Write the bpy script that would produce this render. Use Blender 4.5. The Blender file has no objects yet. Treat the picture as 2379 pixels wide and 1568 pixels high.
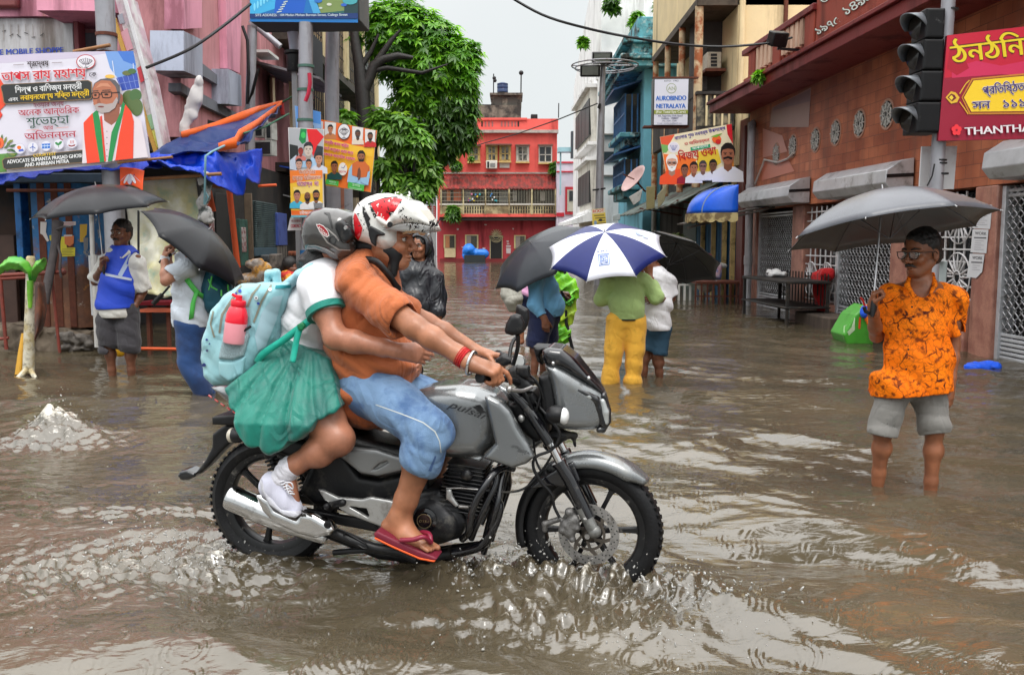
import bpy,bmesh,math,random
import numpy as np
from mathutils import Vector,Matrix,Euler
PI=math.pi
def sv(n,k,v):n.inputs[k].default_value=v
def U3(x,y,z):return Vector((x,y,z))
from math import sin,cos
rad=math.radians
SC=bpy.context.scene
COL=SC.collection
random.seed(7)
# camera
FPX,CAMH,HORZ=2144,1.42,560
PITCH=math.atan((784-HORZ)/FPX)
cam_d=bpy.data.cameras.new('camera')
cam=bpy.data.objects.new('camera',cam_d)
COL.objects.link(cam)
cam.location=(0,0,CAMH)
cam.rotation_euler=(PI/2-PITCH,0,0)
cam_d.sensor_width=36
cam_d.lens=36*FPX/2379
cam_d.clip_start=.05
cam_d.clip_end=2000
SC.camera=cam
# sky and light: overcast monsoon noon
W=bpy.data.worlds.new('World')
SC.world=W
W.use_nodes=True
_n,_l=W.node_tree.nodes,W.node_tree.links
_n.clear()
_sky=_n.new('ShaderNodeTexSky');_sky.sky_type='NISHITA';_sky.sun_disc=False
_sky.sun_elevation=rad(62);_sky.sun_rotation=rad(200)
_tc=_n.new('ShaderNodeTexCoord')
_sep=_n.new('ShaderNodeSeparateXYZ');_l.new(_tc.outputs['Generated'],_sep.inputs[0])
_ramp=_n.new('ShaderNodeValToRGB');_l.new(_sep.outputs['Z'],_ramp.inputs[0])
_e=_ramp.color_ramp.elements
_e[0].position=0;_e[0].color=(.205,.216,.216,1)
_e[1].position=1;_e[1].color=(1,1,1,1)
_e2=_ramp.color_ramp.elements.new(.27);_e2.color=(.235,.244,.244,1)
_e3=_ramp.color_ramp.elements.new(.5);_e3.color=(.48,.49,.49,1)
_cl=_n.new('ShaderNodeTexNoise');sv(_cl,'Scale',2.2);sv(_cl,'Detail',4)
_l.new(_tc.outputs['Generated'],_cl.inputs['Vector'])
_cm=_n.new('ShaderNodeMapRange');sv(_cm,3,.88);sv(_cm,4,1.1)
_l.new(_cl.outputs['Fac'],_cm.inputs[0])
_mul=_n.new('ShaderNodeVectorMath');_mul.operation='SCALE'
_l.new(_ramp.outputs[0],_mul.inputs[0]);_l.new(_cm.outputs[0],_mul.inputs['Scale'])
_mul2=_n.new('ShaderNodeVectorMath');_mul2.operation='SCALE';sv(_mul2,'Scale',29)
_l.new(_mul.outputs[0],_mul2.inputs[0])
_mix=_n.new('ShaderNodeMixRGB');sv(_mix,0,.94)
_l.new(_sky.outputs[0],_mix.inputs[1]);_l.new(_mul2.outputs[0],_mix.inputs[2])
_bg=_n.new('ShaderNodeBackground');sv(_bg,'Strength',.1)
_l.new(_mix.outputs[0],_bg.inputs[0])
_out=_n.new('ShaderNodeOutputWorld');_l.new(_bg.outputs[0],_out.inputs[0])
sun_d=bpy.data.lights.new('sun','SUN');sun_d.energy=1.1;sun_d.angle=rad(22);sun_d.color=(1,.97,.92)
sun=bpy.data.objects.new('sun',sun_d);COL.objects.link(sun)
sun.rotation_euler=(rad(28),rad(6),0)
SC.view_settings.view_transform='Standard'
SC.view_settings.look='None'
SC.view_settings.gamma=1
SC.view_settings.use_curve_mapping=False
SC.view_settings.exposure=.45
try:
 SC.cycles.max_bounces=6;SC.cycles.diffuse_bounces=3;SC.cycles.glossy_bounces=3
 SC.cycles.transparent_max_bounces=8;SC.cycles.transmission_bounces=4
 SC.cycles.use_adaptive_sampling=True;SC.cycles.adaptive_threshold=.02
 SC.cycles.use_denoising=True
 SC.cycles.caustics_reflective=False;SC.cycles.caustics_refractive=False
except Exception:
 pass
 # pixel helpers (reference picture 2379 x 1568)
_ct,_st=cos(PITCH),sin(PITCH)
CAMP=U3(0,0,CAMH)
def ray(u,v):
 cx,cy=(u-1189.5)/FPX,(784-v)/FPX
 return U3(cx,_ct+cy*_st,-_st+cy*_ct)
def at(u,v,Y):
 d=ray(u,v)
 return CAMP+d*(Y/d.y)
def ground(u,v,z=0):
 d=ray(u,v)
 return CAMP+d*((z-CAMH)/d.z)
def hit(u,v,p0,n):
 d=ray(u,v)
 return CAMP+d*((Vector(p0)-CAMP).dot(n)/d.dot(n))
def ppm(Y):
 return FPX/Y
def crop(x0,y0,x1,W_):
 s=(x1-x0)/W_*.619531
 def px(x,y,Y=None):
  u,v=x0*.619531+x*s,y0*.619531+y*s
  return(u,v)if Y is None else at(u,v,Y)
 return px
 # colour and materials
def lin(c):
 c=c/255
 return c/12.92 if c<=.04045 else((c+.055)/1.055)**2.4
def rgb(r,g,b,k=1):
 return(lin(r)*k,lin(g)*k,lin(b)*k,1)
MATS={}
def M(name,col,rough=.55,metal=0,var=.12,vscale=6,bump=0,bscale=30,spec=.5,coat=0,dirt=None,damt=0,dscale=2,streak=False,trans=0,sheen=0,sss=0,alpha=1,stretch=None,two=None,bdist=.01,wrinkle=0,dt=None):
 if name in MATS:
  return MATS[name]
 if dt:dirt,damt,dscale=rgb(*dt[:3]),dt[3],dt[4]
 m=bpy.data.materials.new(name);m.use_nodes=True
 MATS[name]=m
 nt=m.node_tree;N,L=nt.nodes,nt.links
 b=N['Principled BSDF']
 sv(b,'Roughness',rough)
 sv(b,'Metallic',metal)
 sv(b,'Specular IOR Level',spec)
 sv(b,'Coat Weight',coat)
 sv(b,'Coat Roughness',.06)
 sv(b,'Transmission Weight',trans)
 sv(b,'Alpha',alpha)
 if sheen:sv(b,'Sheen Weight',sheen)
 if sss:
  sv(b,'Subsurface Weight',sss)
  sv(b,'Subsurface Radius',(.012,.005,.003))
 tc=N.new('ShaderNodeTexCoord')
 vec=tc.outputs['Object']
 if stretch:
  mp=N.new('ShaderNodeMapping');sv(mp,'Scale',stretch)
  L.new(vec,mp.inputs['Vector']);vec=mp.outputs[0]
 if max(col)>1.01:col=rgb(*col)
 if two and max(two[0])>1.01:two=(rgb(*two[0]),two[1])
 c=col if len(col)==4 else tuple(col)+(1,)
 last=None
 def mixc(fac,a,bb,mode='MIX'):
  x=N.new('ShaderNodeMixRGB');x.blend_type=mode
  for s,val in((x.inputs[0],fac),(x.inputs[1],a),(x.inputs[2],bb)):
   if hasattr(val,'is_linked')or hasattr(val,'links'):L.new(val,s)
   else:s.default_value=val
  return x.outputs[0]
 def noise(scale,detail=5,v=None,rough_=.6):
  t=N.new('ShaderNodeTexNoise');sv(t,'Scale',scale);sv(t,'Detail',detail)
  sv(t,'Roughness',rough_)
  L.new(v or vec,t.inputs['Vector']);return t.outputs['Fac']
 def rng(f,a,bq,lo,hi):
  r=N.new('ShaderNodeMapRange');sv(r,1,a);sv(r,2,bq)
  sv(r,3,lo);sv(r,4,hi)
  L.new(f,r.inputs[0]);return r.outputs[0]
 cur=c
 if two:
  cur=mixc(rng(noise(two[1]),.45,.58,0,1),c,two[0])
 if var:
  f=rng(noise(vscale),.25,.75,1-var,1+var)
  x=N.new('ShaderNodeVectorMath');x.operation='SCALE'
  if isinstance(cur,tuple):
   sv(x,0,cur[:3])
  else:L.new(cur,x.inputs[0])
  L.new(f,x.inputs['Scale']);cur=x.outputs[0]
 if dirt is not None:
  dv=tc.outputs['Object']
  if streak:
   mp=N.new('ShaderNodeMapping');sv(mp,'Scale',(1,1,.12))
   L.new(dv,mp.inputs['Vector']);dv=mp.outputs[0]
  f1=rng(noise(dscale,7,dv,.68),.62-damt*.35,.72-damt*.12,0,min(1,.45+damt))
  cur=mixc(f1,cur,tuple(dirt)if len(dirt)==4 else tuple(dirt)+(1,))
  rr=rng(f1,0,1,rough,min(1,rough+.25));L.new(rr,b.inputs['Roughness'])
 if isinstance(cur,tuple):sv(b,'Base Color',cur)
 else:L.new(cur,b.inputs['Base Color'])
 if bump:
  bp=N.new('ShaderNodeBump');sv(bp,'Strength',bump);sv(bp,'Distance',bdist)
  L.new(noise(bscale,6),bp.inputs['Height']);L.new(bp.outputs[0],b.inputs['Normal'])
  if wrinkle:
   w1=N.new('ShaderNodeTexNoise');sv(w1,'Scale',5.5);sv(w1,'Detail',1);sv(w1,'Distortion',1)
   mpw=N.new('ShaderNodeMapping');sv(mpw,'Scale',(1.3,1.3,.7));sv(mpw,'Rotation',(.3,.5,.2))
   L.new(tc.outputs['Object'],mpw.inputs['Vector']);L.new(mpw.outputs[0],w1.inputs['Vector'])
   rd=N.new('ShaderNodeMath');rd.operation='PINGPONG';sv(rd,1,.11);L.new(w1.outputs['Fac'],rd.inputs[0])
   b2=N.new('ShaderNodeBump');sv(b2,'Strength',wrinkle);sv(b2,'Distance',.05)
   L.new(rd.outputs[0],b2.inputs['Height']);L.new(b2.outputs[0],bp.inputs['Normal'])
 return m
def print_mat(name="printed_vinyl",rough=.38):
 if name in MATS:return MATS[name]
 m=bpy.data.materials.new(name);m.use_nodes=True;MATS[name]=m
 N,L=m.node_tree.nodes,m.node_tree.links
 a=N.new('ShaderNodeAttribute');a.attribute_name='print'
 b=N['Principled BSDF'];sv(b,'Roughness',rough)
 L.new(a.outputs['Color'],b.inputs['Base Color'])
 t=N.new('ShaderNodeTexNoise');sv(t,'Scale',3)
 tc=N.new('ShaderNodeTexCoord');L.new(tc.outputs['Object'],t.inputs['Vector'])
 bp=N.new('ShaderNodeBump');sv(bp,'Strength',.25);sv(bp,'Distance',.02)
 L.new(t.outputs['Fac'],bp.inputs['Height']);L.new(bp.outputs[0],b.inputs['Normal'])
 return m
 # objects
def tag(o,label=None,cat=None,group=None,kind=None):
 if label:o['label']=label
 if cat:o['category']=cat
 if group:o['group']=group
 if kind:o['kind']=kind
 return o
def thing(name,label,cat,loc=(0,0,0),rotz=0,group=None):
 o=bpy.data.objects.new(name,None);COL.objects.link(o)
 o.location=loc;o.rotation_euler=(0,0,rotz);o.empty_display_size=.1
 return tag(o,label,cat,group)
def copy_tree(o,parent=None):
 c=o.copy();COL.objects.link(c);c.parent=parent
 for ch in list(o.children):copy_tree(ch,c)
 return c
def mesh_obj(name,me,parent=None,mats=None,sharp=38,bevel=0,bseg=2,loc=None):
 o=bpy.data.objects.new(name,me);COL.objects.link(o)
 if mats:
  for m in(mats if isinstance(mats,(list,tuple))else[mats]):me.materials.append(m)
 if sharp is not None and len(me.polygons):
  me.polygons.foreach_set('use_smooth',np.ones(len(me.polygons),bool))
  if sharp<179:me.set_sharp_from_angle(angle=rad(sharp))
 if parent is not None:o.parent=parent
 if loc is not None:o.location=loc
 if bevel:
  md=o.modifiers.new('bevel','BEVEL');md.width=bevel;md.segments=bseg;md.limit_method='ANGLE';md.angle_limit=rad(40)
  md.harden_normals=False
 return o
def np_mesh(name,V,Fq):
 me=bpy.data.meshes.new(name)
 V=np.asarray(V,np.float32);Fq=np.asarray(Fq,np.int32)
 k=Fq.shape[1]
 me.vertices.add(len(V));me.vertices.foreach_set('co',V.ravel())
 me.loops.add(Fq.size);me.loops.foreach_set('vertex_index',Fq.ravel())
 me.polygons.add(len(Fq));me.polygons.foreach_set('loop_start',np.arange(0,Fq.size,k,dtype=np.int32))
 me.update(calc_edges=True);me.validate()
 return me
class MB:
 def __init__(s):
  s.v,s.f,s.m,s.c=[],[],[],[]
  s.mi=0;s.col=None
 def add(s,vs,fs):
  o=len(s.v)
  s.v.extend([tuple(p)for p in vs])
  for f in fs:
   s.f.append([i+o for i in f]);s.m.append(s.mi);s.c.append(s.col)
 def box(s,c,d,R=None):
  hx,hy,hz=d[0]/2,d[1]/2,d[2]/2
  P=[U3(x,y,z)for x in(-hx,hx)for y in(-hy,hy)for z in(-hz,hz)]
  if R is not None:P=[R@p for p in P]
  c=Vector(c)
  s.add([c+p for p in P],[(0,1,3,2),(4,6,7,5),(0,4,5,1),(2,3,7,6),(0,2,6,4),(1,5,7,3)])
 def span(s,a,b):
  s.box([(a[i]+b[i])/2 for i in range(3)],[abs(a[i]-b[i])for i in range(3)]);return s
 def beam(s,a,b,w,h,up=(0,0,1)):
  a,b=Vector(a),Vector(b);x=(b-a);l=x.length
  if l<1e-6:return s
  x.normalize();u=Vector(up)
  if abs(x.dot(u))>.98:u=U3(0,1,0)
  y=u.cross(x).normalized();z=x.cross(y)
  s.box((a+b)/2,(l,w,h),Matrix((x,y,z)).transposed());return s
 def tube(s,pts,r,seg=8,cap=True):
  pts=[Vector(p)for p in pts];n=len(pts)
  rs=r if isinstance(r,(list,tuple))else[r]*n
  d0=(pts[1]-pts[0]).normalized()
  u=U3(0,0,1)if abs(d0.z)<.9 else U3(1,0,0)
  y=d0.cross(u).normalized()
  vs=[]
  for i,p in enumerate(pts):
   t=(pts[min(i+1,n-1)]-pts[max(i-1,0)])
   if t.length<1e-9:t=d0
   t.normalize();y=(y-t*y.dot(t))
   if y.length<1e-6:y=t.orthogonal()
   y.normalize();z=t.cross(y)
   for k in range(seg):
    a=2*PI*k/seg
    vs.append(p+(y*cos(a)+z*sin(a))*rs[i])
  fs=[]
  for i in range(n-1):
   for k in range(seg):
    k2=(k+1)%seg
    fs.append((i*seg+k,i*seg+k2,(i+1)*seg+k2,(i+1)*seg+k))
  if cap:
   fs.append(tuple(range(seg))[::-1]);fs.append(tuple((n-1)*seg+k for k in range(seg)))
  s.add(vs,fs);return s
 def lathe(s,prof,c=(0,0,0),axis=(0,0,1),seg=20,a0=0,a1=2*PI,closed_prof=False,ref=None):
  ax=Vector(axis).normalized();c=Vector(c)
  x=Vector(ref)if ref is not None else(U3(1,0,0)if abs(ax.x)<.9 else U3(0,1,0))
  x=(x-ax*x.dot(ax)).normalized();y=ax.cross(x)
  full=abs(a1-a0)>2*PI-1e-4
  ns=seg if full else seg+1
  vs=[]
  for j in range(ns):
   a=a0+(a1-a0)*j/seg
   dr=x*cos(a)+y*sin(a)
   for(r,h)in prof:vs.append(c+dr*r+ax*h)
  n=len(prof);fs=[]
  for j in range(seg):
   j2=(j+1)%ns if full else j+1
   for i in range(n if closed_prof else n-1):
    i2=(i+1)%n
    fs.append((j*n+i,j2*n+i,j2*n+i2,j*n+i2))
  s.add(vs,fs);return s
 def ball(s,c,r,R=None,seg=12,rings=8):
  c=Vector(c);rr=r if isinstance(r,(tuple,list))else(r,r,r)
  vs=[]
  for i in range(rings+1):
   t=PI*i/rings
   for k in range(seg):
    a=2*PI*k/seg
    p=Vector((rr[0]*sin(t)*cos(a),rr[1]*sin(t)*sin(a),rr[2]*cos(t)))
    vs.append(c+(R@p if R is not None else p))
  fs=[]
  for i in range(rings):
   for k in range(seg):
    k2=(k+1)%seg
    fs.append((i*seg+k,(i+1)*seg+k,(i+1)*seg+k2,i*seg+k2))
  s.add(vs,fs)
 def poly(s,pts):s.add(pts,[tuple(range(len(pts)))])
 def prism(s,pts,d):
  d=Vector(d);n=len(pts);A=[Vector(p)for p in pts]
  vs=A+[p+d for p in A]
  fs=[tuple(range(n)),tuple(range(2*n-1,n-1,-1))]
  for i in range(n):fs.append((i,n+i,n+(i+1)%n,(i+1)%n))
  s.add(vs,fs);return s
 def ribbon(s,pts,wv):
  n=len(pts);vs=[]
  for i,p in enumerate(pts):
   w=Vector(wv[i])if isinstance(wv,list)else Vector(wv)
   vs+=[Vector(p)-w/2,Vector(p)+w/2]
  s.add(vs,[(2*i,2*i+2,2*i+3,2*i+1)for i in range(n-1)])
 def grid(s,P):
  n,m=len(P),len(P[0]);vs=[p for r in P for p in r]
  s.add(vs,[(i*m+j,(i+1)*m+j,(i+1)*m+j+1,i*m+j+1)for i in range(n-1)for j in range(m-1)])
 def obj(s,name,mats=None,parent=None,sharp=38,bevel=0,bseg=2,xf=None,fix=True):
  me=bpy.data.meshes.new(name)
  vs=s.v if xf is None else[tuple(xf@Vector(p))for p in s.v]
  me.from_pydata(vs,[],s.f);me.update()
  if any(s.m):me.polygons.foreach_set('material_index',np.array(s.m,np.int32))
  if any(c is not None for c in s.c):
   ca=me.color_attributes.new('print','FLOAT_COLOR','CORNER')
   arr=[]
   for f,c in zip(s.f,s.c):arr.extend(list(c or(.5,.5,.5,1))*len(f))
   ca.data.foreach_set('color',np.array(arr,np.float32))
  if fix and any(c is None for c in s.c):
   bm=bmesh.new();bm.from_mesh(me);bmesh.ops.recalc_face_normals(bm,faces=bm.faces);bm.to_mesh(me);bm.free()
  return mesh_obj(name,me,parent,mats,sharp,bevel,bseg)
_TX={}
def visual_order(t):
 out=[];i=0;pre='\u09bf\u09c7\u09c8'
 cons=lambda ch:'\u0995'<=ch<='\u09b9' or ch in '\u09dc\u09dd\u09df'
 while i<len(t):
  if cons(t[i]):
   j=i+1
   while j<len(t)and(t[j]=='\u09bc' or(t[j]=='\u09cd' and j+1<len(t)and cons(t[j+1]))):j+=2 if t[j]=='\u09cd' else 1
   cl_=t[i:j]
   if j<len(t)and t[j]in pre:out.append(t[j]+cl_);j+=1
   elif j<len(t)and t[j]in '\u09cb\u09cc':out.append('\u09c7'+cl_+('\u09be' if t[j]=='\u09cb' else '\u09d7'));j+=1
   else:out.append(cl_)
   i=j
  else:out.append(t[i]);i+=1
 return ''.join(out)
def text_data(body,shear=0,bold=0):
 if(body,shear)in _TX:return _TX[(body,shear)]
 from mathutils.geometry import interpolate_bezier,tessellate_polygon
 cu=bpy.data.curves.new('writing','FONT');cu.body=visual_order(body);cu.size=1;cu.shear=shear
 o=bpy.data.objects.new('writing',cu);COL.objects.link(o)
 dg=bpy.context.evaluated_depsgraph_get()
 c2_=o.evaluated_get(dg).to_curve(dg)
 loops=[]
 for sp in c2_.splines:
  P=[]
  bp=sp.bezier_points;n=len(bp)
  if n:
   for i in range(n):
    a_,b_=bp[i],bp[(i+1)%n]
    straight=(a_.handle_right-a_.co).cross(b_.co-a_.co).length<1e-5 and(b_.handle_left-b_.co).cross(b_.co-a_.co).length<1e-5
    for q in interpolate_bezier(a_.co,a_.handle_right,b_.handle_left,b_.co,2 if straight else 5)[:-1]:P.append((q.x,q.y))
  else:P=[(q.co.x,q.co.y)for q in sp.points]
  Q=[]
  for p in P:
   if not Q or abs(p[0]-Q[-1][0])+abs(p[1]-Q[-1][1])>1e-5:Q.append(p)
  if len(Q)>2:loops.append(Q)
 bpy.data.objects.remove(o);bpy.data.curves.remove(cu)
 area=lambda L:.5*sum(L[i][0]*L[(i+1)%len(L)][1]-L[(i+1)%len(L)][0]*L[i][1]for i in range(len(L)))
 def inside(p,L):
  r=False;j=len(L)-1
  for i in range(len(L)):
   if(L[i][1]>p[1])!=(L[j][1]>p[1])and p[0]<(L[j][0]-L[i][0])*(p[1]-L[i][1])/(L[j][1]-L[i][1])+L[i][0]:r=not r
   j=i
  return r
 if not loops:return[],[],1
 ar=[area(L)for L in loops];sg=1 if ar[max(range(len(ar)),key=lambda i:abs(ar[i]))]>0 else-1
 vs,fs=[],[]
 for L,A in zip(loops,ar):
  if A*sg<=0:continue
  hs=[H for H,B in zip(loops,ar)if B*sg<0 and abs(B)<abs(A)and inside(H[0],L)]
  tri=tessellate_polygon([[(x,y,0)for x,y in q]for q in[L]+hs])
  flat=[p for q in[L]+hs for p in q];k=len(vs)
  vs+=flat;fs+=[tuple(k+i for i in t)for t in tri]
 x0=min(v[0]for v in vs);x1=max(v[0]for v in vs)
 r=([(a_-x0,b_)for a_,b_ in vs],fs,max(1e-3,x1-x0));_TX[(body,shear)]=r
 return r
class Art:
 def __init__(s,p0,n,cr,inv=None):
  s.p0,s.n,s.cr=Vector(p0),Vector(n).normalized(),cr
  if s.n.dot(CAMP-s.p0)<0:s.n=-s.n
  s.mb=MB();s.lay=0;s.inv=inv
 def P(s,x,y,k=None):
  u,v=s.cr(x,y)
  p=hit(u,v,s.p0,s.n)+s.n*(.0004*(s.lay if k is None else k)+.003)
  return s.inv@p if s.inv is not None else p
 def poly(s,pts,c,layer=True):
  if layer:s.lay+=1
  s.mb.col=rgb(*c);s.mb.poly([s.P(*p)for p in pts])
 def ell(s,cx,cy,rx,ry,c,n=20,rot=0):
  cr,sr=cos(rot),sin(rot)
  s.poly([(cx+rx*cos(2*PI*i/n)*cr-ry*sin(2*PI*i/n)*sr,cy+rx*cos(2*PI*i/n)*sr+ry*sin(2*PI*i/n)*cr)for i in range(n)],c)
 def line(s,pts,w,c):
  s.lay+=1;s.mb.col=rgb(*c)
  for(a,b)in zip(pts[:-1],pts[1:]):
   dx,dy=b[0]-a[0],b[1]-a[1];l=math.hypot(dx,dy)or 1
   nx,ny=-dy/l*w/2,dx/l*w/2
   s.mb.poly([s.P(a[0]+nx,a[1]+ny),s.P(b[0]+nx,b[1]+ny),s.P(b[0]-nx,b[1]-ny),s.P(a[0]-nx,a[1]-ny)])
 def text(s,body,x0,y0,x1,y1,h,c,bold=0,shear=0,outline=None,ow=.04):
  vs,fs,w=text_data(body,shear)
  dx,dy=x1-x0,y1-y0;l=math.hypot(dx,dy)or 1
  ux,uy=dx/l,dy/l
  def lay(ox,oy,col):
   s.lay+=1;s.mb.col=rgb(*col)
   P=[s.P(x0+ox+ux*(a/w)*l+uy*b*h/.7,y0+oy+uy*(a/w)*l-ux*b*h/.7)for a,b in vs]
   s.mb.add(P,fs)
  if outline:
   e=(ow+bold)*h
   for ox,oy in((-e,0),(e,0),(0,-e),(0,e)):lay(ox,oy,outline)
  if bold:
   for ox in(-bold*h,bold*h):lay(ox,0,c)
  lay(0,0,c)
 def obj(s,name,parent):return s.mb.obj(name,print_mat(),parent,sharp=None,fix=False)
 def face(s,cx,cy,w,skin=(150,100,75),hair=(25,22,22),shirt=(235,235,235),beard=None,glasses=False,tilt=0,bald=False):
  h=w*1.35
  s.poly([(cx-w*1.15,cy+h*1.5),(cx-w*1.1,cy+h*.95),(cx-w*.5,cy+h*.68),(cx+w*.5,cy+h*.68),(cx+w*1.1,cy+h*.95),(cx+w*1.15,cy+h*1.5)],shirt)
  s.poly([(cx-w*.26,cy+h*.3),(cx+w*.26,cy+h*.3),(cx+w*.3,cy+h*.78),(cx,cy+h*.95),(cx-w*.3,cy+h*.78)],tuple(int(k*.8)for k in skin))
  if not bald:s.ell(cx,cy-h*.12,w*.54,h*.5,hair)
  s.ell(cx,cy+h*.06,w*.47,h*.5,skin)
  if beard:s.poly([(cx-w*.45,cy+h*.1),(cx-w*.3,cy+h*.5),(cx,cy+h*.62),(cx+w*.3,cy+h*.5),(cx+w*.45,cy+h*.1),(cx+w*.25,cy+h*.26),(cx,cy+h*.22),(cx-w*.25,cy+h*.26)],beard)
  if not bald:s.poly([(cx-w*.5,cy+h*0),(cx-w*.5,cy-h*.36),(cx-w*.2,cy-h*.6),(cx+w*.25,cy-h*.6),(cx+w*.52,cy-h*.3),(cx+w*.5,cy),(cx+w*.42,cy-h*.24),(cx,cy-h*.3),(cx-w*.42,cy-h*.22)],hair)
  for sx in(-1,1):
   s.ell(cx+sx*w*.2,cy+h*0,w*.09,h*.035,(25,20,20),8)
   s.poly([(cx+sx*w*.07,cy-h*.08),(cx+sx*w*.34,cy-h*.1),(cx+sx*w*.34,cy-h*.07),(cx+sx*w*.07,cy-h*.05)],hair if not bald else(60,45,40))
   if glasses:
    s.line([(cx+sx*w*.05,cy-h*.04),(cx+sx*w*.38,cy-h*.04),(cx+sx*w*.36,cy+h*.07),(cx+sx*w*.08,cy+h*.07),(cx+sx*w*.05,cy-h*.04)],w*.05,(20,20,25))
  s.poly([(cx-w*.08,cy+h*.17),(cx+w*.08,cy+h*.17),(cx,cy+h*.06)],tuple(int(k*.75)for k in skin))
  s.poly([(cx-w*.17,cy+h*.31),(cx+w*.17,cy+h*.31),(cx,cy+h*.36)],(120,55,50))
 p=poly;l=line;t=text;e=ell
class SDF:
 def __init__(s,vox=.006):
  s.vox=vox;s.p=[];s.disp=None;s.clip=[]
 @staticmethod
 def _v(a):return np.array([a[0],a[1],a[2]],np.float64)
 def cap(s,a,b,ra,rb=None,k=.02,flat=None,op='add'):
  rb=ra if rb is None else rb
  a,b=s._v(a),s._v(b);R=max(ra,rb)*(max(1,flat[1])if flat else 1)
  s.p.append(('c',op,k,np.minimum(a,b)-R,np.maximum(a,b)+R,(a,b,ra,rb,flat)));return s
 def chain(s,pts,rs,k=.02,flat=None):
  for i in range(len(pts)-1):s.cap(pts[i],pts[i+1],rs[i],rs[i+1],k,flat)
  return s
 def ell(s,c,r,R=None,k=.02,op='add'):
  c=s._v(c);r=(r,r,r)if not isinstance(r,(tuple,list))else r
  m=max(r);Rm=np.eye(3)if R is None else np.array(R,np.float64)
  s.p.append(('e',op,k,c-m,c+m,(c,np.array(r),Rm)));return s
 def poly(s,pts,y0,y1,rnd=.01,k=0,op='add',taper=None):
  P=np.array([(p[0],p[1])for p in pts],np.float64)
  lo=np.array([P[:,0].min(),min(y0,y1),P[:,1].min()]);hi=np.array([P[:,0].max(),max(y0,y1),P[:,1].max()])
  s.p.append(('p',op,k,lo,hi,(P,(y0+y1)/2,abs(y1-y0)/2,rnd,taper)));return s
 def mesh(s,name='m'):
  vx=s.vox
  adds=[q for q in s.p if q[1]=='add']
  mg=4*vx+.012
  lo=np.min([q[3]for q in adds],0)-mg;hi=np.max([q[4]for q in adds],0)+mg
  n=np.ceil((hi-lo)/vx).astype(int)+1
  f=np.full(n,1,np.float32)
  ax=[lo[i]+vx*np.arange(n[i])for i in range(3)]
  for kind,op,k,l,h,d in s.p:
   m=max(k,2.5*vx)+2*vx
   i0=np.clip(np.floor((l-m-lo)/vx).astype(int),0,n);i1=np.clip(np.ceil((h+m-lo)/vx).astype(int)+1,0,n)
   if np.any(i1<=i0):continue
   X=ax[0][i0[0]:i1[0]][:,None,None];Y=ax[1][i0[1]:i1[1]][None,:,None];Z=ax[2][i0[2]:i1[2]][None,None,:]
   if kind=='c':
    a,b,ra,rb,flat=d
    ba=b-a;L2=ba@ba+1e-12
    px,py,pz=X-a[0],Y-a[1],Z-a[2]
    t=np.clip((px*ba[0]+py*ba[1]+pz*ba[2])/L2,0,1)
    qx,qy,qz=px-t*ba[0],py-t*ba[1],pz-t*ba[2]
    q2=qx*qx+qy*qy+qz*qz
    r=ra+(rb-ra)*t
    if flat:
     w=np.array(flat[0],float);w/=np.linalg.norm(w)
     dd=qx*w[0]+qy*w[1]+qz*w[2]
     q2=q2-dd*dd+(dd/flat[1])**2
     g=np.sqrt(q2)-r
     if flat[1]<1:g=g*max(flat[1],.5)
    else:g=np.sqrt(q2)-r
   elif kind=='e':
    c,r,Rm=d
    px,py,pz=X-c[0],Y-c[1],Z-c[2]
    q=[(px*Rm[i,0]+py*Rm[i,1]+pz*Rm[i,2])for i in range(3)]
    k0=np.sqrt((q[0]/r[0])**2+(q[1]/r[1])**2+(q[2]/r[2])**2)
    k1=np.sqrt((q[0]/r[0]**2)**2+(q[1]/r[1]**2)**2+(q[2]/r[2]**2)**2)+1e-9
    g=k0*(k0-1)/k1
   else:
    P,yc,hw,rnd,taper=d
    x2,z2=X[:,:,0],Z[:,0,:]
    d2=np.full((x2.shape[0],z2.shape[1]),1e9);sg=np.ones_like(d2)
    nP=len(P);j=nP-1
    for i in range(nP):
     e=P[j]-P[i];wx=x2-P[i,0];wz=z2-P[i,1]
     tt=np.clip((wx*e[0]+wz*e[1])/(e@e+1e-12),0,1)
     d2=np.minimum(d2,(wx-e[0]*tt)**2+(wz-e[1]*tt)**2)
     c1=z2>=P[i,1];c2=z2<P[j,1];c3=e[0]*wz>e[1]*wx
     fl=(c1&c2&c3)|(~c1&~c2&~c3)
     sg=np.where(fl,-sg,sg);j=i
    d2=sg*np.sqrt(d2)+rnd
    hh=hw if taper is None else hw*taper(x2+0*z2,z2+0*x2)
    if np.ndim(hh)==0:wv=np.abs(Y-yc)-hh+rnd
    else:wv=np.abs(Y-yc)-hh[:,None,:]+rnd
    D2=d2[:,None,:]
    g=np.minimum(np.maximum(D2,wv),0)+np.sqrt(np.maximum(D2,0)**2+np.maximum(wv,0)**2)-rnd
   sl=f[i0[0]:i1[0],i0[1]:i1[1],i0[2]:i1[2]]
   if op=='add':
    if k>0:
     hk=np.maximum(k-np.abs(sl-g),0)/k
     sl[:]=np.minimum(sl,g)-hk*hk*k*.25
    else:sl[:]=np.minimum(sl,g)
   else:
    g=-g
    if k>0:
     hk=np.maximum(k-np.abs(sl-g),0)/k
     sl[:]=np.maximum(sl,g)+hk*hk*k*.25
    else:sl[:]=np.maximum(sl,g)
  if s.disp is not None:
   near=np.argwhere(np.abs(f)<.03)
   Pn=lo+near*vx
   f[near[:,0],near[:,1],near[:,2]]+=s.disp(Pn).astype(np.float32)
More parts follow.
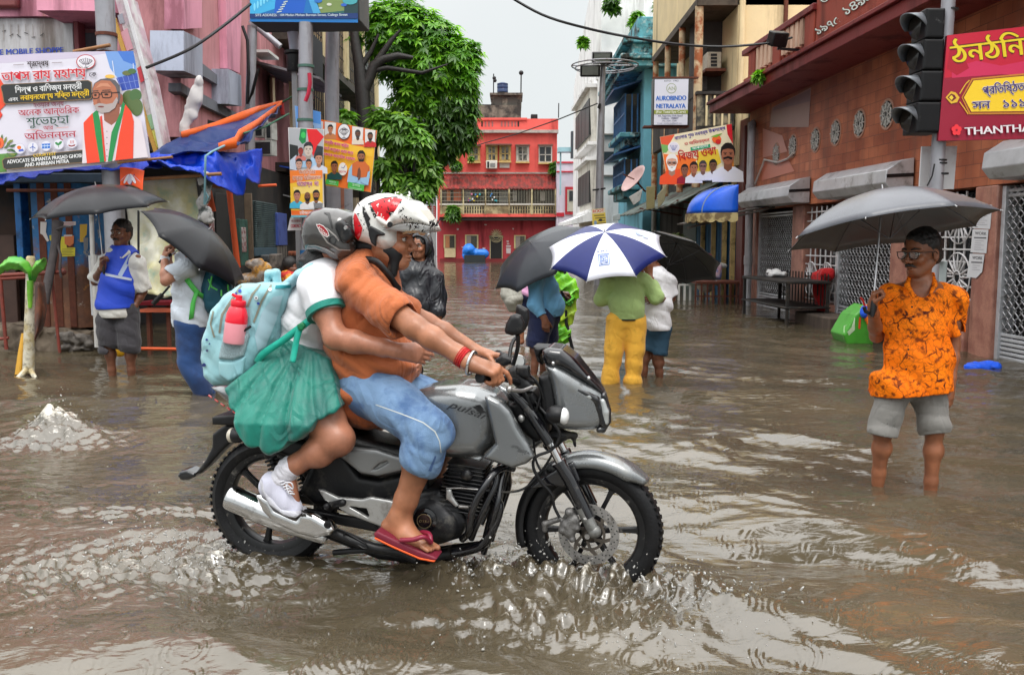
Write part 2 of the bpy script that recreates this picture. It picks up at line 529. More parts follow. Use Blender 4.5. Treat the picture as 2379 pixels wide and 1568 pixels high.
  for(pt,nn)in s.clip:
   pt,nn=np.array(pt,float),np.array(nn,float);nn/=np.linalg.norm(nn)
   g=((ax[0][:,None,None]-pt[0])*nn[0]+(ax[1][None,:,None]-pt[1])*nn[1]+(ax[2][None,None,:]-pt[2])*nn[2])
   f=np.maximum(f,g.astype(np.float32))
  f[0],f[-1],f[:,0],f[:,-1],f[:,:,0],f[:,:,-1]=1,1,1,1,1,1
  return surface_nets(f,lo,vx,name)
 def obj(s,name,mat,parent=None,sharp=179,post=None):
  me=s.mesh(name)
  return mesh_obj(name,me,parent,mat,sharp)
def surface_nets(f,lo,vx,name):
 ins=f<0
 nx,ny,nz=f.shape
 cs=lambda i,j,k:(slice(i,nx-1+i),slice(j,ny-1+j),slice(k,nz-1+k))
 cnt8=np.zeros((nx-1,ny-1,nz-1),np.int8)
 for i in(0,1):
  for j in(0,1):
   for k in(0,1):cnt8+=ins[cs(i,j,k)]
 act=np.argwhere((cnt8>0)&(cnt8<8))
 idx=np.full(cnt8.shape,-1,np.int32);idx[act[:,0],act[:,1],act[:,2]]=np.arange(len(act))
 acc=np.zeros((len(act),3));num=np.zeros(len(act))
 cor=[(i,j,k)for i in(0,1)for j in(0,1)for k in(0,1)]
 fv={c:f[act[:,0]+c[0],act[:,1]+c[1],act[:,2]+c[2]]for c in cor}
 for a in cor:
  for d in range(3):
   if a[d]:continue
   b=tuple(a[q]+(q==d)for q in range(3))
   fa,fb=fv[a],fv[b]
   m=(fa<0)!=(fb<0)
   t=np.where(m,fa/np.where(m,fa-fb,1),0)
   p=np.zeros((len(act),3));p[:]=a;p[:,d]+=t
   acc+=p*m[:,None];num+=m
 V=lo+vx*(act+acc/num[:,None])
 Q=[]
 for d in range(3):
  o=[q for q in range(3)if q!=d]
  A=f.shape
  sl0=[slice(None)]*3;sl1=[slice(None)]*3
  sl0[d]=slice(0,A[d]-1);sl1[d]=slice(1,A[d])
  s0,s1=ins[tuple(sl0)],ins[tuple(sl1)]
  ch=np.argwhere(s0!=s1)
  ch=ch[(ch[:,o[0]]>0)&(ch[:,o[1]]>0)&(ch[:,o[0]]<A[o[0]]-1)&(ch[:,o[1]]<A[o[1]]-1)]
  if not len(ch):continue
  fl=s0[ch[:,0],ch[:,1],ch[:,2]]
  def cell(da,db):
   c=ch.copy();c[:,o[0]]-=da;c[:,o[1]]-=db
   return idx[c[:,0],c[:,1],c[:,2]]
  q=np.stack([cell(1,1),cell(0,1),cell(0,0),cell(1,0)],1)
  flip=fl if d!=1 else~fl
  q=np.where(flip[:,None],q,q[:,::-1])
  Q.append(q)
 Q=np.concatenate(Q);Q=Q[(Q>=0).all(1)]
 return np_mesh(name,V,Q)
def folds(seed,amp,f0=18,n=14,dirv=None):
 n=min(n,9)
 r=np.random.RandomState(seed)
 K=r.normal(size=(n,3));K/=np.linalg.norm(K,axis=1)[:,None]
 if dirv is not None:
  d=np.array(dirv,float);d/=np.linalg.norm(d);K=K*.33+d*np.sign(K@d)[:,None]
 K*=(f0*(.5+1.6*r.rand(n)))[:,None];ph=r.rand(n)*6.28;am=1/(.6+np.linalg.norm(K,axis=1)/f0)
 am*=amp/np.sqrt((am**2).sum()/2)
 W_=r.normal(size=(3,3))*5
 def fn(P):
  Q=P+.03*np.sin(P@W_+1.3)
  s=np.zeros(len(P))
  for i in range(n):
   a=Q@K[i]+ph[i]
   s+=am[i]*((1.25-2.1*np.abs(np.sin(a*.5))**.7)if i%2 else np.sin(a))
  return 1.25*s
 return fn
def road_z(x,y):
 return-.24+.16*np.exp(-((x+.4)**2/2+(y-4)**2/.9))
def build_water():
 rows,cols=900,860
 y=np.exp(np.linspace(math.log(1.7),math.log(82),rows))
 t=np.linspace(-1,1,cols)
 tx=1.25*(.52*t+.48*t**5)
 Yg=np.repeat(y[:,None],cols,1);Xg=Yg*tx[None,:]
 r=np.random.RandomState(11)
 def waves(X,Y,n,l0,l1,amp,dir0,spread,sharp=False):
  h=np.zeros_like(X)
  for i in range(n):
   lam=l0*(l1/l0)**r.rand();k=2*PI/lam
   a=dir0+r.normal()*spread;ph=r.rand()*6.28
   px,py=cos(a)*k,sin(a)*k
   w=np.sin(X*px+Y*py+ph)
   if sharp:w=1-2*np.abs(np.sin((X*px+Y*py+ph)/2))**.9
   h+=amp*lam*w
  return h
 wx=Xg+.22*np.sin(.9*Yg+.5*Xg)+.12*np.sin(2.3*Xg+1.2*Yg+1)+.05*np.sin(5.1*Yg-3*Xg)
 wy=Yg+.2*np.sin(.8*Xg-.4*Yg+2)+.1*np.sin(2.1*Yg+1.7*Xg)+.05*np.sin(6*Xg+2*Yg)
 near=1/(1+(Yg/9)**2)
 patch=.5+.5*np.sin(.7*wx+1.1*wy)*np.sin(.9*wy-.5*wx+1.7)
 h=waves(wx,wy,7,.9,2.2,.0095,1.3,.4)*(.25+.75*near)
 h+=waves(wx,wy,14,.3,1,.0088,1.2,.42,True)*(.35+.65*near)*(.5+patch)
 h+=waves(wx*1,wy,16,.09,.26,.0052,1.35,.7)*(.35+.9*patch)
 fine=waves(wx,wy,12,.035,.09,.0042,1.2,1)*np.clip(1.6-Yg/9,0,1)
 h+=fine*(.25+.9*(1-patch))
 far=np.clip((Yg-9)/20,0,1)
 h*=(1-.55*far)
 foam=np.zeros_like(h)
 for i in range(420):
  cy=2.6+9*r.rand()**1.5;cx=cy*(r.rand()*1.2-.6)
  R0=.03+.09*r.rand()
  m=(np.abs(Yg[:,0]-cy)<.2)
  if not m.any():continue
  i0,i1=np.argmax(m),len(m)-np.argmax(m[::-1])
  d=np.hypot(Xg[i0:i1]-cx,Yg[i0:i1]-cy)
  h[i0:i1]+=.0035*np.sin((d-R0)*2*PI/.026)*np.exp(-((d-R0)/.03)**2)
 def churn(cx,cy,rx,ry,hump,turb,fm,seed):
  g=np.exp(-(((Xg-cx)/rx)**2+((Yg-cy)/ry)**2))
  rr=np.random.RandomState(seed)
  n=np.zeros_like(h)
  for i in range(14):
   lam=.035+.11*rr.rand();a=rr.rand()*6.28;k=2*PI/lam
   n+=lam*np.sin(wx*k*cos(a)+wy*k*sin(a)+rr.rand()*6.28+1.5*np.sin(wx*9+wy*7))
  n*=1/.3
  n=np.tanh(n*.9);h[:]+=g*(hump+turb*.75*n);foam[:]=np.maximum(foam,fm*g*(.75+.5*n))
 rw,fw=BK_REAR,BK_FRONT
 churn(rw[0]-.25,rw[1]-.05,.26,.2,.045,.05,.9,1)
 churn(rw[0]-.75,rw[1]-.1,.55,.32,.01,.035,.62,2)
 churn(rw[0]+.05,rw[1]-.22,.35,.12,0,.025,.35,12)
 churn(fw[0]-.02,fw[1]-.1,.36,.22,.065,.05,.75,3)
 churn(fw[0]-.45,fw[1]+.02,.22,.18,.03,.07,.95,4)
 churn(fw[0]-.3,fw[1]-.42,.42,.16,.01,.03,.5,5)
 churn(fw[0]+.38,fw[1]-.08,.14,.14,.02,.04,.7,6)
 m=ground(132,1012);churn(m.x,m.y,.24,.22,.12,.05,1.2,7);churn(m.x-.05,m.y+.05,.1,.12,.06,.03,1.3,17);churn(m.x+.1,m.y-.2,.55,.3,.02,.03,.55,8)
 m=ground(350,1190);churn(m.x,m.y,.5,.2,0,.03,.45,9)
 for sgn,ang,amp in((1,.5,.035),(-1,2.75,.02)):
  dx,dy=Xg-(fw[0]+.1),Yg-fw[1]
  ca,sa=cos(-ang),sin(-ang)
  along,across=dx*ca+dy*sa,-dx*sa+dy*ca
  env=np.clip(along/.5,0,1)*np.exp(-(along/2.2)**2)
  h+=amp*env*np.exp(-(across/.16)**2)-.6*amp*env*np.exp(-((across+.3)/.22)**2)
 h+=.022*np.sin(2.6*wy+.8*wx+.4*np.sin(2*wx))*np.exp(-((Yg-2.9)/.9)**2)
 V=np.stack([Xg,Yg,h],-1).reshape(-1,3)
 ii=np.arange(rows*cols).reshape(rows,cols)
 Q=np.stack([ii[:-1,:-1],ii[:-1,1:],ii[1:,1:],ii[1:,:-1]],-1).reshape(-1,4)
 me=np_mesh('flood_water',V,Q)
 a=me.attributes.new('foam','FLOAT','POINT');a.data.foreach_set('value',np.clip(foam,0,1.5).astype(np.float32).ravel())
 m=bpy.data.materials.new('muddy_flood_water');m.use_nodes=True
 N,L=m.node_tree.nodes,m.node_tree.links
 b=N['Principled BSDF']
 tc=N.new('ShaderNodeTexCoord')
 n1=N.new('ShaderNodeTexNoise');sv(n1,'Scale',.9);sv(n1,'Detail',4)
 L.new(tc.outputs['Object'],n1.inputs['Vector'])
 cr=N.new('ShaderNodeValToRGB');L.new(n1.outputs['Fac'],cr.inputs[0])
 cr.color_ramp.elements[0].position=.3;cr.color_ramp.elements[0].color=(.058,.047,.03,1)
 cr.color_ramp.elements[1].position=.7;cr.color_ramp.elements[1].color=(.098,.078,.048,1)
 at_=N.new('ShaderNodeAttribute');at_.attribute_name='foam'
 n2=N.new('ShaderNodeTexNoise');sv(n2,'Scale',34);sv(n2,'Detail',6);sv(n2,'Roughness',.7)
 mp=N.new('ShaderNodeMapping');sv(mp,'Scale',(.7,1.3,1));L.new(tc.outputs['Object'],mp.inputs['Vector'])
 L.new(mp.outputs[0],n2.inputs['Vector'])
 ad=N.new('ShaderNodeMath');ad.operation='MULTIPLY_ADD';sv(ad,1,.34);L.new(at_.outputs['Fac'],ad.inputs[0]);L.new(n2.outputs['Fac'],ad.inputs[2])
 fr=N.new('ShaderNodeMapRange');sv(fr,1,.74);sv(fr,2,.92);L.new(ad.outputs[0],fr.inputs[0])
 mx=N.new('ShaderNodeMixRGB');L.new(fr.outputs[0],mx.inputs[0]);L.new(cr.outputs[0],mx.inputs[1]);sv(mx,2,(.62,.58,.5,1))
 L.new(mx.outputs[0],b.inputs['Base Color'])
 rr=N.new('ShaderNodeMapRange');sv(rr,3,.035);sv(rr,4,.35);L.new(fr.outputs[0],rr.inputs[0]);L.new(rr.outputs[0],b.inputs['Roughness'])
 sv(b,'IOR',1.55)
 sv(b,'Specular IOR Level',.95)
 n3=N.new('ShaderNodeTexNoise');sv(n3,'Scale',11);sv(n3,'Detail',5);sv(n3,'Distortion',.6)
 mp3=N.new('ShaderNodeMapping');sv(mp3,'Scale',(.55,1.5,1));sv(mp3,'Rotation',(0,0,rad(-14)))
 L.new(tc.outputs['Object'],mp3.inputs['Vector']);L.new(mp3.outputs[0],n3.inputs['Vector'])
 bp=N.new('ShaderNodeBump');sv(bp,'Strength',.3);sv(bp,'Distance',.03)
 L.new(n3.outputs['Fac'],bp.inputs['Height']);L.new(bp.outputs[0],b.inputs['Normal'])
 o=mesh_obj('flood_water',me,None,m,179);o['kind']='structure'
 g=MB();n=60
 P=[]
 for i in range(n+1):
  yy=-6+110*(i/n)**1.6
  P.append([(x_,yy,float(road_z(np.float64(x_),np.float64(yy))))for x_ in np.linspace(-60,60,61)])
 g.grid(P)
 o=g.obj('street',M('wet_asphalt',(.05,.05,.05),.5,bump=.3,bscale=60),None,179);o['kind']='structure'
BK_REAR,BK_FRONT=ground(638,1297),ground(1383,1342)
build_water()
_bd=(BK_FRONT-BK_REAR);_bd.z=0
BK_ANG=math.atan2(_bd.y,_bd.x)
BK_O=(BK_REAR+BK_FRONT)/2;BK_O.z=0
BK_M=Matrix.Translation(BK_O)@Matrix.Rotation(BK_ANG,4,'Z')
BK_I=BK_M.inverted()
_bn=(BK_M.to_3x3()@U3(0,-1,0))
def bk(u,v,o=0):
 return BK_I@hit(u,v,BK_O+_bn*o,_bn)
cF,cR=crop(1600,1150,2560,1434),crop(640,1350,1700,1955)
cS,cH=crop(720,680,1720,2036),crop(1100,700,1700,2091)
def bF(x,y,o=0):return bk(*cF(x,y),o)
def bR(x,y,o=0):return bk(*cR(x,y),o)
def bS(x,y,o=0):return bk(*cS(x,y),o)
def bH(x,y,o=0):return bk(*cH(x,y),o)
def xz(fn,pts,o):return[(p.x,p.z)for p in(fn(a,b,o)for a,b in pts)]
m_black=M('black_plastic',(.008,.008,.009),.42,var=.2,vscale=14,bump=.12,bscale=120,spec=.35,dirt=(.09,.08,.065),damt=.15,dscale=9)
m_gloss=M('gloss_black',(.006,.006,.008),.14,var=.1,coat=.6,dirt=(.1,.09,.08),damt=.1,dscale=12)
m_silver=M('silver_paint',(.215,.225,.23),.26,.62,var=.06,vscale=3,coat=.7,dirt=(.16,.15,.13),damt=.12,dscale=7,bump=.05,bscale=150)
m_chrome=M('wet_chrome',(.6,.6,.6),.09,1,var=.15,vscale=9,dirt=(.1,.09,.07),damt=.22,dscale=11,bump=.05,bscale=40)
m_steel=M('worn_steel',(.36,.35,.34),.38,.85,var=.25,vscale=20,dirt=(.09,.075,.06),damt=.35,dscale=18)
m_alloy=M('grey_alloy',(.42,.42,.41),.35,.7,var=.12,dirt=(.15,.13,.11),damt=.25,dscale=12)
m_rubber=M('wet_rubber',(.007,.007,.008),.45,var=.3,vscale=25,bump=.3,bscale=90,spec=.28,dirt=(.06,.055,.045),damt=.08,dscale=14)
m_rim=M('black_wheel_rim',(.01,.01,.011),.33,var=.3,vscale=25,spec=.35,dirt=(.3,.28,.25),damt=.14,dscale=26)
m_eng=M('dark_engine',(.018,.018,.02),.4,.4,var=.3,vscale=25,dirt=(.13,.12,.1),damt=.28,dscale=16)
m_lens=M('clear_lens',(.75,.76,.76),.08,var=.05,coat=1)
m_amber=M('amber_lens',(.8,.3,.05),.15,coat=1)
m_red=M('red_lens',(.55,.02,.02),.15,coat=1)
m_head=M('headlamp_glass',(.42,.44,.44),.08,.3,var=.2,vscale=30,coat=1)
bike=thing('motorcycle','wet silver and black motorcycle ridden through the flood by two helmeted people','motorcycle',BK_O,BK_ANG)
HR=bk(638,1161,0);HF=bk(*cF(925,1245),0)
RR,RF=.292,.298
def wheel(name,hub,R,yaw=0,width=.055,disc=False,nsp=6,rot=.2):
 W_=thing(name,None,None,hub,yaw);W_.parent=bike
 ax=(0,1,0)
 t=MB()
 hw=width
 prof=[(R-.075,-hw*.62),(R-.06,-hw*.86),(R-.035,-hw*.98),(R-.014,-hw*.72),(R-.003,-hw*.34),(R,0)]
 prof=prof+[(a,-b)for a,b in prof[-2::-1]]
 t.lathe(prof,(0,0,0),ax,72)
 for k in range(56):
  a=2*PI*k/56
  for sgn in(-1,1):
   c=Vector((cos(a+sgn*.03)*(R-.0068),sgn*hw*.36,sin(a+sgn*.03)*(R-.0068)))
   Rm=Matrix.Rotation(-a-PI/2,3,'Y')@Matrix.Rotation(sgn*.45,3,'Z')@Matrix.Rotation(-sgn*.32,3,'X')
   t.box(c,(.017,hw*.58,.007),Rm)
 t.obj('tyre',m_rubber,W_,50)
 r=MB()
 ro,ri=R-.068,R-.098
 r.lathe([(ro+.006,-hw*.7),(ro-.004,-hw*.72),(ri,-hw*.5),(ri-.006,-.01),(ri-.006,.01),(ri,hw*.5),(ro-.004,hw*.72),(ro+.006,hw*.7)],(0,0,0),ax,64,closed_prof=True)
 for k in range(nsp):
  a=2*PI*k/nsp+rot
  d=Vector((cos(a),0,sin(a)));s_=Vector((-sin(a),0,cos(a)))
  pts=[]
  for(q,w)in((.03,.017),(.09,.011),(.15,.01),(ri-.012,.013),(ri+.003,.026)):
   pts.append((d*q,w))
  for sd in(-1,1):
   vs=[]
   for p,w in pts:vs+=[p+s_*w+U3(0,sd*.016,0),p-s_*w+U3(0,sd*.016,0),p-s_*w*.5+U3(0,sd*.003,0),p+s_*w*.5+U3(0,sd*.003,0)]
   fs=[]
   for i in range(len(pts)-1):
    for j in range(4):fs.append((i*4+j,i*4+(j+1)%4,i*4+4+(j+1)%4,i*4+4+j))
   r.add(vs,fs)
 r.lathe([(0,-.055),(.03,-.055),(.036,-.04),(.05,-.03),(.052,.03),(.036,.04),(.03,.055),(0,.055)],(0,0,0),ax,24)
 r.obj('rim',m_rim,W_,40,bevel=.003)
 if disc:
  b=MB();y0=-.072
  b.lathe([(.092,y0-.0025),(.128,y0-.0025),(.128,y0+.0025),(.092,y0+.0025)],(0,0,0),ax,72,closed_prof=True)
  b.obj('brake_disc',m_steel,W_,40)
  h=MB()
  for k in range(60):
   a=2*PI*k/60;rr=(.1,.11,.12)[k%3]
   h.lathe([(0,-.0008),(.0032,-.0008)],(cos(a)*rr,y0-.0028,sin(a)*rr),ax,8)
  c=MB()
  for k in range(6):
   a=2*PI*k/6+.3
   for(r0,r1,a1,w)in((.03,.066,.35,.012),(.066,.096,.6,.014)):
    p0=Vector((cos(a+(0 if r0<.05 else .35))*r0,y0+.004,sin(a+(0 if r0<.05 else .35))*r0))
    p1=Vector((cos(a+a1)*r1,y0+.001,sin(a+a1)*r1))
    c.beam(p0,p1,w,.006,(0,1,0))
  c.lathe([(.06,y0-.001),(.07,y0-.001),(.07,y0+.006),(.06,y0+.006)],(0,0,0),ax,40,closed_prof=True)
  c.lathe([(0,y0-.012),(.018,y0-.012),(.03,y0),(.03,y0+.01)],(0,0,0),ax,20)
  c.obj('disc_carrier',M('rusty_carrier',(.1,.085,.07),.5,.5,var=.4,vscale=40),W_,40)
  h.obj('disc_holes',m_black,W_,None)
 return W_
wheel('rear_wheel',HR,RR,0,.058,False,6,.32)
STEER=-.1
fwh=wheel('front_wheel',HF,RF,STEER,.048,True,6,.07)
FWM=Matrix.Translation(HF)@Matrix.Rotation(STEER,4,'Z')
def guard(name,a0,a1,mat,R0,hwid,skirt,n=26):
 g=MB();P=[]
 for i in range(n+1):
  t=i/n;a=rad(a0+(a1-a0)*t)
  e=min(1,6*t,6*(1-t))if name=='front_mudguard' else min(1,5*(1-t)+.75)
  hw_=hwid*(.55+.45*e)
  row=[]
  for q in np.linspace(-1,1,13):
   y=hw_*sin(q*PI/2);r=R0-skirt*(.5+.5*e)*(abs(q)**3)
   row.append(FWM@Vector((cos(a)*r,y,sin(a)*r)))
  P.append(row)
 g.grid(P)
 o=g.obj(name,mat,bike,179)
 s_=o.modifiers.new('thick','SOLIDIFY');s_.thickness=.004;s_.offset=-1
 return o
guard('front_mudguard',44,128,m_silver,RF+.036,.075,.055)
guard('mudguard_flap',126,197,m_black,RF+.03,.066,.045)
g=SDF(.005)
_o=.085
g.poly(xz(bF,[(735,905),(820,868),(862,975),(800,1010),(690,1005),(610,1020),(575,1018),(640,960)],_o),-.085,-.062,.008)
g.obj('mudguard_bracket',m_gloss,bike)
def forkleg(dy):
 t=MB()
 def Q(x,y):
  p=bF(x,y,.095);return U3(p.x,p.y+dy,p.z)
 t.tube([Q(480,470),Q(560,560),Q(690,765)],[.021,.024,.024],14)
 t.tube([Q(742,872),Q(800,965),Q(870,1110),Q(905,1180)],[.028,.028,.027,.026],14)
 t.tube([Q(738,866),Q(748,884)],.031,14)
 o=t.obj('fork_leg',m_gloss,bike,40)
 c=MB();c.tube([Q(680,745),Q(748,880)],.0165,14);c.obj('chrome_stanchion',m_chrome,o,40)
 e=MB();e.tube([Q(868,1120),Q(930,1245)],[.027,.024],14);e.ball(Q(940,1258),.028);e.tube([Q(935,1250),Q(950,1285)],[.025,.016],12)
 e.obj('fork_foot',M('scuffed_grey_metal',(.22,.22,.21),.45,.5,var=.4,vscale=35,dirt=(.05,.05,.05),damt=.3,dscale=25),o,40)
forkleg(0);forkleg(.19)
t=MB();p=HF;t.tube([FWM@U3(0,-.105,0),FWM@U3(0,.105,0)],.011,12);t.obj('front_axle',m_steel,bike)
g=SDF(.0045);o_=.1
for(x,y,r)in((800,1150,.02),(820,1195,.028),(790,1225,.03),(800,1262,.026),(760,1250,.016),(835,1235,.02),(815,1300,.014)):
 p=bF(x,y,o_);g.ell(p,(r,.022,r),k=.01)
g.cap(bF(660,1215,.09),bF(745,1188,.09),.012,.012,.01);g.cap(bF(660,1215,.09),bF(662,1250,.09),.012,.011,.006)
g.obj('brake_caliper',M('cast_grey',(.15,.145,.14),.5,.5,var=.5,vscale=50,bump=.4,bscale=90),bike)
t=MB()
def hose(pts,r=.0055,fn=bF,o=.12):t.tube([fn(a,b,c[0]if c else o)for a,b,*c in pts],r,8)
def smooth(pts,n=6):
 out=[];P=[pts[0]]+list(pts)+[pts[-1]]
 for i in range(1,len(P)-2):
  for q in range(n):
   u=q/n;a,b,c,d=P[i-1],P[i],P[i+1],P[i+2]
   out.append(tuple(.5*(2*b[j]+(c[j]-a[j])*u+(2*a[j]-5*b[j]+4*c[j]-d[j])*u*u+(3*b[j]-a[j]-3*c[j]+d[j])*u**3)for j in range(len(b))))
 out.append(tuple(pts[-1]));return out
hose(smooth([(560,480,.05),(700,640,.12),(745,720,.13),(700,800,.13),(612,840,.14),(598,900,.14),(640,980,.13),(700,1050,.12),(715,1120,.11),(745,1180,.11)]),.0065)
hose(smooth([(600,740,.06),(610,850,.06),(640,920,.07)]),.005)
hose(smooth([(330,1030,.12),(450,1038,.12),(540,1020,.11),(610,960,.1),(690,850,.09),(740,740,.09)]),.005)
hose(smooth([(440,930,.06),(440,1000,.06),(400,1075,.08)]),.005)
t.obj('cables',m_black,bike,60)
g=SDF(.005)
fo=.1
tap=None
def side_taper(z_ref):
 return None
fair=xz(bF,[(655,325),(720,318),(800,365),(880,420),(960,470),(995,500),(1022,590),(1020,655),(985,692),(930,705),(850,700),(760,690),(705,672),(718,560),(695,440)],fo)
xs=[p[0]for p in fair];x0_,x1_=min(xs),max(xs)
fair_t=lambda X,Z:np.clip(1.02-.62*np.clip((X-x0_)/(x1_-x0_),0,1.2)**2.2,.15,1)
g.poly(fair,-.125,.125,.05,taper=fair_t)
g.poly(xz(bF,[(600,320),(680,480),(720,600),(640,640),(580,500),(570,380)],0),-.105,.105,.02,op='sub',k=.01)
g.obj('headlight_fairing',m_silver,bike)
g=SDF(.005)
vis=xz(bF,[(650,240),(685,226),(760,236),(830,290),(905,380),(955,440),(992,492),(985,500),(930,452),(850,398),(760,345),(668,322),(648,275)],.08)
g.poly(vis,-.112,.112,.03,taper=lambda X,Z:np.clip(1.08-.6*np.clip((X-x0_)/(x1_-x0_),0,1.2)**2.2,.15,1.1))
g.obj('windscreen',m_gloss,bike)
g=SDF(.005)
g.poly(xz(bF,[(600,215),(720,222),(740,232),(660,240),(640,275),(660,330),(625,300)],0),-.05,.1,.02)
g.poly(xz(bF,[(628,392),(692,368),(715,430),(730,560),(712,668),(670,640),(640,540)],.07),-.1,.1,.02)
g.poly(xz(bF,[(470,540),(560,500),(640,540),(700,640),(690,720),(620,750),(560,700),(500,610)],0),-.06,.06,.02)
g.obj('fairing_inner_panel',m_black,bike)
def on_fair(x,y,push=0):
 p=bF(x,y,fo);hw_=.125*float(fair_t(np.array(p.x),0));return bF(x,y,hw_+push)
g=SDF(.0045)
def strip(gg,pts,rs):
 for i in range(len(pts)-1):gg.cap(pts[i],pts[i+1],rs[i],rs[i+1],.004)
hl=[(845,468),(900,492),(945,520),(960,570),(985,650)]
strip(g,[on_fair(*q,-.012)for q in hl],[.012,.014,.018,.017,.018])
strip(g,[on_fair(*q,-.016)for q in[(990,500),(1012,580),(1012,640),(985,688),(965,690)]],[.014,.016,.016,.014,.012])
g.obj('headlight_surround',m_gloss,bike)
g=SDF(.0045)
strip(g,[on_fair(*q,-.008)for q in[(868,484),(905,500),(935,514)]],[.006,.011,.012])
strip(g,[on_fair(*q,-.006)for q in[(985,530),(998,590),(1002,645)]],[.012,.018,.014])
g.obj('headlight',m_head,bike)
for(x,y)in((708,317),(908,400)):t=MB();t.ball(bF(x,y,.118 if x<800 else .1),.0085);t.obj('fairing_bolt',m_chrome,bike,60)
def signal(fn,c,lens,o,r,name,lm):
 s_=SDF(.0045);s_.ell(fn(c[0],c[1],o),(r*1.25,r*1.2,r),k=.01)
 s_.cap(fn(c[0],c[1],o),fn(c[2],c[3],o-.09),r*.5,r*.5,.015)
 b_=s_.obj(name,m_black,bike)
 l=SDF(.004);l.ell(fn(lens[0],lens[1],o+.004),(r*.62,r*1.02,r*.95));l.obj('signal_lens',lm,b_)
signal(bF,(728,602,700,600),(768,612),.2,.036,'turn_signal',m_lens)
signal(bR,(462,518,470,500),(425,520),.17,.034,'turn_signal',M('pale_lens',(.5,.45,.36),.12,coat=1))
def mirror(blob,stem,o,name='mirror'):
 c,pts=blob
 s_=SDF(.0045)
 P_=xz(bF,pts,o);yy=-o
 s_.poly(P_,yy-.022,yy+.022,.02)
 b_=s_.obj(name,m_black,bike)
 q=MB();q.tube([bF(a,b,oo)for a,b,oo in smooth(stem,5)],.0085,10);q.obj('mirror_stem',m_black,b_,60)
mirror(((490,100),[(437,135),(445,95),(470,50),(500,38),(530,48),(548,90),(546,140),(520,158),(478,162),(445,152)]),[(508,158,.3),(512,185,.29),(508,240,.27),(486,320,.22)],.3)
mirror(((540,40),[(498,20),(505,-10),(525,-12),(570,15),(577,60),(565,110),(545,142),(520,150),(505,90)]),[(520,165,-.26),(490,185,-.25),(472,230,-.22),(462,300,-.18)],-.26)
t=MB()
t.tube([bF(330,396,.37),bF(420,400,.3),bF(500,420,.16),bF(560,450,.05),bF(520,330,-.08),bF(430,290,-.3)],.0125,12)
t.obj('handlebar',m_black,bike,60)
for a,b in(((300,393,.385),(400,400,.3)),((400,272,-.36),(450,290,-.25))):
 q=MB();A,B=bF(*a),bF(*b)
 q.tube([A+(B-A)*k_ for k_ in np.linspace(0,1,13)],[.021 if i%2 else .0185 for i in range(13)],14)
 q.tube([A-(B-A)*.04,A+(B-A)*.05],.024,14);q.obj('grip',m_rubber,bike,40)
g=SDF(.005)
g.poly(xz(bF,[(505,330),(575,330),(580,395),(540,395),(505,370)],.12),-.15,-.09,.012);g.obj('brake_reservoir',m_black,bike);g=SDF(.005)
g.poly(xz(bF,[(455,350),(500,330),(560,400),(600,440),(560,480),(500,450),(455,400)],.12),-.14,-.02,.02)
g.poly(xz(bF,[(450,480),(520,470),(600,470),(640,520),(600,560),(520,540),(460,520)],.05),-.08,.08,.02)
g.obj('switch_gear',m_black,bike);g=SDF(.005);g.poly(xz(bF,[(390,290),(430,265),(480,280),(500,310),(440,330),(395,315)],-.2),.16,.26,.015)
g.obj('switch_gear',m_black,bike)
t=MB().tube([bF(a,b,c)for a,b,c in smooth([(590,450,.2),(540,470,.26),(500,470,.31),(462,462,.34)],5)],[.008]*15+[.011],8)
t.ball(bF(462,462,.34),.013)
t.obj('brake_lever',m_steel,bike,60)
t=MB().lathe([(0,-.014),(.022,-.014),(.026,0),(.022,.014),(0,.014)],bF(515,308,.06),(.3,-1,.2),16).lathe([(.026,-.004),(.03,0),(.026,.004)],bF(515,308,.06),(.3,-1,.2),16)
t.obj('ignition_lock',m_alloy,bike);t=MB();t.ball(bF(530,625,.1),(.014,.012,.016));t.obj('frame_bolt',m_alloy,bike)
t=MB();hoseb=[(540,430,.1),(600,420,.12),(640,470,.1),(620,560,.1),(590,620,.08)]
t.tube([bF(a,b,c)for a,b,c in smooth(hoseb)],.006,8)
t.tube([bF(a,b,c)for a,b,c in smooth([(520,420,.12),(560,500,.13),(600,600,.1),(640,700,.08),(700,720,.07),(760,730,.06)])],.006,8)
t.tube([bF(a,b,c)for a,b,c in smooth([(560,380,.1),(610,410,.13),(650,500,.11),(680,620,.09)])],.005,8)
t.obj('control_cables',m_black,bike,60)
g=SDF(.005);g.cap(bF(700,715,.03),bF(830,720,.03),.018,.014,.02);g.cap(bF(820,720,.03),bF(832,780,.03),.01,.006,.01);g.cap(bF(745,720,.03),bF(690,770,0),.03,.03,.02)
g.obj('horn',m_black,bike)
g=SDF(.006)
tk=xz(bF,[(-190,560),(-120,505),(-40,462),(60,436),(190,430),(300,448),(395,490),(440,540),(450,640),(385,770),(315,838),(150,832),(20,812),(-60,790),(-140,700)],.06)
tx0,tx1=min(p[0]for p in tk),max(p[0]for p in tk)
g.poly(tk,-.15,.15,.075,taper=lambda X,Z:np.clip(.62+.42*np.sin(np.clip((X-tx0)/(tx1-tx0),0,1)*PI)**.8,.5,1.05))
g.poly(xz(bF,[(-60,805),(140,838),(315,842),(300,868),(240,850),(100,835),(0,840)],.1),-.11,.11,.01,k=.01)
g.obj('fuel_tank',m_silver,bike)
g=MB();c=bF(240,437,0);g.lathe([(0,.01),(.05,.01),(.058,.004),(.06,-.012)],c,(.1,0,1),24);g.obj('fuel_cap',m_silver,bike,40)
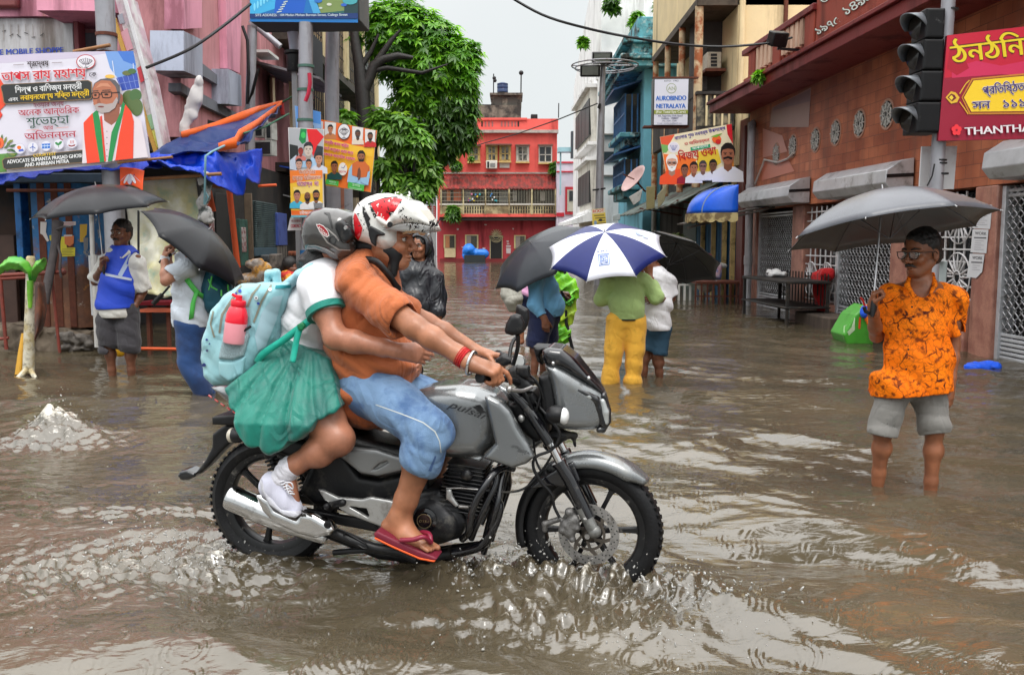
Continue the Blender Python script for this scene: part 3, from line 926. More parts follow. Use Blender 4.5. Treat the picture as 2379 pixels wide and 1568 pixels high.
for sgn,yo in((1,-.145),(-1,.145)):
 g=SDF(.005)
 sh=xz(bF,[(326,502),(352,497),(420,530),(470,580),(520,680),(575,768),(606,838),(560,876),(480,900),(312,842),(386,760)],.15)
 g.poly(sh,yo-.032,yo+.032,.022)
 g.obj('tank_shroud',m_silver,bike)
def decal(name,fn,o,lines,mat):
 mb=MB()
 for(body,a,b,h,shr,bold)in lines:
  vs,fs,w=text_data(body,shr,bold)
  A,B=fn(a[0],a[1],o),fn(b[0],b[1],o);X_=(B-A);l=X_.length;X_.normalize()
  Z_=U3(-X_.z,0,X_.x)
  hh=(fn(0,h,o)-fn(0,0,o)).length/.7
  mb.add([A+X_*(p/w*l)+Z_*(q*hh)+U3(0,0,0)for p,q in vs],fs)
 return mb.obj(name,mat,bike,None,fix=False)
m_ink=M('black_decal',(.012,.012,.013),.3)
def ray_on(o_obj,p):
 return p
decal('tank_lettering',bF,.166,[('pulsar',(112,560),(345,640),42,.45,.02)],m_ink)
decal('shroud_lettering',bF,.181,[('DTS-i',(474,785),(524,800),13,.3,.02),('DIGITAL',(508,810),(582,828),15,.3,.02)],m_ink)
t=MB()
for(x,y)in((255,562),(275,580)):
 t.prism([bF(x,y,.167),bF(x+36,y-8,.167),bF(x+60,y+14,.167),bF(x+28,y+18,.167)],(0,.001,0))
t.prism([bF(270,552,.167),bF(300,548,.167),bF(322,575,.167),bF(300,572,.167)],(0,.001,0))
t.obj('tank_emblem',m_ink,bike,None)
g=SDF(.006)
seat=xz(bR,[(420,215),(700,330),(900,430),(1160,470),(1500,560),(1700,600),(1760,560),(1820,640),(1660,690),(1430,612),(1230,600),(1000,560),(700,470),(440,350)],.05)
g.poly(seat,-.125,.125,.045,taper=lambda X,Z:np.clip(.6+.9*(X-bR(420,215).x),.55,1))
g.obj('seat',M('black_seat_vinyl',(.008,.008,.008),.4,var=.15,bump=.3,bscale=140),bike)
g=SDF(.005)
tail=xz(bR,[(233,200),(300,188),(420,196),(640,300),(760,420),(700,470),(560,420),(455,370),(360,300)],.07)
g.poly(tail,-.095,.095,.04,taper=lambda X,Z:np.clip(.42+1.6*(X-bR(233,200).x),.4,1))
g.obj('tail_cowl',m_silver,bike)
g=SDF(.0045)
for i in range(5):
 a,b=(250+i*42,238+i*28),(285+i*42,260+i*28)
 oo=.045+.009*i
 g.cap(bR(a[0]+14,a[1]+6,oo),bR(b[0],b[1],oo+.009),.0045,.0045,.002)
g.obj('tail_lamp',m_red,bike)
g=SDF(.005)
g.poly(xz(bR,[(283,398),(300,388),(480,372),(560,400),(560,450),(470,455),(285,448)],.1),-.105,.105,.012)
g.obj('grab_rail',m_black,bike)
g=SDF(.005)
g.poly(xz(bR,[(400,440),(480,440),(540,500),(480,545),(430,560),(345,640),(262,732),(198,790),(170,778),(240,690),(288,600),(292,510),(350,465)],.03),-.055,.055,.014,taper=lambda X,Z:np.clip(.55+2.2*(X-bR(198,790).x),.5,1))
A=bR(180,790,0)
g.obj('rear_mudguard',m_black,bike)
g=SDF(.0045);g.poly(xz(bR,[(66,792),(82,760),(130,748),(190,775),(185,800),(140,822),(90,824)],.02),-.05,.05,.012)
g.obj('mudguard_tip',m_gloss,bike)
for sgn in(1,-1):
 g=SDF(.005);y_=-.118*sgn
 g.poly(xz(bR,[(1170,660),(1235,598),(1430,610),(1560,650),(1670,680),(1650,755),(1440,800),(1320,780)],.12),y_-.024,y_+.024,.016)
 if sgn>0:g.poly(xz(bR,[(1385,765),(1440,715),(1500,695),(1505,710),(1440,748)],.14),y_-.04,y_-.01,.004,op='sub')
 g.obj('side_panel',M('grey_satin_panel',(.19,.195,.195),.35,.5,var=.08,coat=.4,dirt=(.1,.09,.08),damt=.15,dscale=9),bike)
g=SDF(.006)
g.poly(xz(bR,[(560,450),(1180,600),(1320,790),(1450,812),(1660,760),(1760,640),(1800,900),(1700,1000),(1300,1010),(1000,990),(900,900),(980,720),(760,640),(620,560)],.05),-.085,.085,.03)
g.obj('frame_panels',m_black,bike)
for y_ in(-.1,.12):
 t=MB()
 A,B=bR(760,640,0),bR(880,960,0);A.y=B.y=y_
 d_=B-A;n_=90
 ax_=d_.normalized();e1=ax_.cross(U3(0,1,0)).normalized();e2=ax_.cross(e1)
 t.tube([A+d_*(i/n_)+(e1*cos(i*.85)+e2*sin(i*.85))*.026 for i in range(n_+1)],.0055,6)
 t.tube([A,B],.013,8)
 t.obj('shock_absorber',m_black,bike,60)
for y_,q in((-.09,0),(.09,0)):
 t=MB();A,B=HR.copy(),bR(1500,1110,0);A.y=B.y=y_;t.beam(A,B,.03,.045);t.obj('swing_arm',m_black,bike,40,bevel=.008)
t=MB()
t.tube([bR(*q)for q in((1130,1330,.1),(1230,1320,.12),(1400,1312,.12))],.013,8)
t.tube([bR(*q)for q in((1120,1190,.15),(1290,1260,.15),(1420,1300,.14),(1600,1330,.12),(1700,1380,.12))],.02,10)
t.tube([bR(*q)for q in((1080,1180,.02),(1450,1330,.02),(1800,1370,.02),(1950,1330,.03))],.03,10)
t.tube([bR(*q)for q in((1195,1205,.165),(1215,1190,.165),(1350,1270,.165),(1365,1295,.165),(1335,1300,.165),(1205,1220,.165),(1195,1205,.165))],.004,6)
t.obj('stand',m_black,bike,60)
ex=MB();A,B=bR(408,945,.16),bR(690,1065,.16);d_=(B-A).normalized()
ex.lathe([(0,.012),(.034,.012),(.038,0),(.05,-.002),(.055,.006),(.056,.03),(.056,(B-A).length),(.05,(B-A).length+.1),(.03,(B-A).length+.26),(0,(B-A).length+.26)],A,d_,32)
ex_o=ex.obj('exhaust',m_chrome,bike,40)
g=SDF(.005)
g.poly(xz(bR,[(590,925),(640,918),(700,950),(735,1020),(880,1082),(905,1035),(990,1050),(1110,1120),(1142,1168),(1110,1208),(1000,1228),(880,1195),(720,1125),(640,1040)],.21),-.235,-.165,.028)
hs=g.obj('heat_shield',m_chrome,ex_o)
for(x,y)in((678,950),(1085,1138)):
 t=MB().lathe([(.012,.001),(.01,.006),(.004,.006),(.004,.002),(0,.002)],bR(x,y,.236),(0,-1,0),14).lathe([(.012,.001),(.017,0)],bR(x,y,.2365),(0,-1,0),14)
 t.obj('shield_bolt',m_black,ex_o,40)
t=MB()
for(x,y)in((920,1045),(915,1070),(960,1068)):t.beam(bR(x-15,y-5,.236),bR(x+18,y+7,.236),.006,.006)
t.obj('shield_slots',m_black,ex_o,None)
t=MB().tube([bF(*q)for q in smooth([(345,1050,.06),(395,1090,.1),(402,1150,.11),(360,1260,.11),(300,1340,.09),(150,1380,.07)])],.021,12)
t.obj('exhaust_pipe',m_gloss,bike,60)
g=SDF(.0045)
g.poly(xz(bR,[(1028,888),(1060,888),(1165,940),(1330,955),(1390,938),(1540,965),(1600,1010),(1560,1100),(1480,1150),(1390,1118),(1220,1052),(1150,1000),(1075,965)],.15),-.17,-.145,.008)
g.poly(xz(bR,[(1235,1000),(1365,1018),(1385,1075),(1370,1078)],.15),-.2,-.1,.004,op='sub')
g.obj('footrest_bracket',m_alloy,bike)
g=SDF(.0045);g.cap(bR(1090,1010,.16),bR(1190,985,.22),.016,.016,.01);g.cap(bR(1100,1030,.16),bR(1080,1010,.23),.014,.014,.008);g.obj('footrest',m_rubber,bike);g=SDF(.0045);g.cap(bR(1700,1260,.14),bR(1500,1230,.26),.015,.014,.01);g.obj('footrest',m_rubber,bike)
g=MB()
A0,A1=bF(215,1140,0),bF(250,850,0);upd=(A1-A0);L_=upd.length;upd.normalize();fwd_=U3(upd.z,0,-upd.x)
nf=13
for i in range(nf):
 c=A0+upd*(L_*(.12+.84*i/(nf-1)))
 Rm=Matrix((fwd_,U3(0,1,0),upd)).transposed()
 g.box(c,(.185-.02*(i>9),.24-.03*(i>9),.006),Rm)
c=A0+upd*(L_*.5);g.box(c,(.145,.19,L_*.95),Matrix((fwd_,U3(0,1,0),upd)).transposed())
g.obj('cylinder',m_eng,bike,30,bevel=.0025)
g=SDF(.006)
g.poly(xz(bF,[(-60,1030),(80,1010),(200,1110),(235,1200),(190,1290),(60,1330),(-80,1330),(-260,1300),(-300,1180),(-220,1060)],.08),-.115,.125,.03)
g.ell(bF(10,1195,.12),(.095,.03,.085),k=.02)
g.ell(bF(110,1230,.12),(.05,.03,.06),k=.02)
g.ell(bF(225,940,.13),(.025,.02,.025),k=.015)
g.obj('crankcase',m_eng,bike)
t=MB();cc=bR(1757,1108,.16)
t.lathe([(0,.01),(.03,.01),(.034,.006),(.036,0),(.05,-.004),(.05,-.02)],cc,(0,-1,0),32)
cov=t.obj('crankcase_cover',m_gloss,bike,40)
t=MB().lathe([(.0285,.0108),(.031,.0108),(.031,.0112),(.0285,.0112)],cc,(0,-1,0),32,closed_prof=True)
t.obj('cover_ring',M('dull_brass',(.35,.28,.14),.4,.7),cov,None)
vs,fs,w=text_data('DTS-i',.2,.01);t=MB();t.add([cc+U3(-.021+p/w*.042,-.0115,-.005+q*.014)for p,q in vs],fs)
t.obj('cover_lettering',M('dull_brass',(.35,.28,.14)),cov,None,fix=False)
g=SDF(.005);g.poly(xz(bF,[(112,1015),(140,1020),(150,1060),(185,1110),(165,1120),(130,1085),(110,1075)],.13),-.145,-.125,.006)
g.obj('clutch_lever',m_alloy,bike)
t=MB()
for s_,y_ in((1,0),(-1,0)):
 def G(x,y,o):
  p=bF(x,y,o);
  if s_<0:p.y=-p.y
  return p
 t.tube([G(*q)for q in smooth([(488,905,.06),(430,900,.1),(380,930,.16),(330,995,.2),(280,1080,.21),(245,1180,.2),(235,1260,.16),(200,1300,.1)])],.0155,12)
 t.tube([G(*q)for q in smooth([(430,920,.07),(412,1000,.1),(400,1090,.13),(375,1180,.13),(345,1280,.1),(320,1380,.08)])],.0135,12)
 t.tube([G(*q)for q in smooth([(385,900,.1),(390,980,.12),(345,1085,.14),(290,1200,.14),(250,1300,.1)])],.013,12)
t.obj('crash_guard',m_gloss,bike,60)
t=MB()
t.tube([bF(500,560),bF(450,860),bF(330,1330),bF(0,1380),bF(-300,1350)],.024,12)
t.tube([bF(540,480),bF(600,700)],.034,14)
t.obj('frame',m_black,bike,60)
MB().tube([bF(110,1017,.13),bF(190,1015,.13),bF(330,1028,.12)],.004,8).tube([bF(180,1118,.12),bF(235,1122,.12)],.008,8).obj('clutch_cable',m_steel,bike,60)
from mathutils.bvhtree import BVHTree
def skin(name,c):
 return M(name,rgb(*c),.36,var=.14,vscale=14,bump=.1,bscale=160,spec=.45,sss=.06,two=(rgb(*[int(k*.9)for k in c]),9))
def cloth(name,c,rough=.8,wet=None,bump=.25,bscale=220,two=None):
 return M(name,rgb(*c),rough,var=.09,vscale=9,bump=bump,bscale=bscale,spec=.3,sheen=.15,dirt=(rgb(*[int(k*.62)for k in c])if wet else None),damt=.22 if wet else 0,dscale=5,two=two,wrinkle=.55)
m_hair=M('black_hair',(.012,.01,.009),.45,var=.4,vscale=60,bump=.8,bscale=120,stretch=(1,1,.3))
m_greyhair=M('greying_hair',(.16,.15,.14),.6,var=.5,vscale=70,bump=.8,bscale=140)
m_eye=M('eye_white',(.55,.52,.48),.2,var=0)
m_iris=M('dark_iris',(.012,.008,.006),.1,var=0)
V3=Vector
m_clothprint=print_mat('cloth_print',.85)
def lerp(a,b,t):return V3(a)+(V3(b)-V3(a))*t
def frame3(f,u):
 f=V3(f).normalized();u=V3(u);s=f.cross(u).normalized();u=s.cross(f)
 return f,s,u
def head_sdf(g,c,f,u,h=.23,fat=1):
 f,s,u=frame3(f,u);q=h/.23
 def P(a,b,d):return V3(c)+f*a*q+s*b*q+u*d*q
 Rm=[list(f),list(s),list(u)]
 E=lambda a,b,d,r,k=.02,op='add':g.ell(P(a,b,d),tuple(x*q for x in r),Rm,k,op)
 E(-.012,0,.035,(.096,.076,.082),.02)
 E(.022,0,-.035,(.066,.06*fat,.078),.04)
 E(.06,0,-.092,(.026,.026,.022),.03)
 for sg in(-1,1):
  g.cap(P(-.01,sg*.058*fat,-.05),P(.055,sg*.022,-.098),.018*q,.014*q,.03)
  E(.066,sg*.04,-.028,(.024,.024,.022),.02)
  E(.089,sg*.032,.004,(.014,.02,.012),.012,'sub')
  g.cap(P(.086,sg*.01,.02),P(.074,sg*.05,.02),.01*q,.008*q,.012)
  E(-.012,sg*.077,-.012,(.021,.009,.032),.006)
  E(-.006,sg*.086,-.01,(.011,.006,.019),.004,'sub')
 g.cap(P(.088,0,.01),P(.112,0,-.03),.008*q,.0125*q,.012)
 for sg in(-1,1):E(.096,sg*.013,-.036,(.012,.009,.009),.008)
 E(.086,0,-.064,(.013,.025,.0065),.006);E(.083,0,-.077,(.014,.021,.008),.006)
 E(.098,0,-.0705,(.012,.026,.0022),.003,'sub')
 return P
def face_parts(parent,c,f,u,h=.23,moustache=None,hair=None,hair_shape='short',glasses=False,brow=True):
 f,s,u=frame3(f,u);q=h/.23
 def P(a,b,d):return V3(c)+f*a*q+s*b*q+u*d*q
 Rm=Matrix((f,s,u)).transposed()
 for sg in(-1,1):
  e=MB();e.ball(P(.07,sg*.032,.004),(.0135*q,)*3,Rm,12,8);eo=e.obj('eye',m_eye,parent,179)
  e=MB();e.ball(P(.0785,sg*.032,.004),(.0062*q,.0062*q,.0062*q),Rm,10,6);e.obj('iris',m_iris,eo,179)
 g=SDF(.0035)
 for sg in(-1,1):
  g.chain([P(.094,sg*.014,.025),P(.092,sg*.032,.031),P(.078,sg*.052,.026)],[.0042*q,.005*q,.003*q],.004)
  g.chain([P(.0845,sg*.018,.009),P(.0865,sg*.032,.0125),P(.077,sg*.048,.008)],[.0022*q]*3,.003)
 if brow:g.obj('eyebrows',hair or m_hair,parent)
 if moustache:
  g=SDF(.0035)
  for sg in(-1,1):g.chain([P(.099,0,-.052),P(.095,sg*.016,-.054),P(.082,sg*.032,-.064)],[.0065*q,.0065*q,.003*q],.006)
  g.obj('moustache',moustache,parent)
 if hair and hair_shape!='none':
  g=SDF(.0045)
  if hair_shape=='short':
   g.ell(P(-.02,0,.044),(.098*q,.083*q,.087*q),[list(f),list(s),list(u)],.01)
   g.ell(P(-.045,0,-.01),(.066*q,.078*q,.065*q),[list(f),list(s),list(u)],.02)
   g.ell(P(.105,0,-.012),(.085*q,.1*q,.072*q),[list(f),list(s),list(u)],.012,'sub')
   g.ell(P(.02,0,-.07),(.07*q,.12*q,.055*q),[list(f),list(s),list(u)],.01,'sub')
  elif hair_shape=='thin':
   g.ell(P(-.024,0,.036),(.094*q,.081*q,.084*q),[list(f),list(s),list(u)],.01)
   g.ell(P(-.045,0,-.01),(.066*q,.077*q,.062*q),[list(f),list(s),list(u)],.02)
   g.ell(P(.09,0,.03),(.09*q,.11*q,.09*q),[list(f),list(s),list(u)],.012,'sub')
   g.ell(P(.02,0,-.07),(.07*q,.12*q,.055*q),[list(f),list(s),list(u)],.01,'sub')
  g.disp=folds(5,.0022,120)
  g.obj('hair',hair,parent)
 if glasses:
  t=MB();lens=MB()
  for sg in(-1,1):
   pts=[P(.104-.25*(b*b),sg*b,d)for b,d in((.01,.014),(.034,.017),(.058,.014),(.06,-.004),(.052,-.018),(.03,-.021),(.012,-.012),(.01,.014))]
   t.tube(pts,.0022*q,6)
   t.tube([P(.103,sg*.058,.012),P(.09,sg*.076,.012),P(0,sg*.083,.008),P(-.02,sg*.082,-.008)],.002*q,6)
   lens.poly(pts[:-1])
  t.tube([P(.104,-.01,.008),P(.108,0,.01),P(.104,.01,.008)],.002*q,6)
  go=t.obj('glasses',M('dark_glasses_frame',(.012,.012,.014),.25),parent,60)
  lens.obj('glass_lens',M('spectacle_lens',(.8,.82,.84),.03,var=0,alpha=.22),go,None)
 return P
def hand_sdf(g,w,d,n,th,L=.18,curl=(.3,.35,.4,.45),spread=.1,thumb=.6,tcurl=.5,rr=1):
 d=V3(d).normalized();n=V3(n);n=(n-d*n.dot(d)).normalized();t=V3(th);t=(t-d*t.dot(d)-n*t.dot(n)).normalized()
 q=L/.18;w=V3(w)
 for i,o in enumerate((.026,.009,-.009,-.026)):
  g.cap(w+t*o*.7*q+d*.012*q,w+t*o*1.12*q+d*(.088,.092,.087,.078)[i]*q,.0155*q*rr,.0125*q*rr,.012)
 g.cap(w-d*.02*q,w+d*.04*q,.024*q*rr,.022*q,.02,flat=(tuple(t),1.25))
 for i,o in enumerate((.029,.01,-.01,-.029)):
  p=w+t*o*q+d*(.09,.094,.089,.08)[i]*q
  a=curl[i];lens_=[l*q*(.98,1.06,1,.8)[i]for l in(.042,.026,.021)]
  dd=(d+t*o*spread/.03).normalized();r=[.0098,.0088,.008,.0068]
  ang=0
  for j in range(3):
   ang+=a*(1,1.1,.8)[j]
   v=(dd*cos(ang)-n*sin(ang))
   g.cap(p,p+v*lens_[j],r[j]*q*rr,r[j+1]*q*rr,.003)
   p=p+v*lens_[j]
 p=w+t*.026*q+d*.022*q
 v=(d*cos(thumb)+t*sin(thumb)-n*tcurl*.5).normalized()
 g.cap(w+t*.012*q+d*.01*q,p+v*.036*q,.015*q*rr,.0125*q*rr,.012)
 p=p+v*.036*q
 v=(v*cos(tcurl)-n*sin(tcurl)*.8+d*.3).normalized()
 g.cap(p,p+v*.032*q,.0115*q*rr,.0105*q*rr,.003);p=p+v*.032*q
 g.cap(p,p+v*.024*q,.0105*q*rr,.0085*q*rr,.003)
def drape(target,pieces,inv,name,parent,mat=None,off=.0012,col=None,sub=.012):
 me=target.data
 vs=[v.co.copy()for v in me.vertices];fs=[tuple(p.vertices)for p in me.polygons]
 bvh=BVHTree.FromPolygons(vs,fs)
 o=inv@CAMP
 mb=MB();lay=0
 for piece in pieces:
  lay+=1
  pts,c=piece[0],piece[1];faces=piece[2]if len(piece)>2 else None
  bm=bmesh.new()
  bv=[bm.verts.new((u,v,0))for u,v in pts]
  if faces is None:bm.faces.new(bv)
  else:
   for f_ in faces:
    try:bm.faces.new([bv[i]for i in f_])
    except ValueError:pass
  bmesh.ops.triangulate(bm,faces=bm.faces[:])
  for _ in range(6):
   lim=sub*540
   es=[e for e in bm.edges if e.calc_length()>lim]
   if not es:break
   bmesh.ops.subdivide_edges(bm,edges=es,cuts=1)
   bmesh.ops.triangulate(bm,faces=bm.faces[:])
  bm.verts.index_update()
  out,ok=[],{}
  for v in bm.verts:
   d=(inv.to_3x3()@ray(v.co.x,v.co.y)).normalized()
   h_=bvh.ray_cast(o,d)
   if h_[0]is None:out.append(U3(0,0,0));ok[v.index]=False
   else:out.append(h_[0]+h_[1]*(off+.0004*lay)*(1 if h_[1].dot(d)<0 else-1));ok[v.index]=True
  mb.col=rgb(*c)if c else None
  mb.add(out,[[v.index for v in f_.verts]for f_ in bm.faces if all(ok[v.index]for v in f_.verts)])
  bm.free()
 return mb.obj(name,mat or print_mat('helmet_print',.2),parent,60,fix=False)
def text_piece(fn,body,a,b,h,c,bold=0,shear=0):
 vs,fs,w=text_data(body,shear,bold)
 A,B=V3((*fn(*a),0)),V3((*fn(*b),0));X_=B-A;l=X_.length;X_.normalize();Y_=U3(X_.y,-X_.x,0)
 hh=(V3((*fn(0,h),0))-V3((*fn(0,0),0))).length/.7
 return([tuple((A+X_*(p/w*l)+Y_*(q*hh))[:2])for p,q in vs],c,fs)
sk_man,sk_girl=skin('rider_skin',(166,110,80)),skin('pillion_skin',(176,118,92))
X1,Y1,Z1=(1,0,0),(0,1,0),(0,0,1)
man=thing('person','man in rust orange t-shirt and white graphic helmet steering the motorcycle','person',BK_O,BK_ANG)
g=SDF(.005)
hc=bk(903,556,.02);hf,hu=U3(1,-.06,-.05),U3(.08,0,1)
head_sdf(g,hc,hf,hu,.245,1.06)
g.cap(bS(1400,690),hc+U3(-.02,0,-.05),.072,.066,.03)
shN,shF=bS(1275,800,.185),bS(1290,800,-.185)
elN,elF=bS(1700,1115,.33),bS(1800,1085,-.32)
wrN,wrF=bk(1100,846,.37),bF(300,262,-.33)
g.chain([shN,lerp(shN,elN,.5),elN],[.06,.056,.046],.03);g.chain([shF,elF],[.06,.044],.03)
g.chain([elN,lerp(elN,wrN,.3),lerp(elN,wrN,.75),wrN],[.046,.044,.034,.029],.025);g.chain([elF,lerp(elF,wrF,.3),wrF],[.044,.045,.029],.025)
g.cap(bS(1330,850),bS(1370,1250),.12,.14,.06,flat=(Y1,1.2));g.cap(bS(1360,1250),bS(1330,1520),.14,.13,.06,flat=(Y1,1.1))
hd=(bF(400,385,.34)-wrN)
hand_sdf(g,wrN,U3(1,.1,-.28),U3(.35,-.35,.9),U3(.05,1,0),.185,(.42,1,1.1,1.15),.05,.55,.8,1.12)
hand_sdf(g,wrF,U3(1,-.02,-.15),U3(.2,.3,1),U3(.05,-1,0),.185,(.9,1,1.1,1.1),.05,.55,.8,1.12)
kneeN,ankN=bR(1800,480,.24),bR(1585,1085,.23)
kneeF,ankF=kneeN.copy(),ankN.copy();kneeF.y,ankF.y=-kneeF.y,-ankF.y
hipN,hipF=bS(1340,1570,.1),bS(1340,1570,-.1)
for hp,kn,an,sg in((hipN,kneeN,ankN,-1),(hipF,kneeF,ankF,1)):
 g.cap(hp,kn,.085,.062,.04)
 cf=lerp(kn,an,.3)+U3(-.022,0,0)
 g.chain([kn,lerp(kn,an,.35),lerp(kn,an,.8),an],[.06,.062,.045,.042],.03);g.ell(cf,.056,k=.04)
 he=an+(bR(1505,1150,.24)-bR(1585,1085,.23));ba=an+(bR(1755,1275,.27)-ankN)
 he.y,ba.y=an.y,an.y+sg*.035
 g.cap(he,lerp(he,ba,.4),.034,.034,.03);g.cap(an,lerp(he,ba,.55),.04,.036,.035);g.cap(lerp(he,ba,.5),ba,.036,.026,.025,flat=(Y1,1.35))
 td=(ba-he).normalized()
 for i in range(5):
  p0=ba+V3((0,sg*(.036-.018*i),0))+td*(-.005+0*i);ll=(.03,.038,.042,.045,.056)[i]
  g.cap(p0,p0+td*ll+U3(0,0,-.004),.0098 if i<4 else .0125,.0088 if i<4 else .0125,.004)
g.obj('body',sk_man,man)
P=face_parts(man,hc,hf,hu,.245,hair=m_hair,hair_shape='none')
g=SDF(.004);g.ell(P(.065,0,-.095),(.04,.044,.03));g.ell(P(.06,0,-.06),(.05,.05,.035),op='sub',k=.01)
g=SDF(.0055)
g.cap(bS(1345,800),bS(1335,960),.128,.142,.05,flat=(Y1,1.3))
g.cap(bS(1335,960),bS(1368,1290),.142,.172,.05,flat=(Y1,1.12))
g.cap(bS(1368,1290),bS(1372,1480),.172,.165,.05,flat=(Y1,1.08))
g.cap(bS(1372,1480),bS(1300,1620),.163,.15,.05,flat=(Y1,1.15))
g.cap(bS(1270,760,.13),bS(1330,670,0),.072,.085,.06);g.cap(bS(1280,760,-.13),bS(1330,670,0),.072,.085,.06)
for sh,el,sg in((shN,elN,1),(shF,elF,-1)):
 e=lerp(sh,el,.7)
 d=(el-sh).normalized()
 g.chain([sh,e+U3(0,0,-.012)],[.076,.08],.05)
 g.cap(e+d*.135,e+d*.3,.12,.12,.008,op='sub')
 g.cap(lerp(sh,el,.5),e+d*.1,.06,.07,.008,op='sub')
g.ell(bS(1440,600,0),(.075,.082,.05),k=.015,op='sub')
f1,f2=folds(3,.0062,36,10,(.25,.1,1)),folds(4,.006,26,8,(.8,.3,-.6))
lowz=bS(1300,1150).z
g.disp=lambda P:f1(P)*np.clip((lowz+.1-P[:,2])/.15,.15,1.2)+f2(P)*np.clip((P[:,2]-lowz+.05)/.2,.2,1)
shirt_o=g.obj('t_shirt',cloth('rust_cotton',(178,98,56),wet=True),man)
g=SDF(.0055)
for hp,kn,sg,an in((hipN,kneeN,-1,ankN),(hipF,kneeF,1,ankF)):
 g.chain([hp,lerp(hp,kn,.5),kn],[.118,.104,.088],.04)
 cu=lerp(kn,an,.3)
 g.cap(kn,cu,.086,.08,.03);d=(an-kn).normalized()
 g.cap(cu-d*.03,cu+d*.022,.087,.089,.004,flat=None)
 g.cap(cu+d*.115,cu+d*.25,.1,.1,.006,op='sub');g.cap(cu+d*.06,cu+d*.14,.066,.07,.004,op='sub')
g.cap(bS(1290,1600),bS(1420,1590),.14,.15,.04,flat=(Y1,1.2))
f3=folds(8,.0065,40,12,(.7,.1,.7));kz=V3(kneeN)
g.disp=lambda P:f3(P)*np.clip(1.3-np.linalg.norm(P[:,[0,2]]-np.array([kz.x-.02,kz.z-.05]),axis=1)/.22,.25,1)
m_denim=M('faded_denim',(112,142,176),.75,var=.16,vscale=7,bump=.4,bscale=260,two=((74,104,146),5.5),spec=.3,sheen=.1,wrinkle=.6)
jeans_o=g.obj('jeans',m_denim,man)
drape(jeans_o,[([cR(*q)for q in pts],c)for pts,c in(([(1420,305),(1600,370),(1750,430),(1830,490),(1862,560),(1872,640),(1866,640),(1856,562),(1824,496),(1746,436),(1598,376),(1420,311)],(196,200,196)),([(1826,660),(1836,664),(1800,768),(1780,764)],(62,88,130)))],BK_I,'jeans_seam',man,m_clothprint)
def sandal(sg):
 yo=ankN.y+(0 if sg<0 else-2*ankN.y)
 s_=SDF(.004)
 o_=.27
 outline=[(1425,1178),(1450,1160),(1520,1195),(1700,1280),(1840,1335),(1862,1350),(1840,1366),(1740,1345),(1560,1268),(1430,1200)]
 pts=xz(bR,outline,o_);yc=-(.262)if sg<0 else .262
 s_.poly(pts,yc-.052,yc+.045,.006)
 b_=s_.obj('sandal',M('maroon_foam',(112,22,44),.6),man)
 s2=SDF(.004);lo_=[(x,y+10)for x,y in[(1430,1188),(1560,1250),(1740,1328),(1850,1350),(1840,1364),(1740,1345),(1560,1268),(1430,1204)]]
 s2.poly(xz(bR,lo_,o_),yc-.054,yc+.046,.004);s2.obj('sandal_sole',M('orange_sole',(228,88,24),.6),b_)
 t=MB();
 def Q(x,y,o):
  p=bR(x,y,o);p.y=-o if sg<0 else o;return p
 t.tube([Q(*q)for q in smooth([(1590,1245,.312),(1680,1240,.325),(1750,1222,.315),(1800,1262,.275)],5)],[.01]*16,8)
 t.tube([Q(*q)for q in smooth([(1680,1220,.215),(1740,1190,.225),(1790,1205,.25),(1800,1262,.275)],5)],[.01]*16,8)
 t.obj('sandal_strap',M('maroon_rubber',(128,26,52),.35),b_,60)
sandal(-1);sandal(1)
t=MB();c=lerp(elN,wrN,.8);d=(wrN-elN).normalized()
for i in range(4):t.lathe([(.0375+.002*(i%2),-.004),(.042,0),(.0375,.004)],c+d*(.008*(i-1)),d,24)
t.obj('red_thread',M('red_thread',(190,24,30),.7,bump=.6,bscale=200),man,60)
t=MB();c=lerp(elN,wrN,.97);n_=28;e1=d.cross(U3(0,0,1)).normalized();e2=d.cross(e1)
t.tube([c+(e1*cos(2*PI*i/n_)+e2*sin(2*PI*i/n_))*.043+d*.012*sin(2*PI*i/n_)for i in range(n_+1)],.0062,10)
t.obj('steel_bangle',m_chrome,man,60)
g=SDF(.0045)
shell=[(798,440),(805,340),(870,220),(980,140),(1120,95),(1260,88),(1400,115),(1500,165),(1565,240),(1570,420),(1430,480),(1375,560),(1378,725),(1335,790),(1232,836),(1120,806),(1000,748),(870,708),(815,640)]
g.poly(xz(bH,shell,.06),-.15,.118,.075)
helm=thing('helmet','white open face helmet with red and black graphics worn by the rider','helmet',BK_O,BK_ANG)
m_white_gl=M('helmet_white',(222,221,216),.22,var=.04,coat=.6,dt=(130,122,110,.1,14))
sh_o=g.obj('shell',m_white_gl,helm)
g=SDF(.004)
peak=[(1215,572),(1290,440),(1400,300),(1500,160),(1560,185),(1680,300),(1780,430),(1862,552),(1800,520),(1700,492),(1570,478),(1450,490),(1340,530)]
ppx=xz(bH,peak,.06);px0,px1=min(p[0]for p in ppx),max(p[0]for p in ppx)
ptap=lambda X,Z:np.sqrt(np.clip(1-.8*np.clip((X-px0-.05)/(px1-px0-.05),0,1)**2.2,.05,1))
g.poly(ppx,-.158,.126,.03,taper=ptap)
pk_o=g.obj('visor_peak',m_white_gl,helm)
g=SDF(.004)
clear=[(1215,572),(1340,528),(1450,488),(1570,476),(1700,490),(1800,518),(1862,552),(1850,582),(1700,606),(1560,632),(1540,600),(1380,590)]
g.poly(xz(bH,clear,.06),-.15,.118,.012,taper=ptap)
g.poly(xz(bH,[(1150,600),(1340,560),(1570,500),(1780,545),(1835,570),(1700,640),(1380,660)],.06),-.14,.108,.012,taper=ptap,op='sub')
g.obj('clear_visor',M('smoky_visor',(.35,.35,.34),.12,alpha=.55,coat=.5),helm)
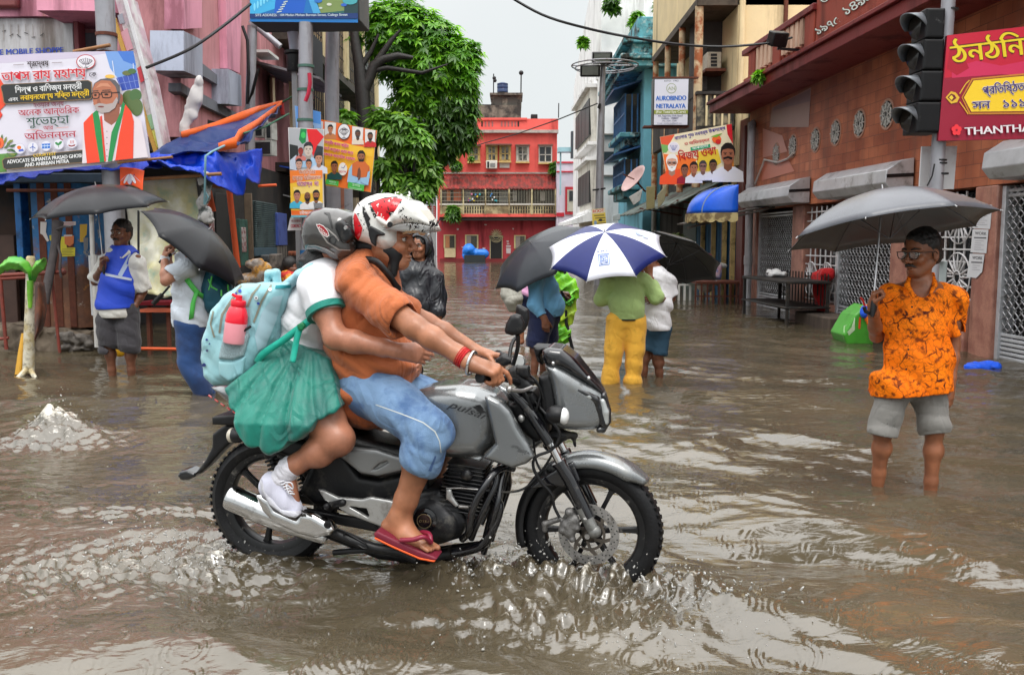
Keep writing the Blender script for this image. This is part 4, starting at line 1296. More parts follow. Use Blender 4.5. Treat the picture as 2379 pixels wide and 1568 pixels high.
g=SDF(.004);g.poly(xz(bH,[(1010,560),(1040,510),(1100,540),(1230,620),(1210,640),(1130,650),(1110,700),(1110,790),(1050,740),(1020,650)],.12),-.157,-.135,.006)
g.obj('cheek_vent',m_black,helm)
g=SDF(.004);g.poly(xz(bH,[(1105,400),(1140,390),(1200,425),(1290,490),(1290,512),(1240,518),(1170,480),(1110,430)],.13),-.168,-.14,.006)
g.obj('visor_hinge',m_white_gl,helm)
MB().lathe([(0,.004),(.01,.004),(.012,0)],bH(1262,497,.169),(0,-1,0),14).obj('hinge_screw',m_black,helm)
RED,BLK,WHT=(205,24,36),(28,27,28),(226,224,220)
pc=[([(975,222),(1200,142),(1350,132),(1380,145),(1210,165),(1010,235),(1100,400),(1060,410)],BLK),([(1010,230),(1120,172),(1280,150),(1420,165),(1500,215),(1440,250),(1300,205),(1180,205),(1140,225),(1230,330),(1260,420),(1320,510),(1220,560),(1170,480),(1100,390)],RED),([(790,400),(810,345),(830,370),(840,470),(905,540),(885,640),(850,700),(810,640)],RED),([(905,260),(935,275),(960,340),(1010,420),(990,450),(1010,500),(980,560),(940,440),(910,350)],BLK),([(1240,340),(1300,320),(1440,350),(1460,430),(1400,470),(1310,470),(1270,400)],BLK)]
rr_=random.Random(4)
for(x0,y0,x1,y1,n_,c)in((1280,330,1450,460,26,WHT),(1010,240,1130,400,16,WHT),(1150,340,1310,520,14,WHT),(1260,150,1480,230,14,WHT),(1180,220,1400,330,16,BLK),(905,270,1000,520,18,BLK),(920,300,990,500,10,WHT),(800,380,890,640,14,BLK),(980,430,1060,560,12,BLK)):
 for i in range(n_):
  cx,cy=rr_.uniform(x0,x1),rr_.uniform(y0,y1);a,b=rr_.uniform(4,16),rr_.uniform(3,8);an=rr_.uniform(0,3)
  pc.append(([(cx+a*cos(t_)*cos(an)-b*sin(t_)*sin(an),cy+a*cos(t_)*sin(an)+b*sin(t_)*cos(an))for t_ in(0,.9,1.8,2.7,3.6,4.5,5.4)],c))
drape(sh_o,[([cH(*q)for q in p_],c)for p_,c in pc],BK_I,'helmet_graphics',helm)
pv=[]
for i in range(110):
 t_=rr_.random();cx=1400+440*t_;cy=420+110*t_+rr_.uniform(-60,30)*(1-.4*t_)
 a,b,an=rr_.uniform(4,15),rr_.uniform(2.5,6),rr_.uniform(0,3)
 pv.append(([(cx+a*cos(q)*cos(an)-b*sin(q)*sin(an),cy+a*cos(q)*sin(an)+b*sin(q)*cos(an))for q in(0,.9,1.8,2.7,3.6,4.5,5.4)],BLK))
pv.append(([(1420,470),(1500,458),(1620,465),(1760,500),(1850,545),(1845,552),(1750,512),(1620,476),(1500,470),(1425,482)],(196,186,150)))
drape(pk_o,[([cH(*q)for q in p_],c)for p_,c in pv],BK_I,'visor_graphics',helm)
g=SDF(.0045)
g.cap(bH(1180,840,.07),bH(1330,870,.05),.03,.035,.02);g.cap(bH(950,760,0),bH(1300,830,0),.05,.05,.03,flat=(Y1,1.6));g.cap(bH(1340,840,.06),bH(1290,1130,.07),.028,.022,.02);g.cap(bH(1340,840,-.04),bH(1290,1130,-.04),.028,.022,.02)
g.obj('chin_strap',m_black,helm)
st=MB()
stp=[(830,955,.1),(960,948,.135),(1080,985,.155),(1180,1080,.16),(1270,1190,.15),(1330,1280,.13),(1390,1350,.1)]
pts=[bH(*q)for q in smooth(stp,4)]
st.ribbon(pts,U3(.016,-.006,.024))
bag=thing('shoulder_strap','black webbing strap slung round the rider neck','strap',BK_O,BK_ANG)
o=st.obj('webbing',m_black,bag,179);o.modifiers.new('t','SOLIDIFY').thickness=.005
q=SDF(.004);q.poly(xz(bH,[(1330,1270),(1420,1330),(1385,1380),(1320,1330)],.09),-.105,-.085,.004);q.obj('buckle',m_black,bag)
girl=thing('person','schoolgirl in white blouse and green skirt riding pillion behind the man','person',BK_O,BK_ANG)
g=SDF(.005)
hc2=bk(770,545,0);hf2=U3(1,.12,-.08)
head_sdf(g,hc2,hf2,(0,0,1),.215)
g.cap(bS(1010,720),hc2+U3(-.01,0,-.04),.052,.055,.03)
s2N,s2F=bS(960,805,.155),bS(960,805,-.155)
e2N,e2F=bS(1095,1195,.235),bS(1095,1195,-.235)
w2N,w2F=bS(1590,1298,.235),bS(1640,1310,-.16)
for s_,e_,w_ in((s2N,e2N,w2N),(s2F,e2F,w2F)):
 g.chain([s_,lerp(s_,e_,.5),e_],[.052,.053,.046],.03);g.chain([e_,lerp(e_,w_,.3),lerp(e_,w_,.75),w_],[.046,.045,.034,.026],.025)
hand_sdf(g,w2N,U3(1,.5,-.22),U3(.35,-1,.25),U3(.1,.2,1),.165,(.35,.4,.45,.5),.04,.35,.4,1.1)
hand_sdf(g,w2F+U3(.03,0,-.03),U3(.55,-.8,-.3),U3(1,.5,.1),U3(0,0,1),.165,(.5,.55,.6,.6),.04,.4,.4,1.1)
g.cap(bS(970,860),bS(850,1250),.09,.095,.05,flat=(Y1,1.2))
h2N,k2N,a2N=bk(700,880,.1),bR(1150,545,.22),bR(795,765,.22)
h2F,k2F,a2F=[U3(p.x,-p.y,p.z)for p in(h2N,k2N,a2N)]
for hp,kn,an,sg in((h2N,k2N,a2N,-1),(h2F,k2F,a2F,1)):
 g.chain([hp,lerp(hp,kn,.6),kn],[.09,.085,.068],.04)
 g.chain([kn,lerp(kn,an,.4),lerp(kn,an,.8),an],[.062,.053,.039,.036],.03)
 g.ell(lerp(kn,an,.36)+U3(.012,0,-.016),.047,k=.04)
 g.ell(kn+U3(.01,0,-.004),.056,k=.03)
 g.cap(an,an+(bR(850,1000,.22)-bR(795,765,.22)),.036,.03,.02)
g.obj('body',sk_girl,girl)
face_parts(girl,hc2,hf2,(0,0,1),.215,hair=m_hair,hair_shape='none')
g=SDF(.005)
g.ell(bS(980,580),(.06,.07,.06),k=.02);g.ell(bS(900,630),(.055,.05,.05),k=.03);g.cap(bS(900,640),bS(850,680),.045,.02,.02)
g.disp=folds(31,.004,90);g.obj('hair',m_hair,girl)
m_blouse=cloth('white_blouse',(226,226,230),bump=.15)
m_teal=cloth('teal_cotton',(8,118,104),.6)
g=SDF(.005)
g.cap(bS(985,800),bS(900,1040),.108,.112,.04,flat=(Y1,1.25));g.cap(bS(900,1040),bS(850,1330),.112,.122,.04,flat=(Y1,1.12))
g.cap(s2N,bS(1030,710,.04),.066,.07,.05);g.cap(s2F,bS(1030,710,-.04),.066,.07,.05)
for s_,e_ in((s2N,e2N),(s2F,e2F)):
 d=(e_-s_).normalized();e=lerp(s_,e_,.34)
 g.cap(s_,e,.074,.078,.05);g.cap(e+d*.138,e+d*.3,.1,.1,.004,op='sub');g.cap(lerp(s_,e_,.3),e+d*.1,.06,.062,.006,op='sub')
f5=folds(12,.0035,30,10,(.5,.2,.9));g.disp=f5
blouse=g.obj('blouse',m_blouse,girl)
t=MB()
for s_,e_ in((s2N,e2N),(s2F,e2F)):
 d=(e_-s_).normalized();e=lerp(s_,e_,.34)+d*.032
 t.lathe([(.08,-.014),(.084,-.012),(.085,.016),(.082,.018),(.066,.016),(.067,-.01)],e,d,36)
t.obj('sleeve_trim',m_teal,girl,40)
g=SDF(.0045)
g.cap(bS(1000,640,0),bS(960,665,0),.062,.06,.03,flat=(Y1,1.1));g.cap(bS(990,650,.07),bS(1085,745,.1),.022,.03,.03);g.cap(bS(990,650,-.07),bS(1085,745,-.1),.022,.03,.03)
g.cap(bS(1010,560,0),bS(1030,640,0),.06,.052,.01,op='sub')
g.obj('collar',m_teal,girl)
g=SDF(.0055)
sk=[(770,-130),(1080,10),(1130,130),(1198,300),(1110,365),(970,478),(870,560),(765,595),(650,565),(560,500),(490,370),(420,190),(540,70),(650,-50)]
ztop,zbot=bR(0,-100,.15).z,bR(0,560,.2).z
g.poly(xz(bR,sk,.2),-.318,.318,.01,taper=lambda X,Z:np.clip(.46+.75*(ztop-Z)/(ztop-zbot),.45,1))
wx_,wz_=bR(930,-260,.15).x,bR(930,-260,.15).z
def pleat(P):
 a=np.arctan2(P[:,0]-wx_,wz_-P[:,2]);r_=np.hypot(P[:,0]-wx_,P[:,2]-wz_)
 ph=a*9+.8*np.sin(a*5+1)+.5*np.sin(r_*7)
 w=1.1-2*np.abs(np.sin(ph))**.7
 return .011*w*np.clip(r_/.35,.35,1.1)+.0035*np.sin(a*43+2+3*np.sin(r_*6))
f6=folds(14,.004,20);g.disp=lambda P:(pleat(P)+f6(P))*np.clip((np.abs(P[:,1])-.1)/.14,.1,1)
skirt=g.obj('skirt',M('wet_teal_skirt',(6,120,104),.5,var=.12,bump=.2,bscale=160,two=((4,98,88),4),sheen=.2,wrinkle=.7),girl)
for sg in(-1,1):
 def Q(x,y,o=.22):
  p=bR(x,y,o);p.y=sg*o if sg>0 else-o;return p
 s_=SDF(.004);s_.cap(Q(800,770),Q(740,850),.046,.045,.02);s_.cap(Q(822,745),Q(812,760),.05,.05,.01);s_.disp=lambda P:.0015*np.sin(P@np.array([120,0,160]))
 s_.obj('sock',cloth('white_sock',(222,220,228),bump=.5,bscale=300),girl)
 s_=SDF(.004)
 s_.cap(Q(700,840),Q(690,880),.042,.044,.03);s_.cap(Q(700,870),Q(800,980),.046,.046,.03);s_.cap(Q(800,970),Q(850,1025),.044,.038,.03);s_.cap(Q(760,840),Q(800,920),.036,.036,.03)
 sh=s_.obj('shoe',cloth('white_canvas',(206,206,222),bump=.3,bscale=260),girl)
 s_=SDF(.004);d_=(Q(870,1070)-Q(665,880)).normalized()
 s_.poly(xz(bR,[(632,805),(660,840),(700,930),(790,1020),(890,1040),(905,1060),(880,1082),(800,1062),(700,990),(645,890)],.24),-sg*0+sg*.22-.052,sg*.22+.052,.008)
 s_.obj('shoe_sole',M('white_rubber_sole',(196,196,204),.5,bump=.5,bscale=120),sh)
 t=MB()
 for i in range(6):
  a,b=(752+13*i,845+16*i),(800+11*i,836+18*i);t.tube([Q(a[0],a[1],.262),Q((a[0]+b[0])/2,(a[1]+b[1])/2-4,.268),Q(b[0],b[1],.25)],.0035,6)
 t.tube([Q(*q)for q in smooth([(790,845,.265),(835,850,.27),(845,890,.262),(800,860,.265),(815,920,.27)],5)],.003,6)
 t.obj('laces',M('white_lace',(226,226,232),.7),sh,60)
hel2=thing('helmet','dark grey full face helmet with red oval badge worn by the girl','helmet',BK_O,BK_ANG)
g=SDF(.0045)
sh2=[(138,640),(148,520),(195,400),(290,312),(430,274),(600,288),(730,330),(800,380),(835,500),(852,640),(845,850),(800,930),(645,968),(530,935),(470,890),(330,850),(215,850),(172,800)]
g.poly(xz(bH,sh2,.05),-.15,.112,.085)
m_dgrey=M('helmet_graphite',(68,66,64),.18,.25,var=.06,coat=.8)
hs_o=g.obj('shell',m_dgrey,hel2)
g=SDF(.004);g.poly(xz(bH,[(600,480),(640,450),(690,450),(760,500),(810,560),(830,640),(800,700),(740,745),(690,720),(640,640),(600,560)],.11),-.166,-.12,.012)
g.obj('visor_pivot',m_black,hel2)
MB().lathe([(0,.004),(.008,.004),(.009,0)],bH(686,540,.166),(0,-1,0),12).obj('pivot_screw',m_alloy,hel2)
MB().lathe([(.0165,0),(.0165,.006),(.0135,.006),(.0125,-.004),(0,-.004)],bH(515,700,.15),(0,-1,0),20).obj('vent_ring',m_gloss,hel2)
BL,SL=(22,21,21),(150,146,142)
pc=[([(290,478),(450,545),(560,640),(600,700),(590,715),(540,650),(450,565),(310,505)],SL),([(290,478),(312,505),(340,590),(440,735),(590,830),(740,838),(742,826),(600,815),(455,722),(352,580),(320,500)],SL),([(300,500),(345,490),(400,515),(455,580),(475,640),(445,665),(400,640),(345,590)],(232,228,226)),([(310,506),(345,498),(398,522),(450,585),(466,638),(442,656),(402,632),(350,584)],(150,24,34)),([(390,340),(480,350),(520,560),(500,540),(450,380)],(38,37,36)),([(175,800),(200,770),(300,772),(420,815),(530,875),(545,868),(430,800),(300,758),(195,760)],SL)]
pieces=[([cH(*q)for q in p_],c)for p_,c in pc]
pieces.append(text_piece(cH,'ROZAIN',(322,545),(440,660),34,(238,236,232),.02))
drape(hs_o,pieces,BK_I,'helmet_graphics',hel2)
pack=thing('backpack','pale mint school backpack with a red water bottle on the girl back','backpack',BK_O,BK_ANG)
m_mint=cloth('mint_nylon',(150,194,200),.6,bump=.2,two=((134,182,190),3))
g=SDF(.0055)
bp=[(385,782),(470,790),(560,775),(690,765),(762,775),(735,880),(690,1010),(640,1200),(560,1320),(470,1450),(330,1558),(190,1556),(112,1490),(70,1350),(88,1210),(128,1080),(165,985),(260,875),(330,820)]
g.poly(xz(bS,bp,.12),-.185,.165,.06)
for(x0,y0,x1,y1)in((330,800,150,1100),(470,790,230,1160),(590,790,470,1080)):
 g.cap(bS(x0,y0,.19),bS(x1,y1,.19),.009,.009,.012,op='sub')
f7=folds(41,.0035,24);g.disp=f7
pk=g.obj('bag_body',m_mint,pack)
def strips(name,segs,r,mat,par,o=.188):
 t=MB()
 for sg in segs:t.tube([bS(a,b,(c[0]if c else o))for a,b,*c in sg],r,6)
 return t.obj(name,mat,par,60)
grey_zip=M('grey_zip',(122,124,112),.6,bump=.5,bscale=300)
drape(pk,[([cS(*q)for q in p_],c)for p_,c in(([(372,790),(384,800),(320,900),(240,1020),(218,1160),(202,1156),(222,1016),(305,890)],(128,130,116)),([(520,786),(532,790),(470,870),(430,960),(416,956),(455,860)],(128,130,116)),([(600,790),(616,795),(540,920),(480,1080),(464,1074),(525,910)],(128,130,116)),([(160,990),(172,994),(150,1090),(180,1190),(166,1192),(138,1090)],(128,130,116)),([(640,800),(755,790),(748,812),(636,824)],(20,120,128)),([(690,870),(640,1060),(560,1260),(500,1290),(482,1180),(540,1000),(620,880)],(150,180,190)))]+[([(cS(cx+r_*cos(t_),cy+r_*sin(t_)))for t_ in np.linspace(0,6,9)],c)for cx,cy,r_,c in((368,840,13,(40,70,160)),(494,890,15,(225,232,232)),(494,890,7,(60,60,70)),(508,930,11,(40,70,160)),(600,830,14,(225,232,232)),(122,1290,10,(70,80,110)),(100,1400,14,(36,48,110)),(120,1210,9,(50,60,120)),(140,1240,7,(60,70,120)),(345,860,8,(30,60,150)))],BK_I,'bag_print',pack,m_clothprint)
g=SDF(.0045);g.poly(xz(bS,[(262,1160),(330,1150),(430,1120),(450,1180),(410,1330),(330,1360),(220,1350),(240,1250)],.18),-.212,-.165,.014)
g.obj('mesh_pocket',M('white_mesh',(168,190,196),.7,var=.3,vscale=160,bump=1,bscale=260),pack)
strips('pocket_rim',[[(258,1158,.215),(340,1160,.217),(400,1140,.216),(450,1105,.205)]],.006,m_black,pack)
g=SDF(.0045);g.poly(xz(bS,[(215,1365),(330,1370),(420,1330),(400,1470),(300,1530),(220,1480)],.18),-.205,-.165,.014);g.obj('lower_pocket',m_mint,pack)
g=SDF(.0045);g.chain([bS(580,790,.02),bS(590,705,.02),bS(640,698,.02),bS(650,770,.02)],[.016]*4,.01,flat=(Y1,1.8));g.obj('carry_handle',m_mint,pack)
g=SDF(.0045)
g.chain([bS(735,790,.1),bS(830,712,.11),bS(915,668,.1),bS(985,665,.08)],[.022]*4,.01,flat=(Y1,1.8));g.obj('shoulder_pad',cloth('pale_blue_pad',(150,196,208)),pack)
def web(pts,w,name,mat,o_par):
 t=MB();P_=[bS(*q)for q in smooth(pts,4)]
 wv=[]
 for i in range(len(P_)):
  d=(P_[min(i+1,len(P_)-1)]-P_[max(i-1,0)]).normalized();wv.append(d.cross(U3(0,1,0)).normalized()*w)
 t.ribbon(P_,wv);o=t.obj(name,mat,o_par,179);o.modifiers.new('t','SOLIDIFY').thickness=.004
m_web=cloth('green_webbing',(18,160,138),.6)
web([(930,1035,.19),(840,1105,.205),(700,1210,.2),(540,1320,.19),(490,1390,.17)],.03,'webbing',m_web,pack)
web([(825,1110,.212),(800,1200,.215),(780,1300,.222),(765,1382,.235)],.026,'strap_tail',m_web,pack)
g=SDF(.004);g.poly(xz(bS,[(805,1095),(850,1070),(872,1100),(850,1140),(820,1138)],.21),-.222,-.205,.004);g.obj('buckle',M('green_plastic',(10,110,66),.35),pack)
bt=thing('water_bottle','red plastic water bottle with pink lower half in the backpack side pocket','bottle',BK_O,BK_ANG)
A,B=bS(332,1230,.195),bS(372,862,.195);d=(B-A).normalized();L_=(B-A).length;A=A+U3(0,-.012,0)
MB().lathe([(0,0),(.044,0),(.047,.01),(.046,L_*.42)],A,d,28).obj('bottle_base',M('pink_plastic',(232,150,160),.3,coat=.4),bt,40)
MB().lathe([(.046,L_*.42),(.0465,L_*.43),(.044,L_*.58),(.036,L_*.7),(.03,L_*.75),(0,L_*.75)],A,d,28).obj('bottle_top',M('red_plastic',(232,20,48),.25,coat=.5),bt,40)
MB().lathe([(.03,L_*.75),(.031,L_*.76),(.031,L_*.86),(.028,L_*.88),(.014,L_*.88),(.013,L_*.98),(0,L_*.99)],A,d,24).beam(A+d*L_*.9+U3(.012,0,0),A+d*L_*.97+U3(-.03,0,.006),.012,.01).obj('bottle_cap',M('red_cap',(214,14,40),.3),bt,40)
c6,c7,c8,cM=crop(0,600,960,1673),crop(2600,600,3840,2160),crop(1700,700,2700,1960),crop(2900,680,3840,1208)
class Person:
 def __init__(s,label,fn,Y,q=1,sk=None,foot=None,name='person'):
  s.fn,s.Y,s.q=fn,Y,q
  u,v=fn(*foot);p=at(u,v,Y);s.o=U3(p.x,p.y,0)
  s.root=thing(name,label,'person',s.o)
  s.sk=sk
 def J(s,x,y,dy=0):
  u,v=s.fn(x,y);return at(u,v,s.Y+dy)-s.o
 def body(s,head,f,u,h,neck,arms,torso,legs,hands,fat=1,vox=.0055,limb=1,face=None):
  q=s.q;g=SDF(vox);s.hc,s.f,s.u,s.h=s.J(*head),V3(f),V3(u),h
  head_sdf(g,s.hc,s.f,s.u,h,fat)
  nk=s.J(*neck);s.nk=nk;g.cap(nk,s.hc+s.f.normalized()*-.012-s.u*h*.2,.058*q*fat,.052*q*fat,.03)
  s.arms=[[s.J(*j)for j in a]for a in arms]
  for a in s.arms:
   sh,el,wr=a[:3]
   g.cap(nk+U3(0,0,-.03),sh,.06*q,.055*q,.05)
   g.chain([sh,lerp(sh,el,.5),el],[.052*q*limb,.047*q*limb,.038*q*limb],.03)
   g.chain([el,lerp(el,wr,.3),lerp(el,wr,.75),wr],[.039*q*limb,.04*q*limb,.03*q*limb,.025*q*limb],.02)
  t=[s.J(*j[:3])for j in torso];s.torso=[(p,j[3])for p,j in zip(t,torso)]
  for i in range(len(t)-1):g.cap(t[i],t[i+1],torso[i][3]*.85,torso[i+1][3]*.85,.05)
  s.legs=[[s.J(*j)for j in l]for l in legs]
  for l in s.legs:
   hp,kn,an=l[:3]
   d=(an-kn).normalized()
   ft=an+d*(.2*q)if an.z>-.1 else an
   g.chain([hp,kn],[.078*q*limb,.052*q*limb],.04)
   g.chain([kn,lerp(kn,an,.35),lerp(kn,an,.85),an],[.05*q*limb,.05*q*limb,.036*q*limb,.034*q*limb],.03)
   bk_=-U3(s.f.x,s.f.y,0).normalized()
   g.ell(lerp(kn,an,.33)+bk_*.018*q,.046*q*limb,k=.03);g.ell(kn-bk_*.012*q,.046*q*limb,k=.02)
   base=V3((an.x,an.y,max(-.2,an.z-.26)))+U3(d.x,d.y,0)*.1
   g.cap(an,base,.033*q,.034*q,.02)
   g.cap(base,base-bk_*.17*q+U3(0,0,-.02),.036*q,.028*q,.02)
  for hn in hands:
   w=s.J(*hn['w']);hand_sdf(g,w,hn['d'],hn['n'],hn['t'],.175*q,hn.get('curl',(.3,.35,.4,.45)),hn.get('spread',.06),hn.get('thumb',.6),hn.get('tc',.5),1.08)
  s.bodyo=g.obj('body',s.sk,s.root)
 def clip_line(s):pass
 def face(s,**k):
  return face_parts(s.root,s.hc,s.f,s.u,s.h,**k)
 def shirt(s,mat,pts,sleeve=.5,name='shirt',rs=.066,neckcut=.06,amp=.004,seed=1,flat=None,hem=None,fdir=(.5,.2,1),vox=.006,extra=None,collar=None,open_hem=True,arms=(0,1),k=.05,clip=None):
  q=s.q;g=SDF(vox);P=[s.J(*p[:3])for p in pts]
  for i in range(len(P)-1):g.cap(P[i],P[i+1],pts[i][3],pts[i+1][3],k,flat)
  nk=P[0]
  for ai in arms:
   sh,el,wr=s.arms[ai][:3]
   g.cap(s.nk+U3(0,0,-.055*q),sh+U3(0,0,-.022*q),.066*q,rs*q*.92,.06)
   d=(el-sh).normalized()
   if sleeve<=1:
    e=lerp(sh,el,sleeve);g.cap(sh+U3(0,0,-.022*q),e,rs*q*.93,rs*q*1.02,.04);rr=rs*q*1.5
    g.cap(e+d*(rr-.008),e+d*(rr+.2),rr,rr,.004,op='sub')
    g.cap(lerp(sh,e,.75),e+d*.06,rs*q*.8,rs*q*.84,.004,op='sub')
   else:
    e=lerp(el,wr,sleeve-1);g.chain([sh+U3(0,0,-.02*q),el,e],[rs*q*.95,rs*q*.88,rs*q*.72],.03)
    d=(wr-el).normalized();rr=rs*q*1.2
    g.cap(e+d*(rr+.02),e+d*(rr+.2),rr,rr,.004,op='sub')
  if neckcut:g.ell(s.J(*collar)if collar else lerp(P[0],s.hc,.35),neckcut*q,k=.008,op='sub')
  if extra:extra(g,s)
  if hem is not None:
   for(pt,nn)in hem:g.clip.append((s.J(*pt),nn))
  if clip:
   for c in clip:g.clip.append(c)
  g.disp=folds(seed,amp,24,12,fdir)
  return g.obj(name,mat,s.root)
 def pants(s,mat,upto,name='shorts',rh=.11,rk=.08,rc=.08,waist=None,amp=.004,seed=2,cuff=0,vox=.006,wr=.12):
  q=s.q;g=SDF(vox)
  if waist:
   W_=[s.J(*w[:3])for w in waist]
   for i in range(len(W_)-1):g.cap(W_[i],W_[i+1],waist[i][3],waist[i+1][3],.05)
  subs=[]
  for l in s.legs:
   hp,kn,an=l[:3]
   if upto<=1:pts,rad_,e,d=[hp,lerp(hp,kn,upto)],[rh*q,rc*q],lerp(hp,kn,upto),(kn-hp).normalized()
   else:
    e=lerp(kn,an,upto-1);pts,rad_,d=[hp,kn,e],[rh*q,rk*q,rc*q],(an-kn).normalized()
   g.chain(pts,rad_,.03)
   if cuff:g.cap(e-d*cuff,e,rc*q*1.06,rc*q*1.08,.003)
   rr=rc*q*1.4;subs.append((e+d*(rr+.004),e+d*(rr+.3),rr,lerp(pts[-2],e,.8),e+d*.06))
  for a,b,rr,c_,e2 in subs:
   g.cap(a,b,rr,rr,.003,op='sub');g.cap(c_,e2,rc*q*.8,rc*q*.84,.003,op='sub')
  f_=folds(seed,amp,20,10,(.3,.2,1));g.disp=f_
  return g.obj(name,mat,s.root)
def umbrella(label,apex,axis,R,depth,cols,shaft_to,roll=0,nseg=8,inner=None,rough=.32,droop=0,group='umbrellas held by people in the flood',handle=True,sag=.1):
 ax=V3(axis).normalized();apex=V3(apex)
 r0=ax.orthogonal().normalized();ref=U3(1,0,0)-ax*ax.x;ref=ref.normalized()if ref.length>.1 else r0
 e1=Matrix.Rotation(roll,3,ax)@ref;e2=ax.cross(e1)
 root=thing('umbrella',label,'umbrella',apex,0,group)
 mats=[];cidx={}
 for c in cols:
  if c not in cidx:
   cidx[c]=len(mats)
   mats.append(M('umbrella_%d_%d_%d'%c,rgb(*c),rough,var=.1,vscale=8,bump=.12,bscale=120,spec=.45 if sum(c)>200 else .22))
 mb=MB();nr,ns=10,8
 def pt(t,a):
  k=a-math.floor(a);an=2*PI*a/nseg
  tri=cos(PI/nseg)/cos((k-.5)*2*PI/nseg)
  r=R*t*(1-(1-tri)*t*.9)
  z=-depth*(t**2)*(1+droop*t)
  bow=4*k*(1-k)
  r*=1-sag*.55*bow*t**3
  z+=depth*.2*bow*t*t*(1 if t<.95 else 1)*.5-depth*.05*bow*t
  return(e1*cos(an)+e2*sin(an))*r+ax*z
 for s_ in range(nseg):
  mb.mi=cidx[cols[s_%len(cols)]]
  mb.grid([[pt(i/nr,s_+j/ns*.99999)for j in range(ns+1)]for i in range(nr+1)])
 cano=mb.obj('canopy',mats,root,24)
 bm=bmesh.new();bm.from_mesh(cano.data);bmesh.ops.remove_doubles(bm,verts=bm.verts,dist=.0005);bm.to_mesh(cano.data);bm.free()
 cano.modifiers.new('thick','SOLIDIFY').thickness=.003
 m_rib=M('umbrella_rib',(.1,.1,.11),.35,.8)
 t=MB()
 for s_ in range(nseg):
  t.tube([pt(i/8,s_+.00001)-ax*.006 for i in range(9)],.0024,5)
  m_=pt(.52,s_+.00001)-ax*.006;t.tube([m_,-ax*(depth*.25+.22)],.0022,5)
 t.obj('ribs',m_rib,root,60)
 t=MB()
 for s_ in range(nseg):
  p=pt(1,s_+.00001);d=(p-pt(.9,s_+.00001)).normalized();t.tube([p-d*.004,p+d*.014],.003,6)
 t.obj('rib_tips',M('tip_plastic',(.3,.3,.3),.4),root,60)
 S=V3(shaft_to)-apex;MB().tube([ax*.035,-ax*.02],[.004,.008],8).tube([U3(0,0,0),S],.0055,8).obj('shaft',M('steel_shaft',(.45,.45,.46),.3,.9),root,60)
 if handle:
  d=S.normalized();t=MB().tube([S-d*.06,S-d*.03,S+d*.05,S+d*.075],[.012,.015,.015,.01],10)
  t.obj('handle',m_black,root,60)
 return root,cano
sk_dark=skin('dark_skin',(148,94,66));sk_mid=skin('mid_skin',(150,98,72));sk_fair=skin('fair_skin',(178,124,98));sk_deep=skin('deep_skin',(124,80,60))
A=Person('thin man in orange and black batik shirt with rolled grey shorts under a grey umbrella',cM,5.36,1,sk_dark,(640,1470))
A.body((712,345,-.02),(-.86,-.5,-.1),(0,0,1),.262,(715,490,0),[((560,548,0),(497,745,.05),(478,600,-.16)),((862,555,.02),(866,790,.06),(850,1005,0))],[(705,560,0,.12),(690,760,0,.13),(670,960,0,.13)],[((580,985,0),(528,1205,-.03),(505,1440,.02)),((742,995,0),(776,1200,-.03),(757,1490,-.02))],[dict(w=(478,610,-.16),d=(-.05,-.2,1),n=(-.85,.35,0),t=(.35,-.8,.4),curl=(1.15,1.2,1.25,1.3),thumb=.5,tc=.9),dict(w=(850,1005,0),d=(-.03,-.08,-1),n=(.6,-.6,0),t=(-.6,-.7,0),curl=(.35,.4,.45,.5),thumb=.3,tc=.2)],.94,.005,.98)
A.face(moustache=M('moustache_dark',(.03,.025,.022),.6),hair=m_hair,glasses=True)
